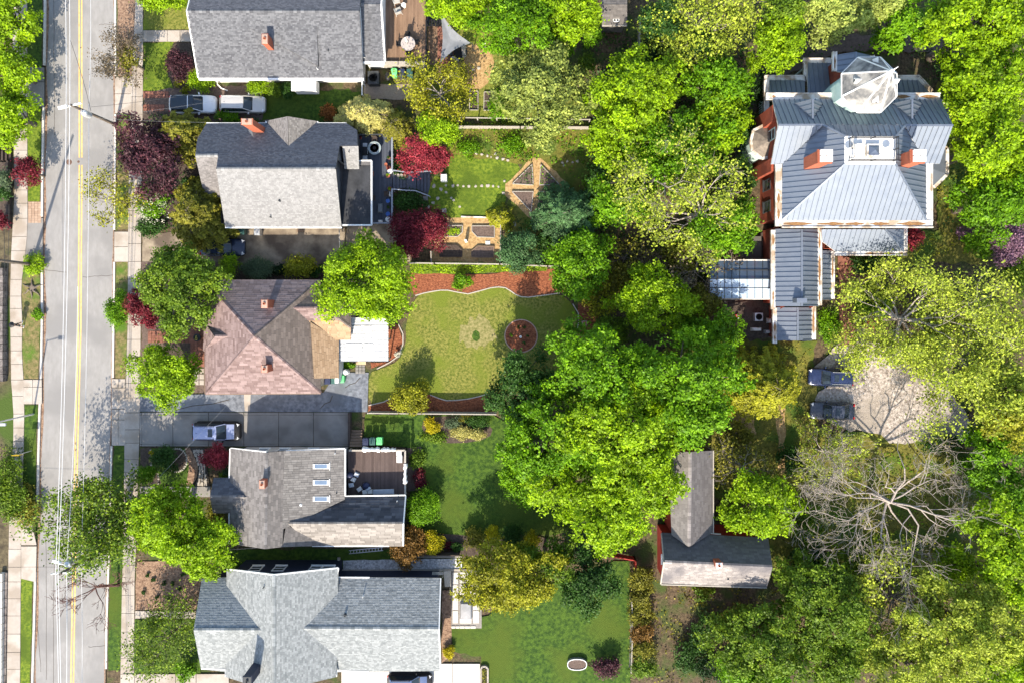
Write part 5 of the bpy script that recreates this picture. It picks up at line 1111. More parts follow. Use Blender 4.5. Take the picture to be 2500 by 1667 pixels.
# ------------------------------------------------------------------ bins and yard machines
def bin_(px, py, m, label, rz=0.0, sz=(.58, .72, 1.05)):
    c = P(px, py, 1.05); r_ = thing('wheelie_bin', label, 'bin', (c.x, c.y, 0), rz)
    b = MB(); b.box((0, 0, .08), (sz[0]*.82, sz[1]*.82, sz[2]-.12), top=(1.18, 1.18)); b.build('body', m, r_, local=True)
    b = MB(); b.box((0, .02, sz[2]-.04), (sz[0]*1.06, sz[1]*1.06, .07), top=(.9, .9)); b.box((0, .02, sz[2]+.03), (sz[0]*.6, sz[1]*.62, .025), top=(.9, .9)); b.build('lid', m, r_, local=True)
    b = MB(); b.tube([(-sz[0]*.35, sz[1]*.6, sz[2]-.02), (sz[0]*.35, sz[1]*.6, sz[2]-.02)], .025, 6); b.build('handle', m, r_, local=True)
    for s in (-1, 1): b = MB(); b.tube([(s*sz[0]*.36, sz[1]*.42, .1), (s*sz[0]*.44, sz[1]*.42, .1)], .1, 10); b.build('wheel', M['rubber'], r_, local=True)
    return r_
bin_(962,178,M['green_bin'],'bright green bin left of the navy bin at the top house'); q = bin_(981,179,M['navy_bin'],'navy bin with pale label square at the top house'); bin_(1000,178,M['dkgreen_bin'],'dark green bin rightmost of the three at the top house')
b = MB(); b.box((0,.02,1.085), (.24,.2,.008)); b.build('label_plate', M['white'], q, local=True)
bin_(892,1079,M['navy_bin'],'navy bin beside the wooden steps of the skylight house'); bin_(909,1078,M['dkgreen_bin'],'dark green bin between navy and bright green bins by wooden steps'); bin_(926,1077,M['green_bin'],'bright green bin at the corner of the white draped deck')
bin_(799,929,M['navy_bin'],'dark bin against the wall of the reddish house'); bin_(815,928,M['dkgreen_bin'],'dark green bin below the tan shed roof'); bin_(832,925,M['green_bin'],'pale mint green bin by the asphalt driveway', 0, (.62,.72,1.05))
bin_(589,564,M['dkgreen_bin'],'dark bin under the eave of the second house'); bin_(627,566,M['steel'],'white lidded bin on the stained driveway')
def ac_unit(px, py, label, w_=1.1, d=1.3, m=None, hh=.95, white=False):
    c = P(px, py, hh); r_ = thing('air_conditioner', label, 'air conditioner', (c.x, c.y, 0)); b = MB(); b.box((0,0,0), (w_,d,hh)); b.build('casing', m or M['darkgrey'], r_, local=True)
    b = MB(); R_ = min(w_,d)*.40; n = 24; b.lathe((0,0,hh), [(R_,-.02),(R_,.03),(R_*.92,.03),(R_*.92,-.01)], n); b.build('fan_ring', M['black'], r_, local=True)
    b = MB(); b.lathe((0,0,hh), [(R_*.91,.004),(.01,.006)], n); b.build('fan_well', M['black'], r_, local=True)
    b = MB()
    for i in range(4):
        a = i*math.pi/2+.4; b.add([(math.cos(a+d_)*rr_, math.sin(a+d_)*rr_, hh+z_) for rr_, d_, z_ in ((.06,0,.012),(R_*.85,-.25,.012),(R_*.85,.25,.03),(.06,.6,.03))], [(0,1,2,3)])
    b.build('fan_blades', M['steel'], r_, local=True)
    for i in range(3): k = MB(); k.lathe((0,0,hh+.035), [(R_*(.35+.25*i),0),(R_*(.35+.25*i)+.012,.01),(R_*(.35+.25*i)+.02,0)], n); k.build('grille_ring', M['darkgrey'], r_, local=True)
ac_unit(911,190,'dark grey air conditioner with fan beside the top house'); ac_unit(1853,774,'square pale air conditioner in the court by the mansion', .8,.8,M['steel'],.8)
c = P(947,187,.9); r_ = thing('kettle_grill', 'black covered grill beside the bright green bin', 'grill', (c.x,c.y,0))
b = MB(); b.lathe((0,0,.55), [(.1,0),(.28,.1),(.33,.25),(.26,.42),(.1,.52),(.01,.54)], 16, sx=1, sy=1.35); b.build('lid', M['black'], r_, local=True, smooth=True)
for a in (0.3,2.4,4.5): b = MB(); b.tube([(.15*math.cos(a),.15*math.sin(a),.6),(.3*math.cos(a),.3*math.sin(a),0)], .02, 6); b.build('leg', M['black'], r_, local=True)
# ------------------------------------------------------------------ decks
def deck(name, label, x0, y0, x1, y1, z, m, board=.14, skirt=True):
    a, b_ = P(x0, y0, z), P(x1, y1, z); r_ = thing(name, label, 'deck', ((a.x+b_.x)/2, (a.y+b_.y)/2, 0)); r_['kind'] = 'thing'
    n = int((b_.x-a.x)/board); mb = MB()
    for i in range(n): mb.box((a.x+(i+.5)*(b_.x-a.x)/n, (a.y+b_.y)/2, z-.04), ((b_.x-a.x)/n*.90, a.y-b_.y, .04), t=rg.random())
    mb.build('deck_boards', m, r_)['kind'] = 'stuff'
    s = MB(); s.box(((a.x+b_.x)/2, (a.y+b_.y)/2, -.05), (b_.x-a.x-.06, a.y-b_.y-.06, z-.02)); s.build('deck_frame', M['wood_dark'], r_)
    return r_, a, b_
def railing(root, pts, z, hh, m, post=1.6, rails=(.95, .5), pw=.09, cap=.12, name='railing'):
    for p, q in zip(pts, pts[1:]):
        p, q = P(p[0], p[1], z+hh), P(q[0], q[1], z+hh); L = (q-p).length; n = max(1, round(L/post))
        for i in range(n+1): s = p.lerp(q, i/n); b = MB(); b.box((s.x, s.y, z), (pw, pw, hh-.02)); b.build('post', m, root)
        b = MB(); b.beam(p+V3((0,0,.02)), q+V3((0,0,.02)), cap, .05); b.build('top_rail', m, root)
        k = MB(); n2 = int(L/.16)
        for i in range(n2): s = p.lerp(q, (i+.5)/n2); k.box((s.x, s.y, z+.08), (.03, .03, hh-.12))
        k.build('balusters', m, root)
DW = mat('brown_deck_boards', (.14,.085,.055), (.30,.195,.13), 3, .8, tint=.5, stretch=(1,.25,1)); DG = mat('slate_deck_boards', (.045,.055,.075), (.085,.10,.13), 3, .6, tint=.5, stretch=(1,.25,1)); DB = mat('dark_brown_boards', (.06,.042,.038), (.13,.095,.085), 3, .8, tint=.55, stretch=(1,.3,1))
r_, a, b_ = deck('deck', 'brown wooden deck with round table behind the top house', 939, -40, 1040, 150, .9, DW)
railing(r_, ((1040,49),(1040,150)), .9, .95, M['black']); railing(r_, ((1040,-40),(1040,26)), .9, .95, M['black'])
for i in range(3): q0, q1 = P(940+33*i,155,1.3), P(971+33*i,155,1.3); b = MB(); b.beam((q0.x,q0.y,1.35),(q1.x,q1.y,1.35), .36, .45); b.build('planter_bench', M['wood_grey'], r_)
q0, q1 = P(936,160,1.1), P(1042,160,1.1); b = MB(); b.beam(q0, q1, .1, .6); b.build('skirting_board', M['wood_grey'], r_)
st = thing('deck_stairs', 'black stairs leading off the brown deck', 'stairs', P(1060,48))
for i in range(5): z_ = .78-.16*i; q0, q1 = P(1046+7.0*i,28,z_), P(1046+7.0*i,64,z_); b = MB(); b.beam(q0, q1, .26, .05); b.build('tread', M['black'], st)
for y in (28,64): b = MB(); b.beam(P(1043,y,1.7), P(1078,y,.9), .06, .06); b.build('handrail', M['black'], st)
r_, a, b_ = deck('deck', 'dark slate blue deck with pots behind the second house', 878, 328, 957, 546, 1.0, DG)
LR = mat('pale_grey_rail', (.22,.25,.30), (.30,.33,.38), 3, .6)
railing(r_, ((957,330),(957,416)), 1.0, .95, LR); railing(r_, ((957,462),(957,545)), 1.0, .95, LR); railing(r_, ((880,545),(957,545)), 1.0, .95, LR); railing(r_, ((878,329),(957,329)), 1.0, .95, M['darkgrey'])
st = thing('deck_stairs', 'wide slate blue stairs from dark deck down to the lawn', 'stairs', P(1003,442))
tr = [(958,991,4,.98,.62),(1017,1050,4,.46,.02)]
for x0, x1, n, za, zb in tr:
    for i in range(n):
        z_ = za+(zb-za)*i/(n-1)-.02; xa, xb = x0+(x1-x0)*i/n, x0+(x1-x0)*(i+1)/n; fl = 0 if x0 < 1000 else 4+3.5*i
        q = [P(x, y, z_) for x, y in ((xa+.6,419),(xb-.4,419),(xb-.4,461+fl),(xa+.6,461+fl-2))]; b = MB(); b.slab(q, .14); b.build('tread', DG, st)
q = [P(x, y, .55) for x, y in ((992,419),(1016,419),(1016,463),(992,461))]; b = MB(); b.slab(q, .14); b.build('landing', DG, st)
for pts in (((957,416,1.9),(990,421,1.5),(1016,421,1.4),(1050,418,.95)),((957,462,1.9),(990,465,1.5),(1014,466,1.4),(1048,479,.95))):
    for p, q in zip(pts, pts[1:]): b = MB(); b.beam(P(*p), P(*q), .1, .06); b.build('handrail', LR, st)
    for p in pts: q = P(*p); b = MB(); b.box((q.x,q.y,-.05), (.08,.08,p[2]-.02)); b.build('post', LR, st)
r_, a, b_ = deck('deck', 'dark brown deck with white sheets on its rails behind skylight house', 850, 1100, 990, 1208, 1.5, DB)
railing(r_, ((852,1099),(989,1099)), 1.5, .9, M['wood_grey'], cap=.16); railing(r_, ((989,1099),(989,1207)), 1.5, .9, M['wood_grey'], cap=.16)
def cloth(name, label, cat, pts, wd, drop, m, seed=1, z=0.0):
    """sheet thrown over a rail: folds over both sides with wrinkles"""
    rr_ = random.Random(seed); b = MB(); n = 22; prof = [(-1,-1),(-.8,-.45),(-.5,-.06),(0,.06),(.5,-.03),(.85,-.5),(1,-1)]; vs = []
    p, q = P(*pts[0]), P(*pts[1]); d = (q-p).normalized(); s = V3((-d.y, d.x, 0))
    ph = [rr_.uniform(0,6) for _ in range(4)]
    for i in range(n+1):
        u = i/n; w_ = wd*(1+.25*math.sin(7*u+ph[0])+.12*math.sin(19*u+ph[1]))
        for a_, h_ in prof: vs.append(p.lerp(q, u)+s*(a_*w_*.5+.04*math.sin(23*u+a_*3+ph[2]))+V3((0,0,.05+drop*h_*(1+.2*math.sin(9*u+ph[3]))*(.5 if h_ > -.5 else 1))))
    k = len(prof); b.add(vs, [(i*k+j, (i+1)*k+j, (i+1)*k+j+1, i*k+j+1) for i in range(n) for j in range(k-1)])
    return tag(b.build(name, m, smooth=True), label, cat)
SHEET = mat('white_sheet', (.66,.65,.63), (.76,.75,.73), 3, .9)
cloth('draped_sheet','white sheet over the top rail of the dark brown deck, left','sheet',((884,1097,2.45),(927,1098,2.45)),.42,.35,SHEET,1)
cloth('draped_sheet','white sheet over the top rail of the dark brown deck, right','sheet',((930,1098,2.45),(966,1098,2.45)),.36,.35,SHEET,2)
cloth('draped_sheet','rolled white sheet on the right rail of the dark brown deck','sheet',((989,1132,2.45),(988,1180,2.45)),.34,.35,SHEET,3)
def slabthing(name, label, cat, px, py, z, sz, rz, m, hh=.1, leg=0):
    c = P(px, py, z+hh); r_ = thing(name, label, cat, (c.x, c.y, z-leg), rz); b = MB(); b.box((0,0,leg), (sz[0], sz[1], hh), top=(.92,.92)); b.box((0,0,leg+hh), (sz[0]*.9, sz[1]*.9, hh*.35), top=(.8,.8)); b.build('pad', m, r_, local=True, smooth=False)
    if leg:
        for sx in (-.42,.42):
            for sy in (-.42,.42): b = MB(); b.box((sx*sz[0],sy*sz[1],0), (.05,.05,leg)); b.build('leg', M['darkgrey'], r_, local=True)
    return r_
slabthing('folded_chair','white padded chair in the top right corner of dark brown deck','chair',974,1105,1.95,(.55,.5,.1),0,SHEET,.12,.42)
slabthing('folded_chair','white padded chair below the corner chair on dark brown deck','chair',975,1120,1.95,(.6,.75,.1),0,SHEET,.12,.42)
GP = mat('pale_grey_cloth', (.40,.44,.50), (.52,.56,.62), 4, .9)
for i,(x,y,rz,m,lb) in enumerate(((870,1158,-.45,'white','pale grey cushion leaning by the left deck wall'),(862,1170,-.5,'white','white cushion below the pale grey cushion'),(857,1184,.2,'x','crumpled grey cloth bundle on the dark brown deck'),(877,1194,.6,'white','small white cushion beside the black bag'),(890,1201,.2,'white','white cushion in the lower heap, left'),(898,1192,.7,'x','grey cushion on top of the lower heap'),(903,1200,.1,'white','white cushion in the lower heap, right'))):
    slabthing('cushion', lb, 'cushion', x, y, 1.5+.05*(i % 3), (.5,.42,.1), rz, GP if m == 'x' or i == 0 else SHEET, .16)
slabthing('white_board','long white board lying on the dark brown deck','board',936,1200,1.55,(2.1,.5,.05),.03,GP,.06)
for x,y,lb in ((854,1161,'dark bag beside the pale grey cushion'),(893,1186,'black bag behind the lower cushions')):
    c = P(x,y,1.8); b = MB(); b.lathe((c.x,c.y,1.5), [(.3,0),(.36,.12),(.3,.3),(.12,.4),(.01,.42)], 12, sx=1.1); tag(b.build('bag', M['navy_bin'], smooth=True), lb, 'bag')
st = thing('garden_steps','wooden steps beside the concrete driveway end','stairs',P(868,1072))
for i in range(6): q = [P(x,y,.9-.15*i) for x,y in ((854,1090-7*i),(884,1090-7*i),(884,1084-7*i),(854,1084-7*i))]; b = MB(); b.slab(q,.1); b.build('tread', M['wood'], st)
b = MB(); b.beam(P(852,1008,.75),P(852,1090,.75),.22,.9); tag(b.build('retaining_wall', M['wood_dark']),'dark timber retaining wall ending the concrete driveway','wall')
# deck furniture
def chair(px, py, rz, m, label, z=.9, leg=None, s=1.0, name='chair', grp=None):
    c = P(px, py, z+.5); r_ = thing(name, label, 'chair', (c.x, c.y, z), rz, grp); leg = leg or m
    b = MB(); b.box((0,0,.42), (.48*s,.48*s,.07), top=(.95,.95)); b.build('seat', m, r_, local=True)
    b = MB(); b.box((0,.24*s,.45), (.48*s,.07,.45), top=(.9,1)); b.build('backrest', m, r_, local=True)
    for sx in (-.2,.2):
        for sy in (-.2,.2): b = MB(); b.tube([(sx*s,sy*s,.44),(sx*1.2*s,sy*1.2*s,0)], .018, 5); b.build('leg', leg, r_, local=True)
        b = MB(); b.beam((sx*1.15*s,-.2*s,.64),(sx*1.15*s,.22*s,.64), .05, .03); b.build('armrest', m, r_, local=True)
    return r_
c = P(996,107,1.65); r_ = thing('round_table','round pale table under a closed parasol on brown deck','table',(c.x,c.y,.9))
b = MB(); b.lathe((0,0,.7),[(.68,0),(.72,.02),(.72,.04),(.01,.045)],28); b.build('table_top', mat('table_stone',(.36,.31,.29),(.46,.41,.39),3,.7), r_, local=True)
b = MB(); b.lathe((0,0,0),[(.3,0),(.3,.04),(.05,.08),(.05,.7)],12); b.build('pedestal', M['black'], r_, local=True)
ps = thing('parasol','closed white parasol standing through the round table','parasol',(c.x,c.y,.9))
b = MB(); b.tube([(0,0,.05),(0,0,2.5)],.025,8); b.build('pole', M['wood_grey'], ps, local=True)
b = MB(); b.lathe((0,0,1.25),[(.09,0),(.14,.2),(.1,.8),(.05,1.15),(.01,1.25)],10); b.build('folded_canopy', SHEET, ps, local=True, smooth=True)
for x,y,rz,w_ in ((996,87,0,'above'),(975,108,1.57,'left of'),(1016,104,-1.57,'right of'),(997,129,3.14,'below')): chair(x,y,rz,M['black'],f'black chair {w_} the round table on brown deck', .9)
PW = mat('grey_wicker',(.3,.3,.28),(.42,.41,.39),6,.8)
chair(971,27,3.5,PW,'pale armchair nearer the round table on brown deck',.9,M['white'],1.35); chair(967,1,.25,PW,'pale armchair at the top edge of brown deck',.9,M['white'],1.35)
c = P(985,12,1.4); r_ = thing('side_table','small round white side table between two armchairs','table',(c.x,c.y,.9)); b = MB(); b.lathe((0,0,.42),[(.22,0),(.24,.02),(.01,.04)],18); b.build('table_top',M['white'],r_,local=True); b = MB(); b.lathe((0,0,0),[(.16,0),(.03,.04),(.03,.42)],10); b.build('pedestal',M['white'],r_,local=True)
# sail shade
sl = thing('shade_sail','grey triangular shade sail beside the brown deck','shade',P(1098,98))
q = [P(1076,34,2.9),P(1149,106,2.4),P(1075,153,2.7)]; ctr = sum(q,V3())/3; b = MB(); n = 12; ring = []
for i in range(3):
    for k in range(n): u = k/n; e = q[i].lerp(q[(i+1)%3],u); ring.append(e+(ctr-e)*(.22*math.sin(math.pi*u)))
vs = [ctr-V3((0,0,.25))]+[ctr.lerp(v,.55)-V3((0,0,.12)) for v in ring]+ring; m_ = len(ring)
b.add(vs,[(0,1+i,1+(i+1)%m_) for i in range(m_)]+[(1+i,1+m_+i,1+m_+(i+1)%m_,1+(i+1)%m_) for i in range(m_)]); b.build('canopy', mat('sail_cloth',(.17,.18,.20),(.22,.235,.26),2,.8), sl, smooth=True)
for v in (q[1],q[2],q[0]): b = MB(); o_ = (v-ctr).normalized()*.15; b.tube([(v.x+o_.x,v.y+o_.y,-.1),(v.x+o_.x,v.y+o_.y,v.z+.1)],.05,7); b.build('post', M['darkgrey'], sl)
c = P(1119,128); r_ = thing('fire_pit','dark stone ringed fire pit below the grey sail','fire pit',(c.x,c.y,0))
for i in range(11): a = 2*math.pi*i/11; b = MB(); b.box((.75*math.cos(a),.9*math.sin(a),0),(.34,.4,.32),a,top=(.8,.85)); b.build('stone', M['stone'] if i%3 else M['darkgrey'], r_, local=True)
b = MB(); b.lathe((0,0,.02),[(.62,0),(.5,.05),(.01,.06)],14,sy=1.2); b.build('ash_bed', M['black'], r_, local=True)
for x,y,s_,lb in ((1132,122,1.0,'long pale log bench right of the fire pit'),):
    c = P(x,y,.3); b = MB(); b.tube([(c.x-.12,c.y+.75,.22),(c.x,c.y,.24),(c.x+.08,c.y-.7,.2)],[.2,.22,.19],9); tag(b.build('log_bench', M['wood_grey']),lb,'bench')
def rock(px,py,r,label,cat='rock',grp=None,m=None,seed=0,flat=.5,z=.035):
    rr_ = random.Random(seed+int(px*7+py)); c = P(px,py); b = MB(); k = [1+rr_.uniform(-.3,.3) for _ in range(8)]; vs = []
    for h_,f_ in ((0,1),(r*flat*.6,.95),(r*flat,.6)):
        for i in range(8): a = 2*math.pi*i/8+.1; vs.append((c.x+math.cos(a)*r*k[i]*f_,c.y+math.sin(a)*r*k[i]*f_,z+h_))
    b.add(vs,[(i+j*8,(i+1)%8+j*8,(i+1)%8+8+j*8,i+8+j*8) for j in range(2) for i in range(8)]+[tuple(range(16,24))])
    return tag(b.build('rock', m or M['stone']),label,cat,grp)
rock(1154,172,.2,'pale stone on the worn lawn, left of a pair'); rock(1169,167,.19,'pale stone on the worn lawn, right of a pair')
c = P(1186,125); b = MB(); b.tube([(c.x,c.y,-.1),(c.x,c.y,2.2)],.05,8); b.box((c.x,c.y,2.2),(.16,.16,.12)); tag(b.build('lawn_post',M['white']),'thin white post standing on the worn top lawn','post')
# second house deck furniture
c = P(914,362,1.75); r_ = thing('glass_table','round pale glass table on dark slate deck','table',(c.x,c.y,1.0))
b = MB(); b.lathe((0,0,.7),[(.62,0),(.66,.02),(.66,.045),(.56,.05),(.01,.05)],28); b.build('table_top', mat('frosted_glass',(.22,.28,.29),(.32,.38,.39),2,.25), r_, local=True)
b = MB(); b.lathe((0,0,.74),[(.44,.012),(.46,.02),(.48,.012)],28); b.build('glass_ring',M['steel'],r_,local=True); b = MB(); b.lathe((0,0,.75),[(.17,0),(.17,.03),(.01,.04)],16); b.build('centre_hub',M['black'],r_,local=True)
for a in (.8,2.4,3.9,5.5): b = MB(); b.tube([(.4*math.cos(a),.4*math.sin(a),.7),(.5*math.cos(a),.5*math.sin(a),0)],.025,6); b.build('leg',M['darkgrey'],r_,local=True)
chair(915,341,0,M['wood_dark'],'dark chair behind the round glass table',1.0)
c = P(877,368,2.0); r_ = thing('barbecue','black and steel barbecue against the house wall','grill',(c.x+.5,c.y,1.0)); b = MB(); b.box((0,0,.6),(.5,.8,.35),top=(.8,.95)); b.build('hood',M['black'],r_,local=True); b = MB(); b.box((0,0,0),(.48,.75,.6)); b.build('cabinet',M['darkgrey'],r_,local=True)
for s in (-1,1): b = MB(); b.box((0,s*.62,.6),(.45,.38,.05)); b.build('side_shelf',M['steel'],r_,local=True)
b = MB(); b.tube([(.27,-.3,.75),(.27,.3,.75)],.02,6); b.build('handle',M['steel'],r_,local=True)
def pot(px,py,r,label,m,plant=None,z=1.0,hh=.4):
    c = P(px,py,z+hh); r_ = thing('plant_pot',label,'pot',(c.x,c.y,z)); b = MB(); b.lathe((0,0,0),[(r*.7,0),(r*.95,hh*.9),(r*1.05,hh*.9),(r*1.05,hh),(r*.88,hh),(r*.85,hh-.06),(.01,hh-.06)],16); b.build('body',m,r_,local=True)
    if plant:
        rng = np.random.default_rng(int(px)); v,q,t,_ = crown((0,0,hh+.08),(r*.95,r*.95,r*.6),60,.12,rng,clump=.4); o = link('plant',quads_mesh('plant',v,q,t,PAL[plant]),r_)
for x,y,r,lb,m,pl_ in ((952,419,.24,'white rimmed pot at the head of the slate stairs','white',None),(947,429,.2,'pot with a lime plant beside the white rimmed pot','terracotta','lime'),(951,461,.2,'pot with a green plant below the stair opening','terracotta','lime'),(879,536,.25,'white pot in the bottom left corner of slate deck','white',None),(947,536,.25,'white pot in the bottom right corner of slate deck','white',None),
  (947,491,.2,'blue pot, upper of two along the slate rail','blueplast',None),(947,523,.22,'blue pot, lower of two along the slate rail','blueplast',None),(948,506,.16,'small leafy pot between the two blue pots','wood_dark','dark'),(942,402,.16,'terracotta pot left of the slate rail, upper','terracotta',None),(948,410,.2,'terracotta pot just above the white rimmed pot','terracotta','crim'),(949,385,.17,'pot with green leaves midway along the slate rail','terracotta','dark'),(878,336,.2,'terracotta pot in the top corner of slate deck','terracotta','crim'),
  (972,428,.13,'small pot on the slate stairs, second from the deck','stone',None),(980,428,.13,'small pot on the slate stairs, third from the deck','stone',None),(964,424,.14,'leafy pot at the top of the slate stairs','stone','dark'),(988,429,.13,'brown pot on the slate landing','wood',None)): pot(x,y,r,lb,M[m],pl_)
slabthing('deck_box','grey storage box on the dark slate deck','box',928,508,1.0,(.5,.95,.3),0,mat('grey_box',(.12,.14,.16),(.18,.2,.22),4,.7),.35)
slabthing('folded_towel','small white board leaning on the slate rail','board',950,474,1.0,(.25,.5,.1),.1,SHEET,.3); slabthing('folded_towel','small white box at the bottom of slate deck','box',928,540,1.0,(.45,.22,.1),0,SHEET,.2)
chair(910,484,1.57,M['wood_dark'],'dark wooden chair near the house on slate deck',1.0); chair(906,424,1.57,M['terracotta'],'reddish chair against the black roofed annex',1.0,M['black']); chair(943,474,-1.57,M['wood_dark'],'dark chair beside the white board on slate deck',1.0)
# ------------------------------------------------------------------ raised beds
def raised_bed(pts, label, hh=.25, soil='soil_bed', frame_m='wood_grey', plant=None, pd=20, fw=.07):
    r_ = thing('raised_bed', label, 'raised bed', P(sum(p[0] for p in pts)/len(pts), sum(p[1] for p in pts)/len(pts)))
    q = [P(x, y, hh) for x, y in pts]
    for a, b_ in zip(q, q[1:]+q[:1]): k = MB(); k.beam(a, b_, fw, hh+.05); k.build('side_board', M[frame_m], r_)
    c = sum(q, V3())/len(q); k = MB(); k.prism([tuple((c+(v-c)*.97)[:2]) for v in q], -.05, hh-.07); k.build('soil', M[soil], r_)
    if plant:
        rng = np.random.default_rng(len(label)); n = pd*len(q); w_ = rng.dirichlet(np.ones(len(q)), n); Q = np.array([tuple(v) for v in q]); pos = w_@Q-np.array(tuple(wloc(r_)))+np.array([0,0,.05]); v, f, t = leaves(pos, norm(rng.normal(size=(n,3))*.4+np.array([0,0,1])), .16, rng.random(n), rng); link('plants', quads_mesh('plants', v, f, t, PAL[plant]), r_)['kind'] = 'stuff'
raised_bed([(1299,402),(1302,452),(1251,449)], 'triangular raised bed, upper left of the diamond', plant='dark')
raised_bed([(1320,402),(1366,451),(1317,452)], 'triangular raised bed, upper right of the diamond', plant='green')
raised_bed([(1250,468),(1302,468),(1297,517)], 'triangular raised bed, lower left of the diamond')
raised_bed([(1315,468),(1362,469),(1317,515)], 'triangular raised bed, lower right under the feathery tree', plant='green')
raised_bed([(1075,551),(1129,551),(1129,567),(1117,578),(1073,577)], 'half planted raised bed, upper left on the straw', plant='lime', pd=40)
raised_bed([(1152,552),(1207,552),(1207,580),(1165,579),(1152,565)], 'bare raised bed, upper right on the straw')
raised_bed([(1073,599),(1115,599),(1128,611),(1127,627),(1073,627)], 'dark netted raised bed, lower left on the straw', soil='soil', frame_m='wood_dark')
raised_bed([(1166,601),(1206,602),(1205,629),(1151,628),(1151,614)], 'bare raised bed, lower right on the straw', frame_m='wood')
raised_bed([(1147,223),(1167,223),(1167,268),(1146,268)], 'narrow raised bed with a leafy plant, left of two', plant='lime', soil='soil')
raised_bed([(1182,225),(1206,225),(1206,269),(1181,269)], 'narrow raised bed half under the lime shrub, right of two', soil='soil')
b = MB(); b.beam(P(1181,247,.27), P(1206,247,.27), .05, .1); tag(b.build('bed_divider', M['wood_grey']), 'thin cross board dividing the right narrow raised bed', 'board')
raised_bed([(1174,1632),(1178,1627),(1186,1627),(1191,1632),(1191,1700),(1174,1700)], 'long stone edged planter beside the new driveway', soil='soil', frame_m='stone', hh=.4, fw=.16, plant='olive')
tq = smooth([(1386,1609),(1432,1609),(1432,1635),(1386,1635)], 2); raised_bed(tq, 'oblong galvanised trough on the bottom lawn', frame_m='steel', hh=.5)
# ------------------------------------------------------------------ stones
ORD = ('first','second','third','fourth','fifth','sixth','seventh','eighth','ninth','tenth','eleventh','twelfth')
for i,(x,y,r) in enumerate(((1060,455,.2),(1077,463,.2),(1089,453,.14),(1106,454,.16),(1118,453,.13),(1131,455,.14),(1145,456,.16),(1161,456,.14),(1176,455,.15),(1191,454,.17),(1204,455,.14),(1217,457,.12),(1089,470,.16),(1068,485,.18),(1058,496,.17),(1102,484,.14),(1107,489,.14),(1047,507,.15),(1122,505,.14))):
    rock(x,y,r,(ORD[i]+' pale stepping stone from the slate stairs across the bright lawn' if i < 12 else 'flat pale stone laid loosely near the slate stairs'),'stepping stone','stepping stones across the bright lawn',flat=.15,seed=i)
rock(1231,443,.15,'small white stone at the upper corner of the straw diamond'); rock(1229,472,.15,'small white stone at the lower corner of the straw diamond')
for x,y,lb in ((1039,485,'square grey paver at the foot of the slate stairs'),(1084,515,'square grey paver near the red maple on the lawn'),(1254,548,'small grey paver below the straw diamond')):
    c = P(x,y); b = MB(); b.box((c.x,c.y,0),(.48,.42,.06),rg.uniform(-.2,.2)); tag(b.build('paver',G['conc_d']),lb,'paver')
for i,(x,y) in enumerate([(1137,372),(1150,371),(1163,374),(1176,378),(1190,381),(1199,384),(1210,377),(1214,386),(1228,389),(1240,392)]+[(1373,398),(1385,395),(1398,397),(1410,394),(1376,405)]): rock(x,y,rg.uniform(.1,.2),'rough pale stone edging the planted slope','stone','stones edging the planted slope',seed=i)
for i in range(20): a = i/19*3.9-1.9; rock(432+25*math.cos(a),1122+28*math.sin(a),.11,'pale cobble ringing the round dark bed','stone','cobbles ringing the small front bed',seed=i)
for i in range(7): rock(369+rg.uniform(-2,2),1098+i*6,.11,'small white stone edging the front bed','stone','white stones beside the clipped bush',seed=i)
for i in range(6): rock(388+rg.uniform(-2,3),1156+i*6,.11,'small white stone near the concrete path','stone','white stones near the front path',seed=i)
rr0 = random.Random(5); fl = 0
FS = thing('flagstone_paving','curved path of irregular pale flagstones','path',P(492,1140)); FS['kind'] = 'structure'
for j in range(9):
    y = 1096+j*10; xl = at_y([(467,1080),(468,1092),(485,1135),(483,1160),(477,1190)],y)+2; xr = at_y([(498,1080),(500,1092),(505,1135),(512,1190)],y)-2
    n = 3
    for i in range(n):
        x0, x1 = xl+(xr-xl)*i/n, xl+(xr-xl)*(i+1)/n; q = [P(x+rr0.uniform(-1.4,1.4),yy+rr0.uniform(-1.6,1.6)) for x,yy in ((x0+.8,y),((x0+x1)/2,y-1),(x1-.8,y),(x1-.8,y+8.6),(x0+.8,y+8.6))]
        b = MB(); b.slab([(v.x,v.y,.05+ZL[0]+rr0.uniform(0,.02)) for v in q],.06,rr0.random()); b.build('flagstone',M['stone'],FS)
# edging of beds
def edging(label, pts, m, wd=.1, hh=.1, z=.08, closed=False):
    b = MB(); q = [P(x,y,0)+V3((0,0,z)) for x,y in pts]
    if closed: q.append(q[0])
    for a,c in zip(q,q[1:]): b.beam(a,c,wd,hh)
    return tag(b.build('bed_edging',m),label,'edging')
ES_ = mat('edging_stone',(.34,.30,.26),(.48,.44,.39),6,.9)
edging('thin pale edging along the upper red mulch bed',[(1014,722),(1035,716),(1055,712),(1075,709),(1093,709),(1118,714),(1143,718),(1170,711),(1199,703),(1217,701),(1234,703),(1247,711),(1258,719),(1272,725),(1290,726),(1330,721),(1366,716)],ES_)
edging('thin pale edging along the lower red mulch bed',[(900,989),(938,980),(957,970),(976,963)],ES_); edging('pale edging of the lower mulch bed right of the olive shrub',[(1050,963),(1070,971),(1090,977),(1117,976),(1143,973),(1170,967),(1193,960)],ES_)
edging('round brick edging of the mulch circle',circle(1272,820,39.5,n=40),M['brick_mortar'],closed=True); edging('pale edging around the corrugated porch bed',[(972,790),(984,815),(984,840),(974,868),(950,885),(920,900)],ES_); edging('thin edging right of the curved lawn',[(1398,742),(1412,765),(1412,790),(1404,820),(1406,838)],ES_); edging('dark curved edging beside the flagstone path',[(466,1092),(476,1112),(485,1135),(485,1152),(480,1170),(470,1184)],M['black'])
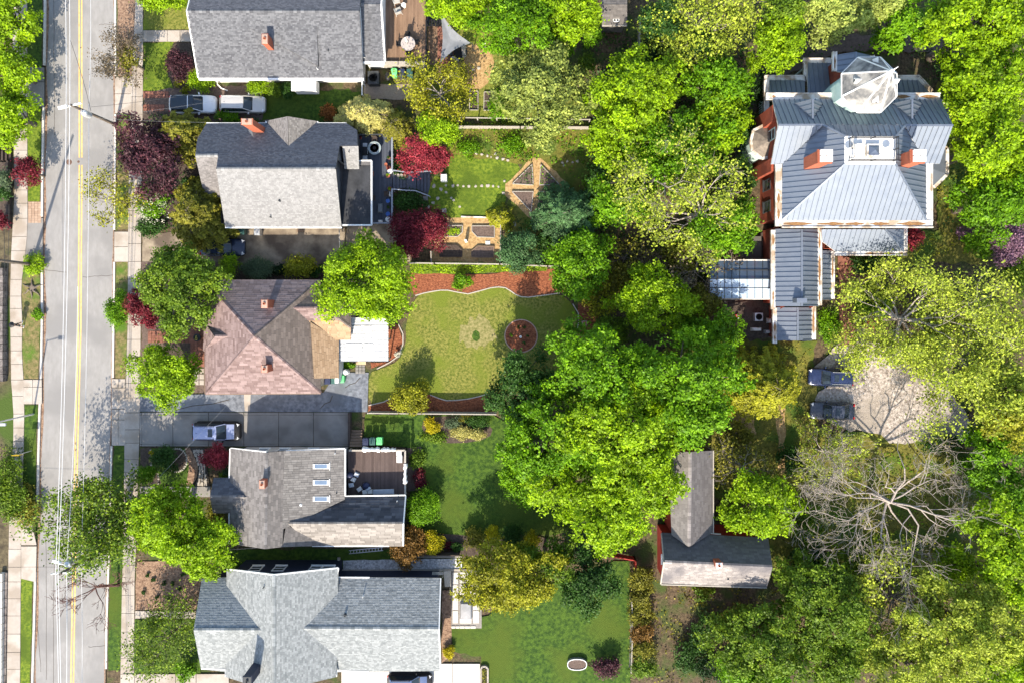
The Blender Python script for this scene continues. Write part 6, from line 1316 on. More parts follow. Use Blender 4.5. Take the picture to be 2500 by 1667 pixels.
edging('grey timber kerb below the white gravel',[(836,1391),(1128,1389)],M['wood_grey'],.2,.25,.2); edging('grey timber kerb above the white gravel',[(985,1357),(1128,1357)],M['wood_grey'],.12,.25,.2)
edging('white timber edge above the straw beds',[(1126,530),(1160,531),(1200,532)],M['white_dirty'],.12,.2,.18)
# ------------------------------------------------------------------ fences
def fence(label, pts, m, hh=1.5, bay=2.2, solid=True, name='fence', wd=.06):
    r_ = thing(name,label,'fence',P(*pts[0]))
    for a,b_ in zip(pts,pts[1:]):
        p,q = P(a[0],a[1],hh),P(b_[0],b_[1],hh); n = max(1,round((q-p).length/bay))
        for i in range(n+1):
            s = p.lerp(q,i/n); k = MB(); k.box((s.x,s.y,-.1),(.12,.12,hh+.18)); k.build('post',m,r_)
            if i < n:
                e = p.lerp(q,(i+1)/n)
                if solid:
                    k = MB(); nb = max(2,int((e-s).length/.16))
                    for j in range(nb): s0 = s.lerp(e,j/nb); s1 = s.lerp(e,(j+.93)/nb); k.beam((s0.x,s0.y,hh-.03*(j%2)),(s1.x,s1.y,hh-.03*(j%2)),.03,hh-.06)
                    k.build('board_panel',m,r_)
                for z_ in (hh+.04,): k = MB(); k.beam((s.x,s.y,z_),(e.x,e.y,z_),wd*1.6,.05); k.build('cap_rail',m,r_)
    return r_
fence('grey board fence below the red mulch bed and lawn',[(898,1008),(1000,1009),(1210,1011)],M['wood_grey'],1.6)
fence('pale rail fence above the planted slope, upper of two',[(1118,288),(1260,290),(1440,293)],M['wood_grey'],1.2,solid=False); fence('pale fence along the planted slope, lower of two',[(1118,309),(1270,310),(1470,311)],M['wood_grey'],1.0)
fence('dark board fence above the green strip and red mulch',[(1000,642),(1060,643),(1220,645),(1337,650),(1500,655)],M['wood_grey'],1.3); fence('thin pale fence right of the straw rectangle',[(1222,545),(1221,644)],M['wood_grey'],.9,solid=False); fence('short fence left of the straw rectangle',[(1052,615),(1053,644)],M['wood_grey'],.9,solid=False)
fence('weathered pale fence on the right of the bottom lawn',[(1543,1465),(1544,1560),(1541,1640)],M['wood_grey'],1.5); fence('grey fence between the top yard and the woods',[(1563,58),(1562,115)],M['wood_grey'],1.6); fence('low red fence by the barn corner',[(1480,1355),(1552,1368),(1553,1385)],SIDE['redw'],1.3)
fence('thin pale fence across the stained driveway end',[(828,556),(830,610)],M['wood_grey'],1.5,solid=False); fence('fence below the skylight house side yard',[(990,1352),(1062,1355),(1120,1355)],M['wood_dark'],1.3); fence('thin white fence stub by the gravel pad',[(884,200),(884,232)],M['white'],1.5,solid=False)
# ------------------------------------------------------------------ utility poles and wires
def upole(label, base, top, zt, m=M['bark']):
    r_ = thing('utility_pole',label,'utility pole',P(*base)); p = P(*base); q = P(top[0],top[1],zt); b = MB(); b.tube([(p.x,p.y,-.2),p.lerp(V3((q.x,q.y,zt)),.5),q],[.17,.145,.11],10); b.build('pole',m,r_)
    return r_, q
def hardware(r_, q, arm_dir, zt, lamp=None, tr=None):
    d = V3((arm_dir[0],arm_dir[1],0)).normalized(); b = MB(); b.beam(q-d*.9-V3((0,0,.25)),q+d*.9-V3((0,0,.25)),.12,.14); b.build('crossarm',M['white_dirty'],r_)
    for s in (-.85,-.45,.5,.85): e = q+d*s-V3((0,0,.25)); k = MB(); k.lathe(e,[(.05,0),(.07,.06),(.03,.1),(.06,.14),(.02,.2)],8); k.build('insulator',M['white'],r_)
    if tr:
        c = P(*tr); k = MB(); k.lathe((c.x,c.y,tr[2]-.95),[(.25,0),(.3,.05),(.3,.85),(.25,.95),(.01,.98)],16); k.build('transformer',M['steel'],r_)
        for s in (-.12,.12): k = MB(); k.lathe((c.x+s,c.y,tr[2]),[(.04,0),(.05,.1),(.02,.22)],7); k.build('bushing',M['white'],r_)
        k = MB(); k.beam(c-V3((0,0,.4)),V3((q.x,q.y,tr[2]-.4)),.08,.1); k.build('bracket',M['steel'],r_)
    if lamp:
        c = P(*lamp[0]); e = P(*lamp[1]); k = MB(); k.tube([c,c.lerp(e,.5)+V3((0,0,.1)),e],.04,6); k.build('lamp_arm',M['steel'],r_); k = MB(); k.beam(e+(e-c).normalized()*-.1,e+(e-c).normalized()*.65,.26,.14); k.build('lamp_head',M['white'],r_)
r1, q1 = upole('mossy utility pole with transformer above the street, upper', (284,306), (170,256), 8.4); hardware(r1,q1,(1,.25),8.4,lamp=((172,257,8.2),(160,260,8.3)),tr=(204,276,7.2))
r2, q2 = upole('dark utility pole with transformer and street lamp, lower', (262,1332), (146,1401), 8.4); hardware(r2,q2,(1,.05),8.4,lamp=((178,1383,7.0),(146,1374,7.4)),tr=(163,1377,7.4))
r3, q3 = upole('dark pole leaning out of the left edge by the verge shrub',(78,646),(-75,627),11.0)
r4 = thing('street_lamp','thin grey lamp pole leaning out at the left edge',"street lamp",P(82,1010)); b = MB(); q = P(-20,1022,6.0); p = P(82,1010); b.tube([(p.x,p.y,-.1),(p.x-.02,p.y,3),(p.x,p.y,6.3)],[.1,.08,.06],8); b.build('pole',M['steel'],r4); b = MB(); b.tube([(p.x,p.y,6.2),(p.x+1.2,p.y,6.5)],.04,6); b.box((p.x+1.4,p.y,6.4),(.6,.25,.15)); b.build('lamp_head',M['steel'],r4)
for x,y,lb,m in ((78,1099,'short sign post with a yellow plate on the left verge','y'),): 
    r_ = thing('sign_post',lb,'sign',P(x,y)); p = P(x,y); b = MB(); b.tube([(p.x,p.y,-.1),(p.x,p.y,2.3)],.035,6); b.build('post',M['steel'],r_); b = MB(); b.box((p.x,p.y,1.9),(.75,.04,.6)); b.build('plate',mat('yellow_sign',(.65,.42,.02),(.7,.46,.03),3,.5),r_)
WIRE = mat('bright_wire',(.55,.55,.55),(.65,.65,.65),3,.5); DWIRE = mat('dark_wire',(.03,.03,.03),(.05,.05,.05),3,.6)
def wire(label, a, b_, sag=.25, r=.03, m=None, grp=None):
    p,q = P(*a),P(*b_); b = MB(); n = 14; b.tube([p.lerp(q,i/n)-V3((0,0,sag*4*(i/n)*(1-i/n))) for i in range(n+1)],r,5); tag(b.build('overhead_wire',m or WIRE),label,'wire',grp)
for dx0,dx1,dx2,lb in ((-5,-4.5,-5,'leftmost bright power line over the street'),(5,4.5,1,'second bright power line over the street')):
    for a_,b_,sfx in (((162+dx0,-160,8.6),(166+dx1,256,8.5),'above the upper pole'),((166+dx1,256,8.5),(141+dx2,1400,8.5),'between the two poles'),((141+dx2,1400,8.5),(150+dx2*.8,1900,8.6),'below the lower pole')): wire(f'{lb}, {sfx}',a_,b_,.3 if abs(b_[1]-a_[1]) > 600 else .1)
for a_,b_,sfx in (((217,-160,6.2),(217,262,6.2),'above the upper pole'),((217,262,6.2),(198,1372,6.2),'between the two poles'),((198,1372,6.2),(194,1900,6.2),'below the lower pole')): wire(f'thin pale cable right of the yellow lines, {sfx}',a_,b_,.3,.022)
wire('bright cable running down from the lower transformer',(163,1390,7.4),(160,1900,7.6),.1); wire('bright cable from lower transformer up the centre of the street',(163,1377,7.4),(190,700,7.6),.3,.022)
wire('thin dark cable slanting over the upper lane',(222,272,6.6),(172,100,7.2),.2,.02,DWIRE); wire('dark cable from the upper pole towards the top house',(222,262,6.6),(430,237,4.2),.2,.016,DWIRE); wire('service drop from upper pole across the white car',(240,287,6.8),(640,226,3.2),.5,.006,M['grey']); wire('service drop from upper pole to the second house',(240,290,6.8),(600,300,5.5),.5,.006,M['grey'])
wire('service drop crossing the lavender SUV to the reddish house',(190,1370,7.0),(575,965,4.4),.4,.007,M['grey']); wire('service drop from lower pole to the skylight house',(190,1372,7.0),(625,1337,5.0),.3,.006,M['grey']); wire('black cable along the left edge, outer',(10,560,6.5),(10,900,6.5),.1,.02,DWIRE); wire('black cable along the left edge, inner',(22,500,6.5),(14,760,6.5),.1,.02,DWIRE); wire('thin cable crossing the lower street',(-40,1384,6.5),(230,1384,6.5),.1,.014,DWIRE)
# ------------------------------------------------------------------ left edge: walls and stump
def wallthing(label,pts,wd,hh,m,name='retaining_wall',cat='wall'):
    r_ = thing(name,label,cat,P(*pts[0])); rr_ = random.Random(int(pts[0][1]))
    for a,b_ in zip(pts,pts[1:]):
        p,q = P(*a),P(*b_); n = max(1,int((q-p).length/.75))
        for i in range(n): k = MB(); s,e = p.lerp(q,(i+.03)/n),p.lerp(q,(i+.97)/n); z_ = hh+rr_.uniform(-.03,.03); k.beam((s.x,s.y,z_),(e.x,e.y,z_),wd,hh+.1,rr_.random()); k.build('stone',m,r_)
STN = mat('dark_rubble',(.06,.052,.05),(.26,.23,.215),3,.95,bump=.8,contrast=1.6,tint=.4)
wallthing('dark rubble stone wall along the far left sidewalk',[(9,655),(9,930)],.75,.7,STN); wallthing('pale stone wall at the lower left corner',[(9,1395),(8,1500),(6,1700)],.4,.5,mat_kerb); wallthing('dark kerb stones beside the lower left wall',[(17,1395),(15,1500),(12,1700)],.28,.15,STN); wallthing('dark timber edge of the raised planter at far left',[(27,395),(27,560)],.16,.6,M['wood_dark'])
for i in range(4): wallthing(f"dark timber step {('nearest the sidewalk','second from the sidewalk','third from the sidewalk','at the left edge')[i]} at far left",[(28-7*i,325),(28-7*i,395)],.2,.25+.15*i,M['wood_dark'],'timber_step','step')
for x,y,w_,h_,m,lb in ((12,478,.9,3.3,'soil','raised planter soil with dark shrubs at far left'),): 
    c = P(x,y); b = MB(); b.box((c.x,c.y,-.1),(1.1,6.6,.6)); tag(b.build('planter_soil',M['soil']),lb,'planter')
r_ = thing('tree_stump','ragged grey tree stump with roots in the left verge','stump',P(80,704)); c = P(80,704)
b = MB(); b.lathe((c.x,c.y,-.05),[(.45,0),(.34,.1),(.28,.2),(.01,.22)],9); b.build('stump',M['bark'],r_)
for i in range(6): a = i*1.05+.2+.3*math.sin(i*7); b = MB(); b.tube([(c.x+.3*math.cos(a),c.y+.3*math.sin(a),.2),(c.x+.8*math.cos(a+.2),c.y+.8*math.sin(a+.2),.08),(c.x+1.2*math.cos(a+.1),c.y+1.2*math.sin(a+.1),-.02)],[.1,.05,.02],6); b.build('root',M['bark'],r_)
# ------------------------------------------------------------------ odds and ends
c = P(1801,774,.4); r_ = thing('fuel_can','small red can with white top on the court ground','can',(c.x,c.y,0),.35); b = MB(); b.box((0,0,0),(.26,.6,.4),top=(.85,.85)); b.build('body',M['red'],r_,local=True); b = MB(); b.lathe((0,.14,.4),[(.09,0),(.08,.06),(.01,.07)],10); b.build('cap',M['white'],r_,local=True); b = MB(); b.box((0,-.17,.4),(.16,.16,.06)); b.build('spout',M['white'],r_,local=True)
slabthing('utility_box','low white box below the pale air conditioner','box',1847,804,0,(1.05,.36,.4),0,M['white_dirty'],.5); slabthing('utility_box','small white box against the mansion rear wing','box',1878,783,0,(.3,.5,.4),0,M['white_dirty'],.6); slabthing('utility_box','grey meter box by the mansion rear wing','box',1874,810,0,(.5,.35,.4),0,M['steel'],.6)
b = MB(); p,q = P(1826,735),P(1826,775); b.beam((p.x,p.y,.2),(q.x,q.y,.2),.7,.3); tag(b.build('wooden_hatch',M['wood_dark']),'dark wooden hatch in the mansion court','hatch'); b = MB(); p,q = P(1778,745),P(1820,740); b.beam((p.x,p.y,.25),(q.x,q.y,.25),.3,.3); tag(b.build('timber_stack',M['wood_dark']),'dark timber lying below the greenhouse','timber')
b = MB(); p = P(1828,610); b.box((p.x,p.y,-.05),(2.2,2.6,.6)); tag(b.build('cellar_hatch',mat('grey_boards',(.085,.08,.07),(.13,.12,.11),5,.9,stretch=(4,1,1))),'grey boarded cellar hatch above the greenhouse','hatch')
c = P(1426,789); r_ = thing('garden_box','small box with red top at the lawn edge','box',(c.x,c.y,0)); b = MB(); b.box((0,0,0),(.5,.5,.4)); b.build('body',M['wood_grey'],r_,local=True); b = MB(); b.box((0,0,.4),(.36,.36,.04)); b.build('lid',mat('faded_red',(.35,.07,.08),(.42,.1,.1),4,.8),r_,local=True)
c = P(1453,795); r_ = thing('birdbath','pale round birdbath right of the red topped box','birdbath',(c.x,c.y,0)); b = MB(); b.lathe((0,0,.6),[(.05,0),(.26,.08),(.28,.12),(.22,.1),(.01,.06)],16); b.build('bowl',M['stone'],r_,local=True); b = MB(); b.lathe((0,0,0),[(.18,0),(.07,.08),(.06,.62)],10); b.build('pedestal',M['stone'],r_,local=True)
c = P(1271,822); b = MB(); b.lathe((c.x,c.y,.03),[(.12,0),(.13,.16),(.09,.18),(.08,.1),(.01,.1)],10); tag(b.build('garden_ornament',M['white']),'small white ornament at the centre of the mulch circle','ornament')
for i,(x,y) in enumerate(((1264,800),(1281,800),(1248,819),(1288,819),(1279,836))):
    rng = np.random.default_rng(i); c = P(x,y); v,q,t,_ = crown((0,0,.12),(.2,.2,.14),70,.12,rng,clump=.5); o = link('seedling',quads_mesh('seedling',v,q,t,PAL['dark' if i != 2 else 'green'])); o.location = (c.x,c.y,.03); tag(o,'tiny young plant in the round mulch circle','plant','young plants in the mulch circle')
c = P(1085,437); r_ = thing('garden_bin','pale square composter box on the bright lawn','composter',(c.x,c.y,0)); b = MB(); b.box((0,0,0),(.62,.74,.75),top=(.95,.95)); b.build('body',M['white'],r_,local=True); b = MB(); b.box((0,0,.75),(.55,.66,.05),top=(.9,.9)); b.build('lid',M['white'],r_,local=True); b = MB(); b.box((0,-.02,.8),(.2,.06,.02)); b.build('handle',M['green_bin'],r_,local=True)
slabthing('garden_chair','small white chair on the straw by the lower right bed','chair',1191,593,.0,(.5,.4,.1),0,SHEET,.1,.4); slabthing('garden_post_cap','white post top in the middle of the straw beds','post',1137,588,.0,(.26,.26,.1),.3,SHEET,.9)
c = P(1306,524); b = MB(); b.lathe((c.x,c.y,0),[(.16,0),(.2,.3),(.18,.32),(.15,.05),(.01,.05)],14); tag(b.build('bucket',M['darkgrey']),'dark bucket at the bottom of the straw diamond','bucket')
for x,y,lb in ((1343,585,'wire hoop ring on the grass by the fence'),(1378,577,'wire hoop ring, right of another, by the fence')): c = P(x,y); b = MB(); b.tube([(c.x+.5*math.cos(a*.35),c.y+.5*math.sin(a*.35),.3) for a in range(19)],.02,5); tag(b.build('wire_hoop',M['steel']),lb,'hoop')
c = P(842,908,1.0); b = MB(); b.lathe((c.x,c.y,0),[(.28,0),(.3,.05),(.3,.85),(.2,.98),(.01,1.0)],16); tag(b.build('water_barrel',M['white']),'white water barrel at the corner of the reddish house','barrel')
b = MB(); p,q = P(868,882,.2),P(893,882,.2); b.beam((p.x,p.y-.1,.15),(q.x,q.y-.1,.15),.45,.2); tag(b.build('door_step',mat('tan_step',(.5,.36,.22),(.6,.45,.3),3,.8)),'tan step below the corrugated porch roof','step')
c = P(484,824); r_ = thing('stone_urn','round stone planter with pale plant on the brick landing','planter',(c.x,c.y,0)); b = MB(); b.lathe((0,0,0),[(.3,0),(.36,.3),(.38,.34),(.3,.34),(.28,.26),(.01,.26)],16); b.build('bowl',M['darkgrey'],r_,local=True); rng = np.random.default_rng(9); v,q,t,_ = crown((0,0,.4),(.24,.24,.16),90,.12,rng,clump=.5); link('plant',quads_mesh('plant',v,q,t,PAL['cream']),r_)
r_ = thing('covered_table','grey covered fire table on the pale patio','table',P(1137,1493)); c = P(1137,1493,.7); b = MB(); n = 12; vs = []
for i in range(n+1):
    for j in range(n+1):
        s,t = -1+2*i/n,-1+2*j/n; e = max(abs(s),abs(t)); z_ = .62+.10*(1-e)-.05*math.exp(-40*(abs(s)-abs(t))**2)*e-(.5 if e >= 1 else 0); vs.append((c.x+s*(.60 if e < 1 else .64),c.y+t*(.92 if e < 1 else .96),max(.05,z_)))
b.add(vs,[(i*(n+1)+j,(i+1)*(n+1)+j,(i+1)*(n+1)+j+1,i*(n+1)+j+1) for i in range(n) for j in range(n)]); b.build('cover',mat('grey_cover',(.27,.275,.29),(.35,.355,.37),2,.8),r_,smooth=False); b = MB(); b.box((c.x,c.y,0),(1.0,1.6,.55)); b.build('table_body',M['darkgrey'],r_)
r_ = thing('garden_gate','pale wooden door leaf at the corner of the lowest house','gate',P(1095,1410)); b = MB(); q = [P(x,y,z_) for x,y,z_ in ((1083,1394,1.6),(1101,1393,1.6),(1101,1431,1.5),(1086,1432,1.5))]; b.slab(q,.08); b.build('panel',M['wood_grey'],r_); b = MB(); b.beam(P(1055,1399,1.4),P(1082,1399,1.4),.3,.1); b.build('top_board',M['wood_grey'],r_)
for x,y in ((1084,1395),(1100,1431)): p = P(x,y); b = MB(); b.box((p.x,p.y,-.05),(.1,.1,1.5)); b.build('post',M['wood_grey'],r_)
slabthing('pallet','dark wooden pallet on the stained driveway','pallet',733,561,0,(.8,.55,.1),0,M['wood'],.12); slabthing('concrete_block','pale concrete block by the lowest house gutter','block',827,1366,0,(.3,.5,.2),.1,M['stone'],.25)
r_ = thing('ladder','pale ladder lying between the two lowest houses','ladder',P(894,1344))
p,q = P(852,1347,.2),P(935,1339,.2); d_ = V3((0,.16,0))
for s in (-1,1): b = MB(); b.beam(p+d_*s,q+d_*s,.05,.08); b.build('side_rail',M['steel'],r_)
for i in range(11): s = p.lerp(q,(i+.5)/11); b = MB(); b.beam(s-d_,s+d_,.05,.04); b.build('rung',M['steel'],r_)
# ------------------------------------------------------------------ person on the left sidewalk
def person(px,py,face):
    c = P(px,py); r_ = thing('person','person in black top and black sun hat walking on left sidewalk','person',(c.x,c.y,.05),face)
    V,E,R = [],[],[]
    def v(p,r,par=None):
        V.append(p); R.append(r); i = len(V)-1
        if par is not None: E.append((par,i))
        return i
    pel = v((0,0,.92),(.15,.11)); sp = v((.02,0,1.15),(.14,.10),pel); chs = v((.02,0,1.36),(.17,.11),sp); nk = v((.03,0,1.50),(.06,.06),chs); hd = v((.05,0,1.60),(.085,.09),nk); v((.06,0,1.72),(.085,.09),hd)
    for s,f in ((1,.26),(-1,-.24)):
        hp = v((0,s*.09,.88),(.09,.09),pel); kn = v((f*.6,s*.10,.49),(.062,.062),hp); an = v((f*.9-.04,s*.10,.09),(.042,.042),kn); v((f*.9+.13,s*.11,.04),(.04,.035),an)
        sh = v((.02,s*.19,1.40),(.06,.06),chs); el = v((-f*.35,s*.26,1.13),(.043,.043),sh); wr = v((-f*.7+.12,s*.25,.92),(.03,.03),el); pm = v((-f*.7+.17,s*.25,.86),(.035,.022),wr)
        for k,(dx,dy,L_) in enumerate(((.02,.03,.05),(.03,.015,.08),(.03,0,.085),(.03,-.015,.08),(.025,-.03,.06))): v((-f*.7+.17+dx,s*.25+dy,.86-L_),(.009,.009),pm)
    me = bpy.data.meshes.new('body'); me.from_pydata(V,E,[]); o = link('body',me,r_); me.materials.append(M['skin'])
    md = o.modifiers.new('skin','SKIN'); md.use_smooth_shade = True
    for i,sv in enumerate(me.skin_vertices[0].data): sv.radius = R[i]; sv.use_root = (i == 0)
    o.modifiers.new('sub','SUBSURF').levels = 1; o.modifiers['sub'].render_levels = 1
    b = MB(); b.lathe((.02,0,.86),[(.17,0),(.175,.3),(.20,.5),(.16,.58),(.08,.63)],14,sx=.75,sy=1.12); b.build('shirt',M['black'],r_,local=True,smooth=True)
    for s,f in ((1,.26),(-1,-.24)): b = MB(); b.tube([(0,s*.09,.92),(f*.4,s*.1,.62)],[.115,.10],10); b.build('shorts',M['darkgrey'],r_,local=True,smooth=True)
    for s,f in ((1,.26),(-1,-.24)): b = MB(); b.box((f*.9+.03,s*.105,-.01),(.28,.1,.1),top=(.7,.8)); b.build('shoe',M['white'],r_,local=True)
    for s,f in ((1,.26),(-1,-.24)): b = MB(); b.tube([(.02,s*.17,1.42),(-f*.2,s*.23,1.24)],[.075,.06],8); b.build('sleeve',M['black'],r_,local=True,smooth=True)
    b = MB(); b.lathe((.05,0,1.70),[(.29,0),(.27,.02),(.12,.03),(.11,.12),(.06,.14),(.01,.14)],20); b.build('sun_hat',M['black'],r_,local=True,smooth=True)
    b = MB(); b.lathe((.03,0,1.56),[(.08,0),(.1,.08),(.1,.14),(.02,.15)],12); b.build('hair',M['black'],r_,local=True,smooth=True)
person(57,793,math.radians(80))
# ------------------------------------------------------------------ trees and shrubs (positions read on the 2352 px wide view)
T_ = tree
# left edge
T_('street_tree','lime green tree cut by the top left corner',22,45,62,75,4.8,1,'lime'); T_('street_tree','lime green tree in the middle of the far left row',28,165,60,62,4.8,1,'lime'); T_('street_tree','lowest lime green tree of the far left row',30,268,56,62,4.6,1,'lime')
T_('maple_tree','small dark red maple over the far left sidewalk',60,394,27,32,3.5,1.6,'red',leaf=.22); T_('shrub','grey green shrub in the far left planter, upper',8,410,16,25,1.8,.6,'grey',leaf=.2); T_('shrub','dark shrub in the far left planter, lower',7,445,14,20,1.6,.6,'dark',leaf=.2); T_('shrub','red leaved shrub at the far left edge',4,508,13,22,1.8,.6,'crim',leaf=.2)
T_('shrub','bright green shrub in the left verge above the stump',78,604,24,22,1.0,.1,'lime',leaf=.2); T_('shrub','green tuft right of the stump',88,720,12,16,.6,.0,'green',leaf=.2); T_('shrub','thicket of green shrubs at left edge below the lamp',18,1120,38,75,2.2,.2,'mid',leaf=.22); T_('shrub','green thicket spilling on the left sidewalk',50,1170,34,50,1.5,.1,'olive',leaf=.22)
# top house front
T_('shrub','bright lime bush at the top edge by the sidewalk',362,0,54,24,3,.3,'lime',leaf=.22)
open_tree('street_tree','thin brown budding street tree over the top lane',256,118,62,62,6.5,'brown',2600,.17,9,3,.4,'bark_pale',5,.13,tuft=.22)
T_('shrub','low olive foliage at the foot of the budding street tree',290,135,24,40,4.2,2.6,'olive',.5,.22)
T_('shrub','dark maroon bush by the corner of the top house',408,150,31,38,2.4,.3,'plum',leaf=.2); T_('shrub','clipped lime boxwood at the corner of the top house',460,180,27,30,1.6,.1,'lime',1.4,leaf=.16,lump=.1); T_('shrub','small yellow green shrub left of the maroon bush',410,188,11,13,.7,0,'yolive',leaf=.16); T_('shrub','small yellow shrub below the maroon bush',425,208,9,10,.6,0,'yolive',leaf=.16); T_('shrub','yellow green shrub above the maroon bush',455,112,12,11,.8,0,'yolive',leaf=.16)
T_('shrub','round lime shrub under the white eave',590,202,24,17,1.5,.1,'lime',1.3,leaf=.16,lump=.1); T_('shrub','square clipped hedge right of the round lime shrub',632,206,14,17,1.4,.1,'mid',1.3,leaf=.16,lump=.1); T_('shrub','dark clipped hedge right of the square hedge',660,207,18,17,1.4,.1,'dark',1.3,leaf=.16); T_('shrub','leafy green shrub below the silver wagon',520,270,30,13,1.3,.1,'green',leaf=.2); T_('shrub','dark ivy strip left of the red chimney',560,285,40,10,.8,.1,'dark',leaf=.2)
conifer('yew_tree','olive green yew tree above the purple plum',415,310,66,62,5.5,'olive',1.3,11); T_('plum_tree','large purple leaved plum tree by the sidewalk',338,352,80,74,7,2.2,'plum',1.2,.26,clump=.15); conifer('yew_tree','olive green yew tree below the second house porch',452,490,72,88,5.8,'olive',1.3,12)
open_tree('street_tree','sparse yellow green street tree over the middle lane',240,452,58,64,6,'yolive',1900,.2,9,3,.4,'bark',8,.1,tuft=.25)
T_('shrub','bright green shrub with white blossom by the sidewalk',350,462,38,38,2.6,.3,'green',1.2,.22); T_('shrub','white blossoms dotting the bright green shrub',345,470,36,40,2.7,.8,'blossom',.10,.17); T_('shrub','dark green hedge below the blossoming shrub',345,522,34,18,1.2,.1,'dark',1.2,.2); T_('shrub','dark shrub with pale flowers at the sidewalk edge',332,503,16,20,1.2,.1,'grey',.9,.2); T_('shrub','dark shrub beneath the purple plum, right side',432,425,22,18,1.2,.1,'dark',.9,.2)
T_('tree','large mid green tree left of the reddish roof',408,662,100,102,9,3,'mid',1.2,.27,clump=.13); T_('maple_tree','dark red maple arching over the sidewalk',318,706,26,40,3.2,1.2,'red',1,.22); T_('maple_tree','dark red maple lobe beside the arching one',343,735,18,22,3.0,1.2,'red',1,.22); T_('shrub','round bright green bush on the street verge',269,713,24,36,2.4,.1,'green',1.4,.2,lump=.12); T_('tree','round lime green tree below the brick walk',370,866,76,74,6.5,2,'lime',1.3,.25,clump=.14)
T_('shrub','lime shrub left of the grey green hedge',527,614,25,26,2.2,.2,'lime',1.1,.2); T_('shrub','grey green oval hedge above the reddish roof',586,618,36,22,2.0,.1,'grey',1.5,.16,lump=.1); T_('shrub','yellow olive shrub above the reddish roof',688,612,36,28,2.6,.2,'yolive',1.1,.22); T_('shrub','dark shrub right of the yellow olive one',722,622,14,18,1.4,.1,'dark',1,.2); T_('shrub','dark hedge under the mid green tree',480,640,30,20,1.6,.1,'dark',1,.2); T_('shrub','dark hedge patch between hedge and yellow shrub',640,620,22,14,1.0,.0,'deep',1,.2)
T_('tree','large lime green tree over the metal porch roof',846,648,118,98,9.5,4,'lime',1.25,.27,clump=.13)
T_('shrub','low green plants beside the metal porch',800,838,14,10,.7,.0,'green',1,.18); T_('shrub','white twiggy plant by the metal porch corner',912,812,8,9,.8,.1,'blossom',.4,.16); T_('shrub','olive yellow shrub on the lower mulch bed',942,914,42,36,3.2,.3,'yolive',1.2,.22); T_('shrub','round green shrub on the red mulch bed',1062,647,20,18,1.4,.1,'green',1.3,.2,lump=.1)
# skylight house garden
T_('shrub','clipped round green ball by the sidewalk',331,1089,20,21,1.5,.1,'green',1.7,.13,lump=.05); T_('shrub','leafy dark green shrub in the front garden',378,1058,31,30,1.8,.1,'dark',1.1,.2); T_('maple_tree','small bright red maple by the concrete driveway',497,1048,28,26,2.6,.5,'rose',1.3,.18); T_('shrub','grey green ball below the red maple',520,1077,14,17,1.2,.1,'blue',1.4,.16,lump=.1); T_('shrub','tiny yellow plant by the sidewalk corner',348,1040,6,7,.4,0,'yellow',1,.13); T_('shrub','pale flowering tuft near the yellow plant',346,1055,6,5,.3,0,'cream',1,.13); T_('shrub','green shrub beside the porch of the skylight house',512,1098,16,12,1.0,.1,'mid',1,.18); T_('shrub','olive shrub on the front path edge',490,1190,26,30,1.4,.1,'olive',.9,.2)
T_('tree','large lime green tree below the front path, left half',372,1205,78,82,8.5,3,'lime',1.3,.27,clump=.14); T_('tree','large lime green tree touching the skylight house',458,1255,88,72,8,3,'lime',1.3,.27,clump=.14)
open_tree('street_tree','loose dark green street tree over the lower lane',208,1206,108,112,9,'mid',13000,.26,12,3,.42,'bark',21,.26,tuft=.5,elev=(.1,.7))
open_tree('street_tree','broken bare branches hanging over the lower lane',205,1358,92,62,5.5,None,0,.2,7,4,.5,'bark_red',31,.12,base=tuple(P(290,1428)[:2]),minr=.02)
open_tree('tree','loose green tree above the lower left lawn',362,1485,98,88,6.5,'mid',6200,.2,11,3,.35,'bark',41,.12,tuft=.42); T_('shrub','bright green leafy shrub at the bottom left corner of sage house',425,1540,26,26,1.8,.1,'green',.8,.22)
for i,(x,y) in enumerate(((352,1332),(376,1340),(396,1338),(420,1320),(340,1322),(330,1360),(360,1372),(385,1372),(412,1352))): T_('small_shrub',"little dark shrub planted in the brown mulch bed",x,y,5,5,.4,0,'dark',1.2,.14,group='little shrubs in the brown mulch bed')
# between upper houses
T_('grass_clump','orange ornamental grass clump on the side lawn',757,257,20,20,.9,0,'orange',1.3,.22,cat='grass'); conifer('willow_tree','cream coloured weeping willow shrub by the side lawn',838,262,80,52,4.5,'cream',1.2,51,.26,.5); conifer('willow_tree','pale olive weeping shrub at the slate deck corner',905,290,45,45,3.8,'olive',.7,52,.22,.5)
open_tree('tree','yellow olive budding tree below the bins',1004,200,74,66,6.5,'yolive',7200,.22,11,3,.35,'bark_pale',53,.13,tuft=.34); T_('tree','bright yellow green tree above the red maple',1004,288,54,46,4.8,1.5,'lime',1,.22)
T_('maple_tree','bright red maple beside the slate deck stairs',974,357,60,42,4,1.4,'rose',1.2,.2,clump=.2); T_('maple_tree','deep red maple below the slate deck stairs',958,535,72,58,4.2,1.4,'red',1.2,.2,clump=.18); T_('shrub','dark green shrub beside the slate deck stairs',938,463,36,24,1.6,.1,'dark',1.1,.2); T_('shrub','green shrub between slate deck and red maple',912,385,20,24,1.2,.1,'dark',.9,.2)
T_('magnolia_tree','large pale green magnolia above the diamond garden',1247,210,108,112,8.5,2,'magn',1.3,.3,clump=.14); T_('shrub','bright green shrub left of the magnolia',1150,238,24,34,2.4,.3,'green',1.1,.22)
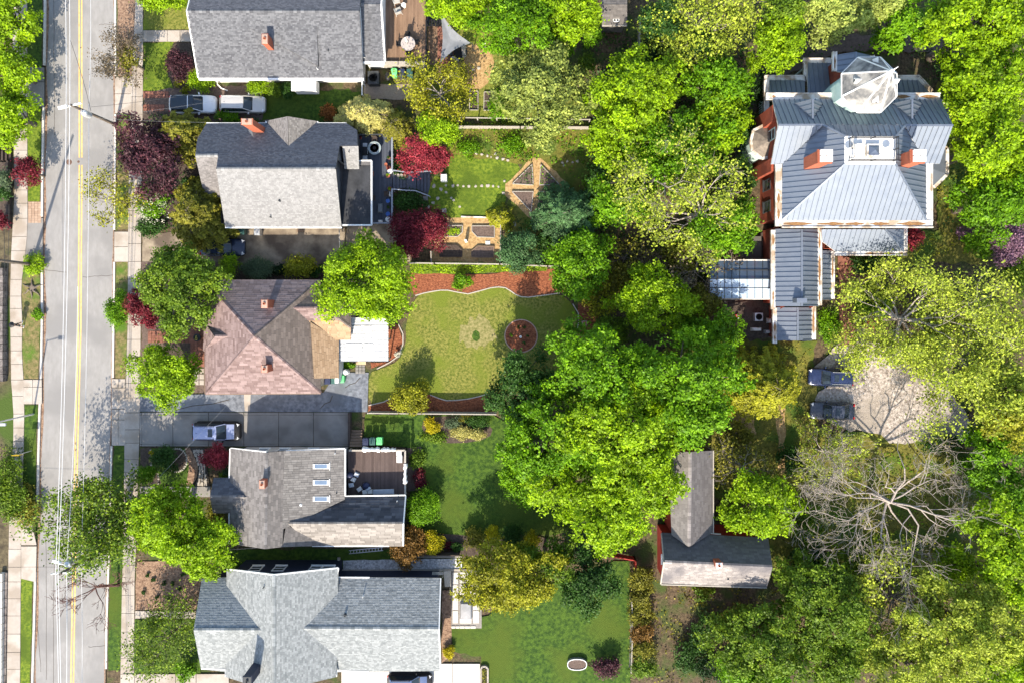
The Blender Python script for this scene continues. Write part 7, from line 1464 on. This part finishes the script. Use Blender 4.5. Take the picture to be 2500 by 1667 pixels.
conifer('willow_tree','feathery blue green tree over the diamond garden',1308,490,78,72,5.5,'blue',1.3,61,.26,.35); conifer('fern_shrub','yellow feathery shrub at the corner of the straw beds',1150,500,32,32,2.2,'yolive',1.0,62,.2,.5); T_('shrub','dark olive rounded shrub right of the straw beds',1190,575,48,48,4,.4,'blue',1.1,.22); T_('tree','bright green tree at the end of the red mulch',1328,612,74,84,6.5,1.5,'green',1.2,.28)
T_('shrub','green shrub on the planted slope above stone edge',1180,335,30,22,.9,.0,'green',.9,.2); T_('shrub','deep green plants at the fence corner of the slope',1078,345,26,20,.9,.0,'green',.9,.2)
# top middle
T_('tree','lime green tree overhanging the brown deck',1045,5,88,42,7,3,'lime',1.1,.27); T_('tree','bright green tree at the top behind the worn lawn',1190,55,105,88,8,3,'green',1.1,.28); T_('tree','green tree at the top left of the dark shed',1300,28,78,70,8.5,3,'lime',1.1,.28); T_('tree','shaded green tree below the top trees',1272,95,52,44,5,2,'green',.8,.26); T_('shrub','small leafy green shrub below the dark shed',1362,83,25,25,2.4,.4,'green',.9,.24)
# woods left of the mansion
T_('tree','dark green tree right of the shed',1528,50,50,52,8,3,'dark',1.1,.28); T_('tree','deep green undergrowth tree below the dark trees',1500,130,48,52,5,1,'deep',1,.26); T_('tree','dark shaded tree at the upper woods',1600,105,60,48,6,2,'dark',1,.28)
open_tree('tree','yellow leaved tree with pale branches at the top',1620,28,125,80,11,'palel',9500,.26,12,3,.4,'bark_pale',71,.2,tuft=.5); T_('tree','lime green tree left of the mansion drive',1790,85,62,72,8,2.5,'lime',1.1,.28); T_('tree','pale whitish green tree at the top above the drive',1925,25,78,58,9,3,'pale',1.1,.28); T_('tree','green tree right of the pale one at the top',1810,20,60,50,9,3,'mid',1,.28)
T_('tree','large lime green tree in the woods left of mansion, upper',1468,205,112,92,9.5,3,'lime',1.2,.3); T_('tree','dark green tree between lime tree and mansion',1650,195,88,72,8,2.5,'green',1.1,.3); T_('tree','green tree beside the mansion bay window',1655,290,72,70,8,2.5,'lime',1.0,.3); T_('tree','bright lime tree below the upper lime tree',1445,310,85,82,9,3,'lime',1.2,.3); T_('tree','green tree filling the woods centre',1560,330,110,95,8.5,3,'green',1.2,.3); T_('tree','green tree lower in the woods by the greenhouse path',1680,520,80,72,7.5,2,'green',1.1,.3); T_('tree','dark green tree under the pale budding crown',1440,455,80,75,7,2,'green',1.0,.3); T_('tree','dim green tree above the feathery blue tree',1395,395,52,60,5,1.5,'dark',1.0,.28)
open_tree('tree','tall budding tree with pale branches over the woods, upper half',1520,395,120,125,13,'palel',3600,.25,11,4,.4,'bark_pale',81,.24,tuft=.42,kids=(2,3)); open_tree('tree','tall budding tree with pale branches beside the mansion',1630,480,115,105,12.5,'palel',4600,.25,11,4,.4,'bark_pale',82,.24,tuft=.45,kids=(2,3))
open_tree('tree','bare tan twiggy tree beside the greenhouse',1610,620,92,62,5.5,'brown',1500,.2,11,3,.3,'bark_pale',83,.1,tuft=.35); open_tree('shrub','bare twiggy brown shrub right of the green mulch tree',1440,590,60,48,4,'olive',1500,.2,10,3,.25,'bark',84,.08,tuft=.35,cat='shrub')
T_('tree','yellow lime tree below the twiggy trees',1508,690,92,70,7,2,'lime',1.25,.28); open_tree('shrub','loose olive shrub at the lawn corner',1375,690,48,45,3.2,'yolive',2000,.22,9,2,.3,'bark',85,.06,tuft=.3,cat='shrub'); T_('tree','mid green tree left of the court and red can',1655,760,62,55,5.5,1.5,'green',.9,.28)
# the big tree group in the middle
T_('tree','dark bluish green tree at the lawn corner',1198,895,78,90,8,1.5,'dark',1.2,.28); T_('tree','huge green tree mass, upper right crown',1560,865,140,98,12,4,'green',1.25,.31,clump=.13); T_('tree','huge green tree mass, upper middle crown',1385,855,125,105,11.5,4,'green',1.25,.31,clump=.13); T_('tree','huge green tree mass, left crown',1270,1010,130,95,10.5,3.5,'green',1.25,.31,clump=.13); T_('tree','huge green tree mass, centre crown',1430,1000,145,115,12.5,4,'lime',1.25,.31,clump=.12); T_('tree','huge green tree mass, right crown',1585,950,90,84,11,4,'green',1.2,.31,clump=.14); T_('tree','huge green tree mass, lower right crown by barn',1486,1110,92,90,10.5,3.5,'lime',1.25,.31,clump=.13); T_('tree','huge green tree mass, lowest crown',1392,1180,112,100,10,3,'lime',1.25,.31,clump=.13); T_('shrub','rounded green bush left under the huge tree',1205,1115,58,58,4,.4,'green',1.3,.25); T_('tree','huge green tree mass, lower left crown',1290,1110,85,70,9,3,'lime',1.2,.3)
conifer('conifer_tree','olive yellow conifer between huge tree and gravel',1766,885,86,82,8,'yolive',1.2,91,.28,.3); T_('tree','lime green tree beside the barn wing',1742,1165,86,78,8,2.5,'lime',1.15,.28); open_tree('tree','thin olive branches above the barn side tree',1720,1085,85,50,7,'olive',1800,.22,9,3,.4,'bark_pale',92,.12,tuft=.4); T_('shrub','dark round shrub right of the barn track',1815,1055,22,36,2.2,.1,'dark',1.1,.24)
open_tree('tree','big bare grey tree on the right lawn',2080,1172,205,165,10,'olive',1500,.12,10,5,.42,'bark_pale',107,.25,kids=(2,4),minr=.013,elev=(-.05,.3),tuft=.15,curl=.7,spread=.85,reach=(.5,.78))
open_tree('tree','radial budding tree below the grey sedan',1924,1052,92,80,7,'palel',2600,.22,18,3,.3,'bark_pale',102,.14,tuft=.2,kids=(2,3))
# right side
open_tree('tree','huge pale yellow green budding tree right of the brick walk',2130,735,175,140,12,'palel',15000,.24,13,4,.35,'bark_pale',103,.3,tuft=.5,kids=(2,3)); open_tree('tree','pale budding tree overhanging the gravel lot',2270,830,150,150,12,'palel',15000,.24,12,4,.35,'bark_pale',104,.3,tuft=.5,kids=(2,3)); T_('tree','pale lime crown on the right edge of the gravel',2310,905,85,85,9,3,'palel',1.0,.3)
T_('tree','yellow topped tree low on the right edge',2330,975,62,50,9,3,'yolive',1.1,.28); T_('tree','bright green tree at right edge beside the bare tree',2300,1050,78,80,8,2,'green',1.2,.3); T_('shrub','dark shrub at the lower end of the gravel',2165,1020,42,20,1.4,.1,'dark',1,.24); T_('shrub','green shrub right of the bare tree top',2240,1075,36,30,2,.2,'green',1,.26)
T_('tree','lime green tree at the top right corner',2260,60,130,95,12,4,'lime',1.2,.32,clump=.13); T_('tree','green tree above the mansion tower',2090,45,72,72,9,3,'green',1.1,.3); T_('tree','large lime tree right of the mansion, upper',2285,190,105,95,12,4,'lime',1.25,.32,clump=.13); T_('tree','large lime tree right of the mansion, middle',2300,330,88,100,11.5,4,'lime',1.25,.32,clump=.13); T_('tree','green tree right of the mansion, lower',2285,465,85,78,9,2.5,'green',1.1,.3); T_('tree','pale whitish tree at the top right of the drive',2010,15,55,35,9,3,'pale',1,.28); T_('tree','green tree at the right edge above the lilac',2345,440,45,70,9,3,'green',1.1,.3)
T_('shrub','mauve lilac shrub at the right edge',2322,560,42,48,4,.5,'lilac',1.1,.22); T_('shrub','small pink blossom shrub below the green tree',2215,535,18,16,1.8,.2,'lilac',1,.2); T_('shrub','bright red shrub at the corner of the mansion wing',2102,548,16,28,1.8,.1,'rose',1.1,.2); T_('shrub','dark round shrub below the mansion wing',1995,598,36,26,2,.1,'dark',1.1,.24); T_('shrub','deep green shrub under the pale budding tree',2005,700,50,40,3,.2,'green',1.1,.26); T_('shrub','red blossom bush by the brick walk',2005,738,20,17,2.6,.8,'rose',1,.2); T_('shrub','green planting left of the brick walk',1905,745,24,38,.9,0,'green',1,.2); T_('shrub','dark green shrub right of the mansion',2225,225,20,30,2.2,.1,'dark',1,.24)
# bottom right
T_('tree','loose green tree at the bottom below the barn',1760,1480,130,95,8.5,2,'mid',1.1,.28); T_('tree','grey green tree right of the barn',1905,1395,110,110,9,2,'mid',1.05,.27); T_('tree','bright green tree at the bottom edge, centre right',1740,1550,100,45,7,2,'green',1.1,.28); open_tree('tree','budding lime tree below the bare tree',2090,1400,120,110,8.5,'palel',7600,.27,12,3,.35,'bark',111,.2,tuft=.48); T_('tree','pale lime tree at the bottom right',2230,1450,150,120,10,3,'palel',.95,.28); T_('tree','green tree on the right edge beside bare tree',2300,1240,80,110,9,2.5,'lime',1.05,.3); T_('tree','pale lime tree at the bottom edge right',2090,1530,120,65,9,2.5,'palel',.8,.28); T_('tree','green tree at the right edge below the bare tree',2325,1340,62,80,9,2.5,'lime',1.05,.3); T_('tree','bright green tree at right edge by the bare branches',2330,1150,50,60,8,2,'green',1.05,.3); T_('tree','lime tree at the bottom right corner',2320,1545,80,60,9,3,'lime',1,.3); T_('tree','dark green tree at the bottom between two pale trees',1930,1530,70,60,7,2,'mid',1,.28)
# skylight house and sage house yards
T_('shrub','round bright green clipped bush right of the dark wing roof',969,1165,36,42,2.8,.1,'green',1.6,.17,lump=.06); T_('shrub','clipped yellow ball, leftmost on the dark bed',1133,1230,18,19,1.5,.1,'yellow',1.5,.15,lump=.05); T_('shrub','clipped green cone between two yellow balls',1176,1238,25,26,2.0,.1,'dark',1.6,.15,lump=.05); T_('shrub','clipped yellow ball right of the green cone',1219,1238,17,20,1.5,.1,'yellow',1.5,.15,lump=.05); T_('shrub','round yellow bush beside the orange olive shrub',994,1248,26,25,1.7,.1,'yellow',1.5,.16,lump=.06); T_('shrub','orange olive shrub over the white gravel',934,1266,44,38,2.8,.3,'rust',1.2,.2); T_('shrub','olive shrub left of the clipped yellow ball',1092,1235,22,24,1.4,.1,'olive',1,.18); T_('shrub','grey green shrub under the huge tree',1325,1248,46,26,1.6,.1,'grey',1.1,.2); T_('shrub','small dark red shrub beside the yellow bush',1030,1252,10,10,.7,0,'crim',1.1,.15); T_('shrub','small dark shrub by the clipped hedge row',1050,1256,14,12,.8,0,'dark',1,.18)
T_('tree','olive green tree over the pale patio',1170,1335,118,84,7.5,2,'yolive',1.2,.27,clump=.14); T_('tree','dark glossy green tree right of the olive tree',1352,1340,66,66,6,1.2,'dark',1.2,.27); T_('tree','dark green edge of the olive tree crown',1255,1290,75,45,6,1.5,'mid',1.1,.27)
T_('shrub','bright yellow shrub in the island bed',992,976,17,18,1.2,.05,'yellow',1.4,.16); T_('shrub','cream variegated shrub in the island bed, left',1056,993,24,15,1.0,.05,'cream',1.5,.15); T_('shrub','cream variegated shrub in the island bed, right',1092,997,20,13,1.0,.05,'cream',1.4,.15); T_('shrub','dark shrub with pale flowers in the island bed',1100,967,26,14,1.0,.05,'dark',1.2,.18); T_('shrub','grey green shrub in the middle of the island bed',1042,975,22,14,.8,.05,'grey',1.1,.18); T_('shrub','lime groundcover below the yellow shrub',1000,1002,30,13,.6,0,'mid',1,.17); T_('shrub','olive tufts along the island bed top',1072,962,18,9,.7,0,'olive',1,.17)
T_('shrub','dark green plants right of the draped deck, upper',960,1055,16,28,.9,0,'mid',1,.2); T_('shrub','dark red plants right of the draped deck, lower',962,1100,16,22,.8,0,'crim',.7,.18)
for k,(y,p_) in enumerate(((1330,'olive'),(1372,'olive'),(1412,'olive'),(1452,'rust'),(1492,'olive'),(1535,'mid'))): T_('hedge_shrub',f'olive brown hedge shrub right of the bottom lawn, {("topmost","second","third","rust tinted fourth","fifth","lowest")[k]}',1474+3*(k%2),y,28,27,2.4,.2,p_,1.1,.22,group='hedge right of the bottom lawn')
T_('shrub','dark purple bush at the bottom of the lawn',1392,1535,32,24,1.8,.1,'plum',1.1,.2); T_('shrub','small yellow green shrub beside the sage house',1031,1498,12,15,.9,.05,'yellow',1.3,.15); T_('shrub','dark shrub thicket below the barn',1640,1440,45,35,1.6,.1,'dark',.8,.24); T_('shrub','brushy undergrowth below the dark thicket',1655,1535,70,40,1.4,.1,'deep',.6,.24)
# low uncountable planting
cover('ivy_cover','green ivy and weeds along the fence above the mulch',[(1000,640),(1337,642),(1337,662),(1246,664),(1114,669),(1000,667)],'lime',60,.2,.25,1); cover('slope_plants','mixed green plants covering the garden slope',[(1118,292),(1300,292),(1300,400),(1210,384),(1160,372),(1085,376),(1100,330)],'mid',34,.22,.4,2,clumps=.3); cover('slope_plants','bright green plants scattered on the garden slope',[(1118,310),(1420,310),(1430,440),(1380,430),(1330,385),(1270,398),(1160,372)],'green',22,.24,.35,3,clumps=.5)
cover('woodland_floor','shaded weeds on the woodland floor by the dark shed',[(1380,60),(1800,90),(1860,180),(1840,560),(1600,640),(1420,560),(1440,300),(1420,120)],'dark',16,.28,.5,4,clumps=.4); cover('woodland_floor','weeds and ivy around the mansion drive',[(1800,130),(2420,90),(2420,620),(2300,560),(2330,260),(2150,120),(1880,180),(1860,420),(1800,440)],'dark',14,.26,.4,5,clumps=.5)
cover('rough_weeds','olive weeds over the ground right of the barn',[(1640,860),(1980,830),(1990,1060),(2150,1080),(2480,1100),(2500,1480),(1960,1480),(1880,1450),(1890,1330),(1760,1290),(1740,1090)],'olive',14,.22,.3,6,clumps=.4); cover('rough_weeds','green weeds beneath the bare tree',[(1980,1090),(2420,1120),(2460,1300),(2250,1420),(2000,1380)],'green',16,.22,.3,7,clumps=.5); cover('rough_weeds','dark weeds and brush below the barn',[(1560,1370),(1900,1450),(2000,1667),(1560,1667)],'olive',12,.24,.4,8,clumps=.6); cover('rough_weeds','yellow weeds right of the mansion',[(2290,250),(2400,300),(2400,620),(2200,630),(2285,560)],'yolive',20,.22,.3,9,clumps=.3)
cover('border_plants','low plants along the lower dark bed',[(1000,1310),(1200,1318),(1480,1332),(1480,1358),(1000,1350)],'dark',24,.2,.3,10,clumps=.4); cover('garden_weeds','green plants between feathery tree and mulch',[(1260,530),(1400,540),(1420,640),(1230,640)],'dark',26,.24,.4,11,clumps=.3); cover('garden_weeds','low plants at the foot of the purple plum',[(350,275),(490,290),(520,400),(540,560),(350,560)],'dark',18,.22,.3,12,clumps=.5); cover('weeds','clumps of green weeds in the left verge and slope',[(0,1090),(60,1090),(86,1260),(0,1260)],'mid',30,.2,.4,13)

# undergrowth that can be told apart
for x,y,rx,ry,zt,p_,lb in ((1385,320,34,30,2.2,'mid','green shrub at the right end of the garden slope'),(1405,360,30,32,2.4,'olive','olive shrub between diamond garden and woods'),(1370,430,30,26,1.8,'green','bright green shrub right of the straw diamond'),(1412,480,34,40,3,'dark','dark shrub right of the feathery blue tree'),(1255,560,26,22,1.4,'dark','dark low shrub below the straw diamond'),(1285,595,24,24,1.6,'mid','green shrub between olive shrub and mulch tree'),
  (1420,640,44,36,2.6,'olive','olive shrub above the yellow lime tree'),(1490,610,50,36,3,'brown','brown brush above the yellow lime tree'),(1560,590,48,36,3.2,'olive','olive brush below the budding trees'),(1620,690,46,42,3.2,'olive','olive brush right of the yellow lime tree'),(1400,760,40,36,3,'mid','green shrub beside the birdbath'),(1590,560,40,30,3,'mid','green brush at the foot of the budding tree'),(1680,610,36,30,2.6,'brown','tan brush touching the greenhouse'),(1580,760,50,36,4,'green','green brush below the yellow lime tree'),
  (1700,400,34,42,4,'dark','dark shrub left of the mansion bay'),(1720,300,28,40,3,'dark','dark shrub beside the mansion drive, left'),(1760,200,30,34,2.4,'deep','deep green shrub beneath the lime tree at the drive'),(2050,95,40,22,2,'deep','deep green shrub above the mansion entry'),(2190,150,36,30,2,'dark','dark shrub right of the mansion tower'),(1830,730,22,18,1.4,'olive','olive weeds beside the mansion court'),
  (1700,1000,36,26,2,'olive','olive shrub left of the dirt track'),(1850,1200,46,44,2.6,'mid','green shrub between barn and bare tree'),(1860,1290,40,40,2.4,'dark','dark shrub right of the barn roof'),(1960,1300,46,40,2.6,'mid','green shrub below the bare tree, left'),(2200,1300,50,42,3,'lime','lime shrub below the bare tree, right'),(1700,1420,36,26,1.6,'olive','olive shrub just below the barn eave'),(1580,1500,36,40,1.6,'dark','dark brush right of the olive hedge'),(1620,1360,24,18,1.2,'mid','green weeds at the barn corner'),
  (1545,75,36,30,4,'dark','dark shrub right of the dark shed'),(1420,170,24,26,1.6,'dark','dark shrub right of the magnolia'),(1345,150,22,24,1.8,'mid','green shrub below the small leafy one by the shed'),(2250,560,36,28,3,'green','green brush below the pink blossom'),(2340,640,40,44,4,'mid','green brush at the right edge below the lilac')):
    T_('shrub',lb,x,y,rx,ry,zt,.2,p_,.95,.24)
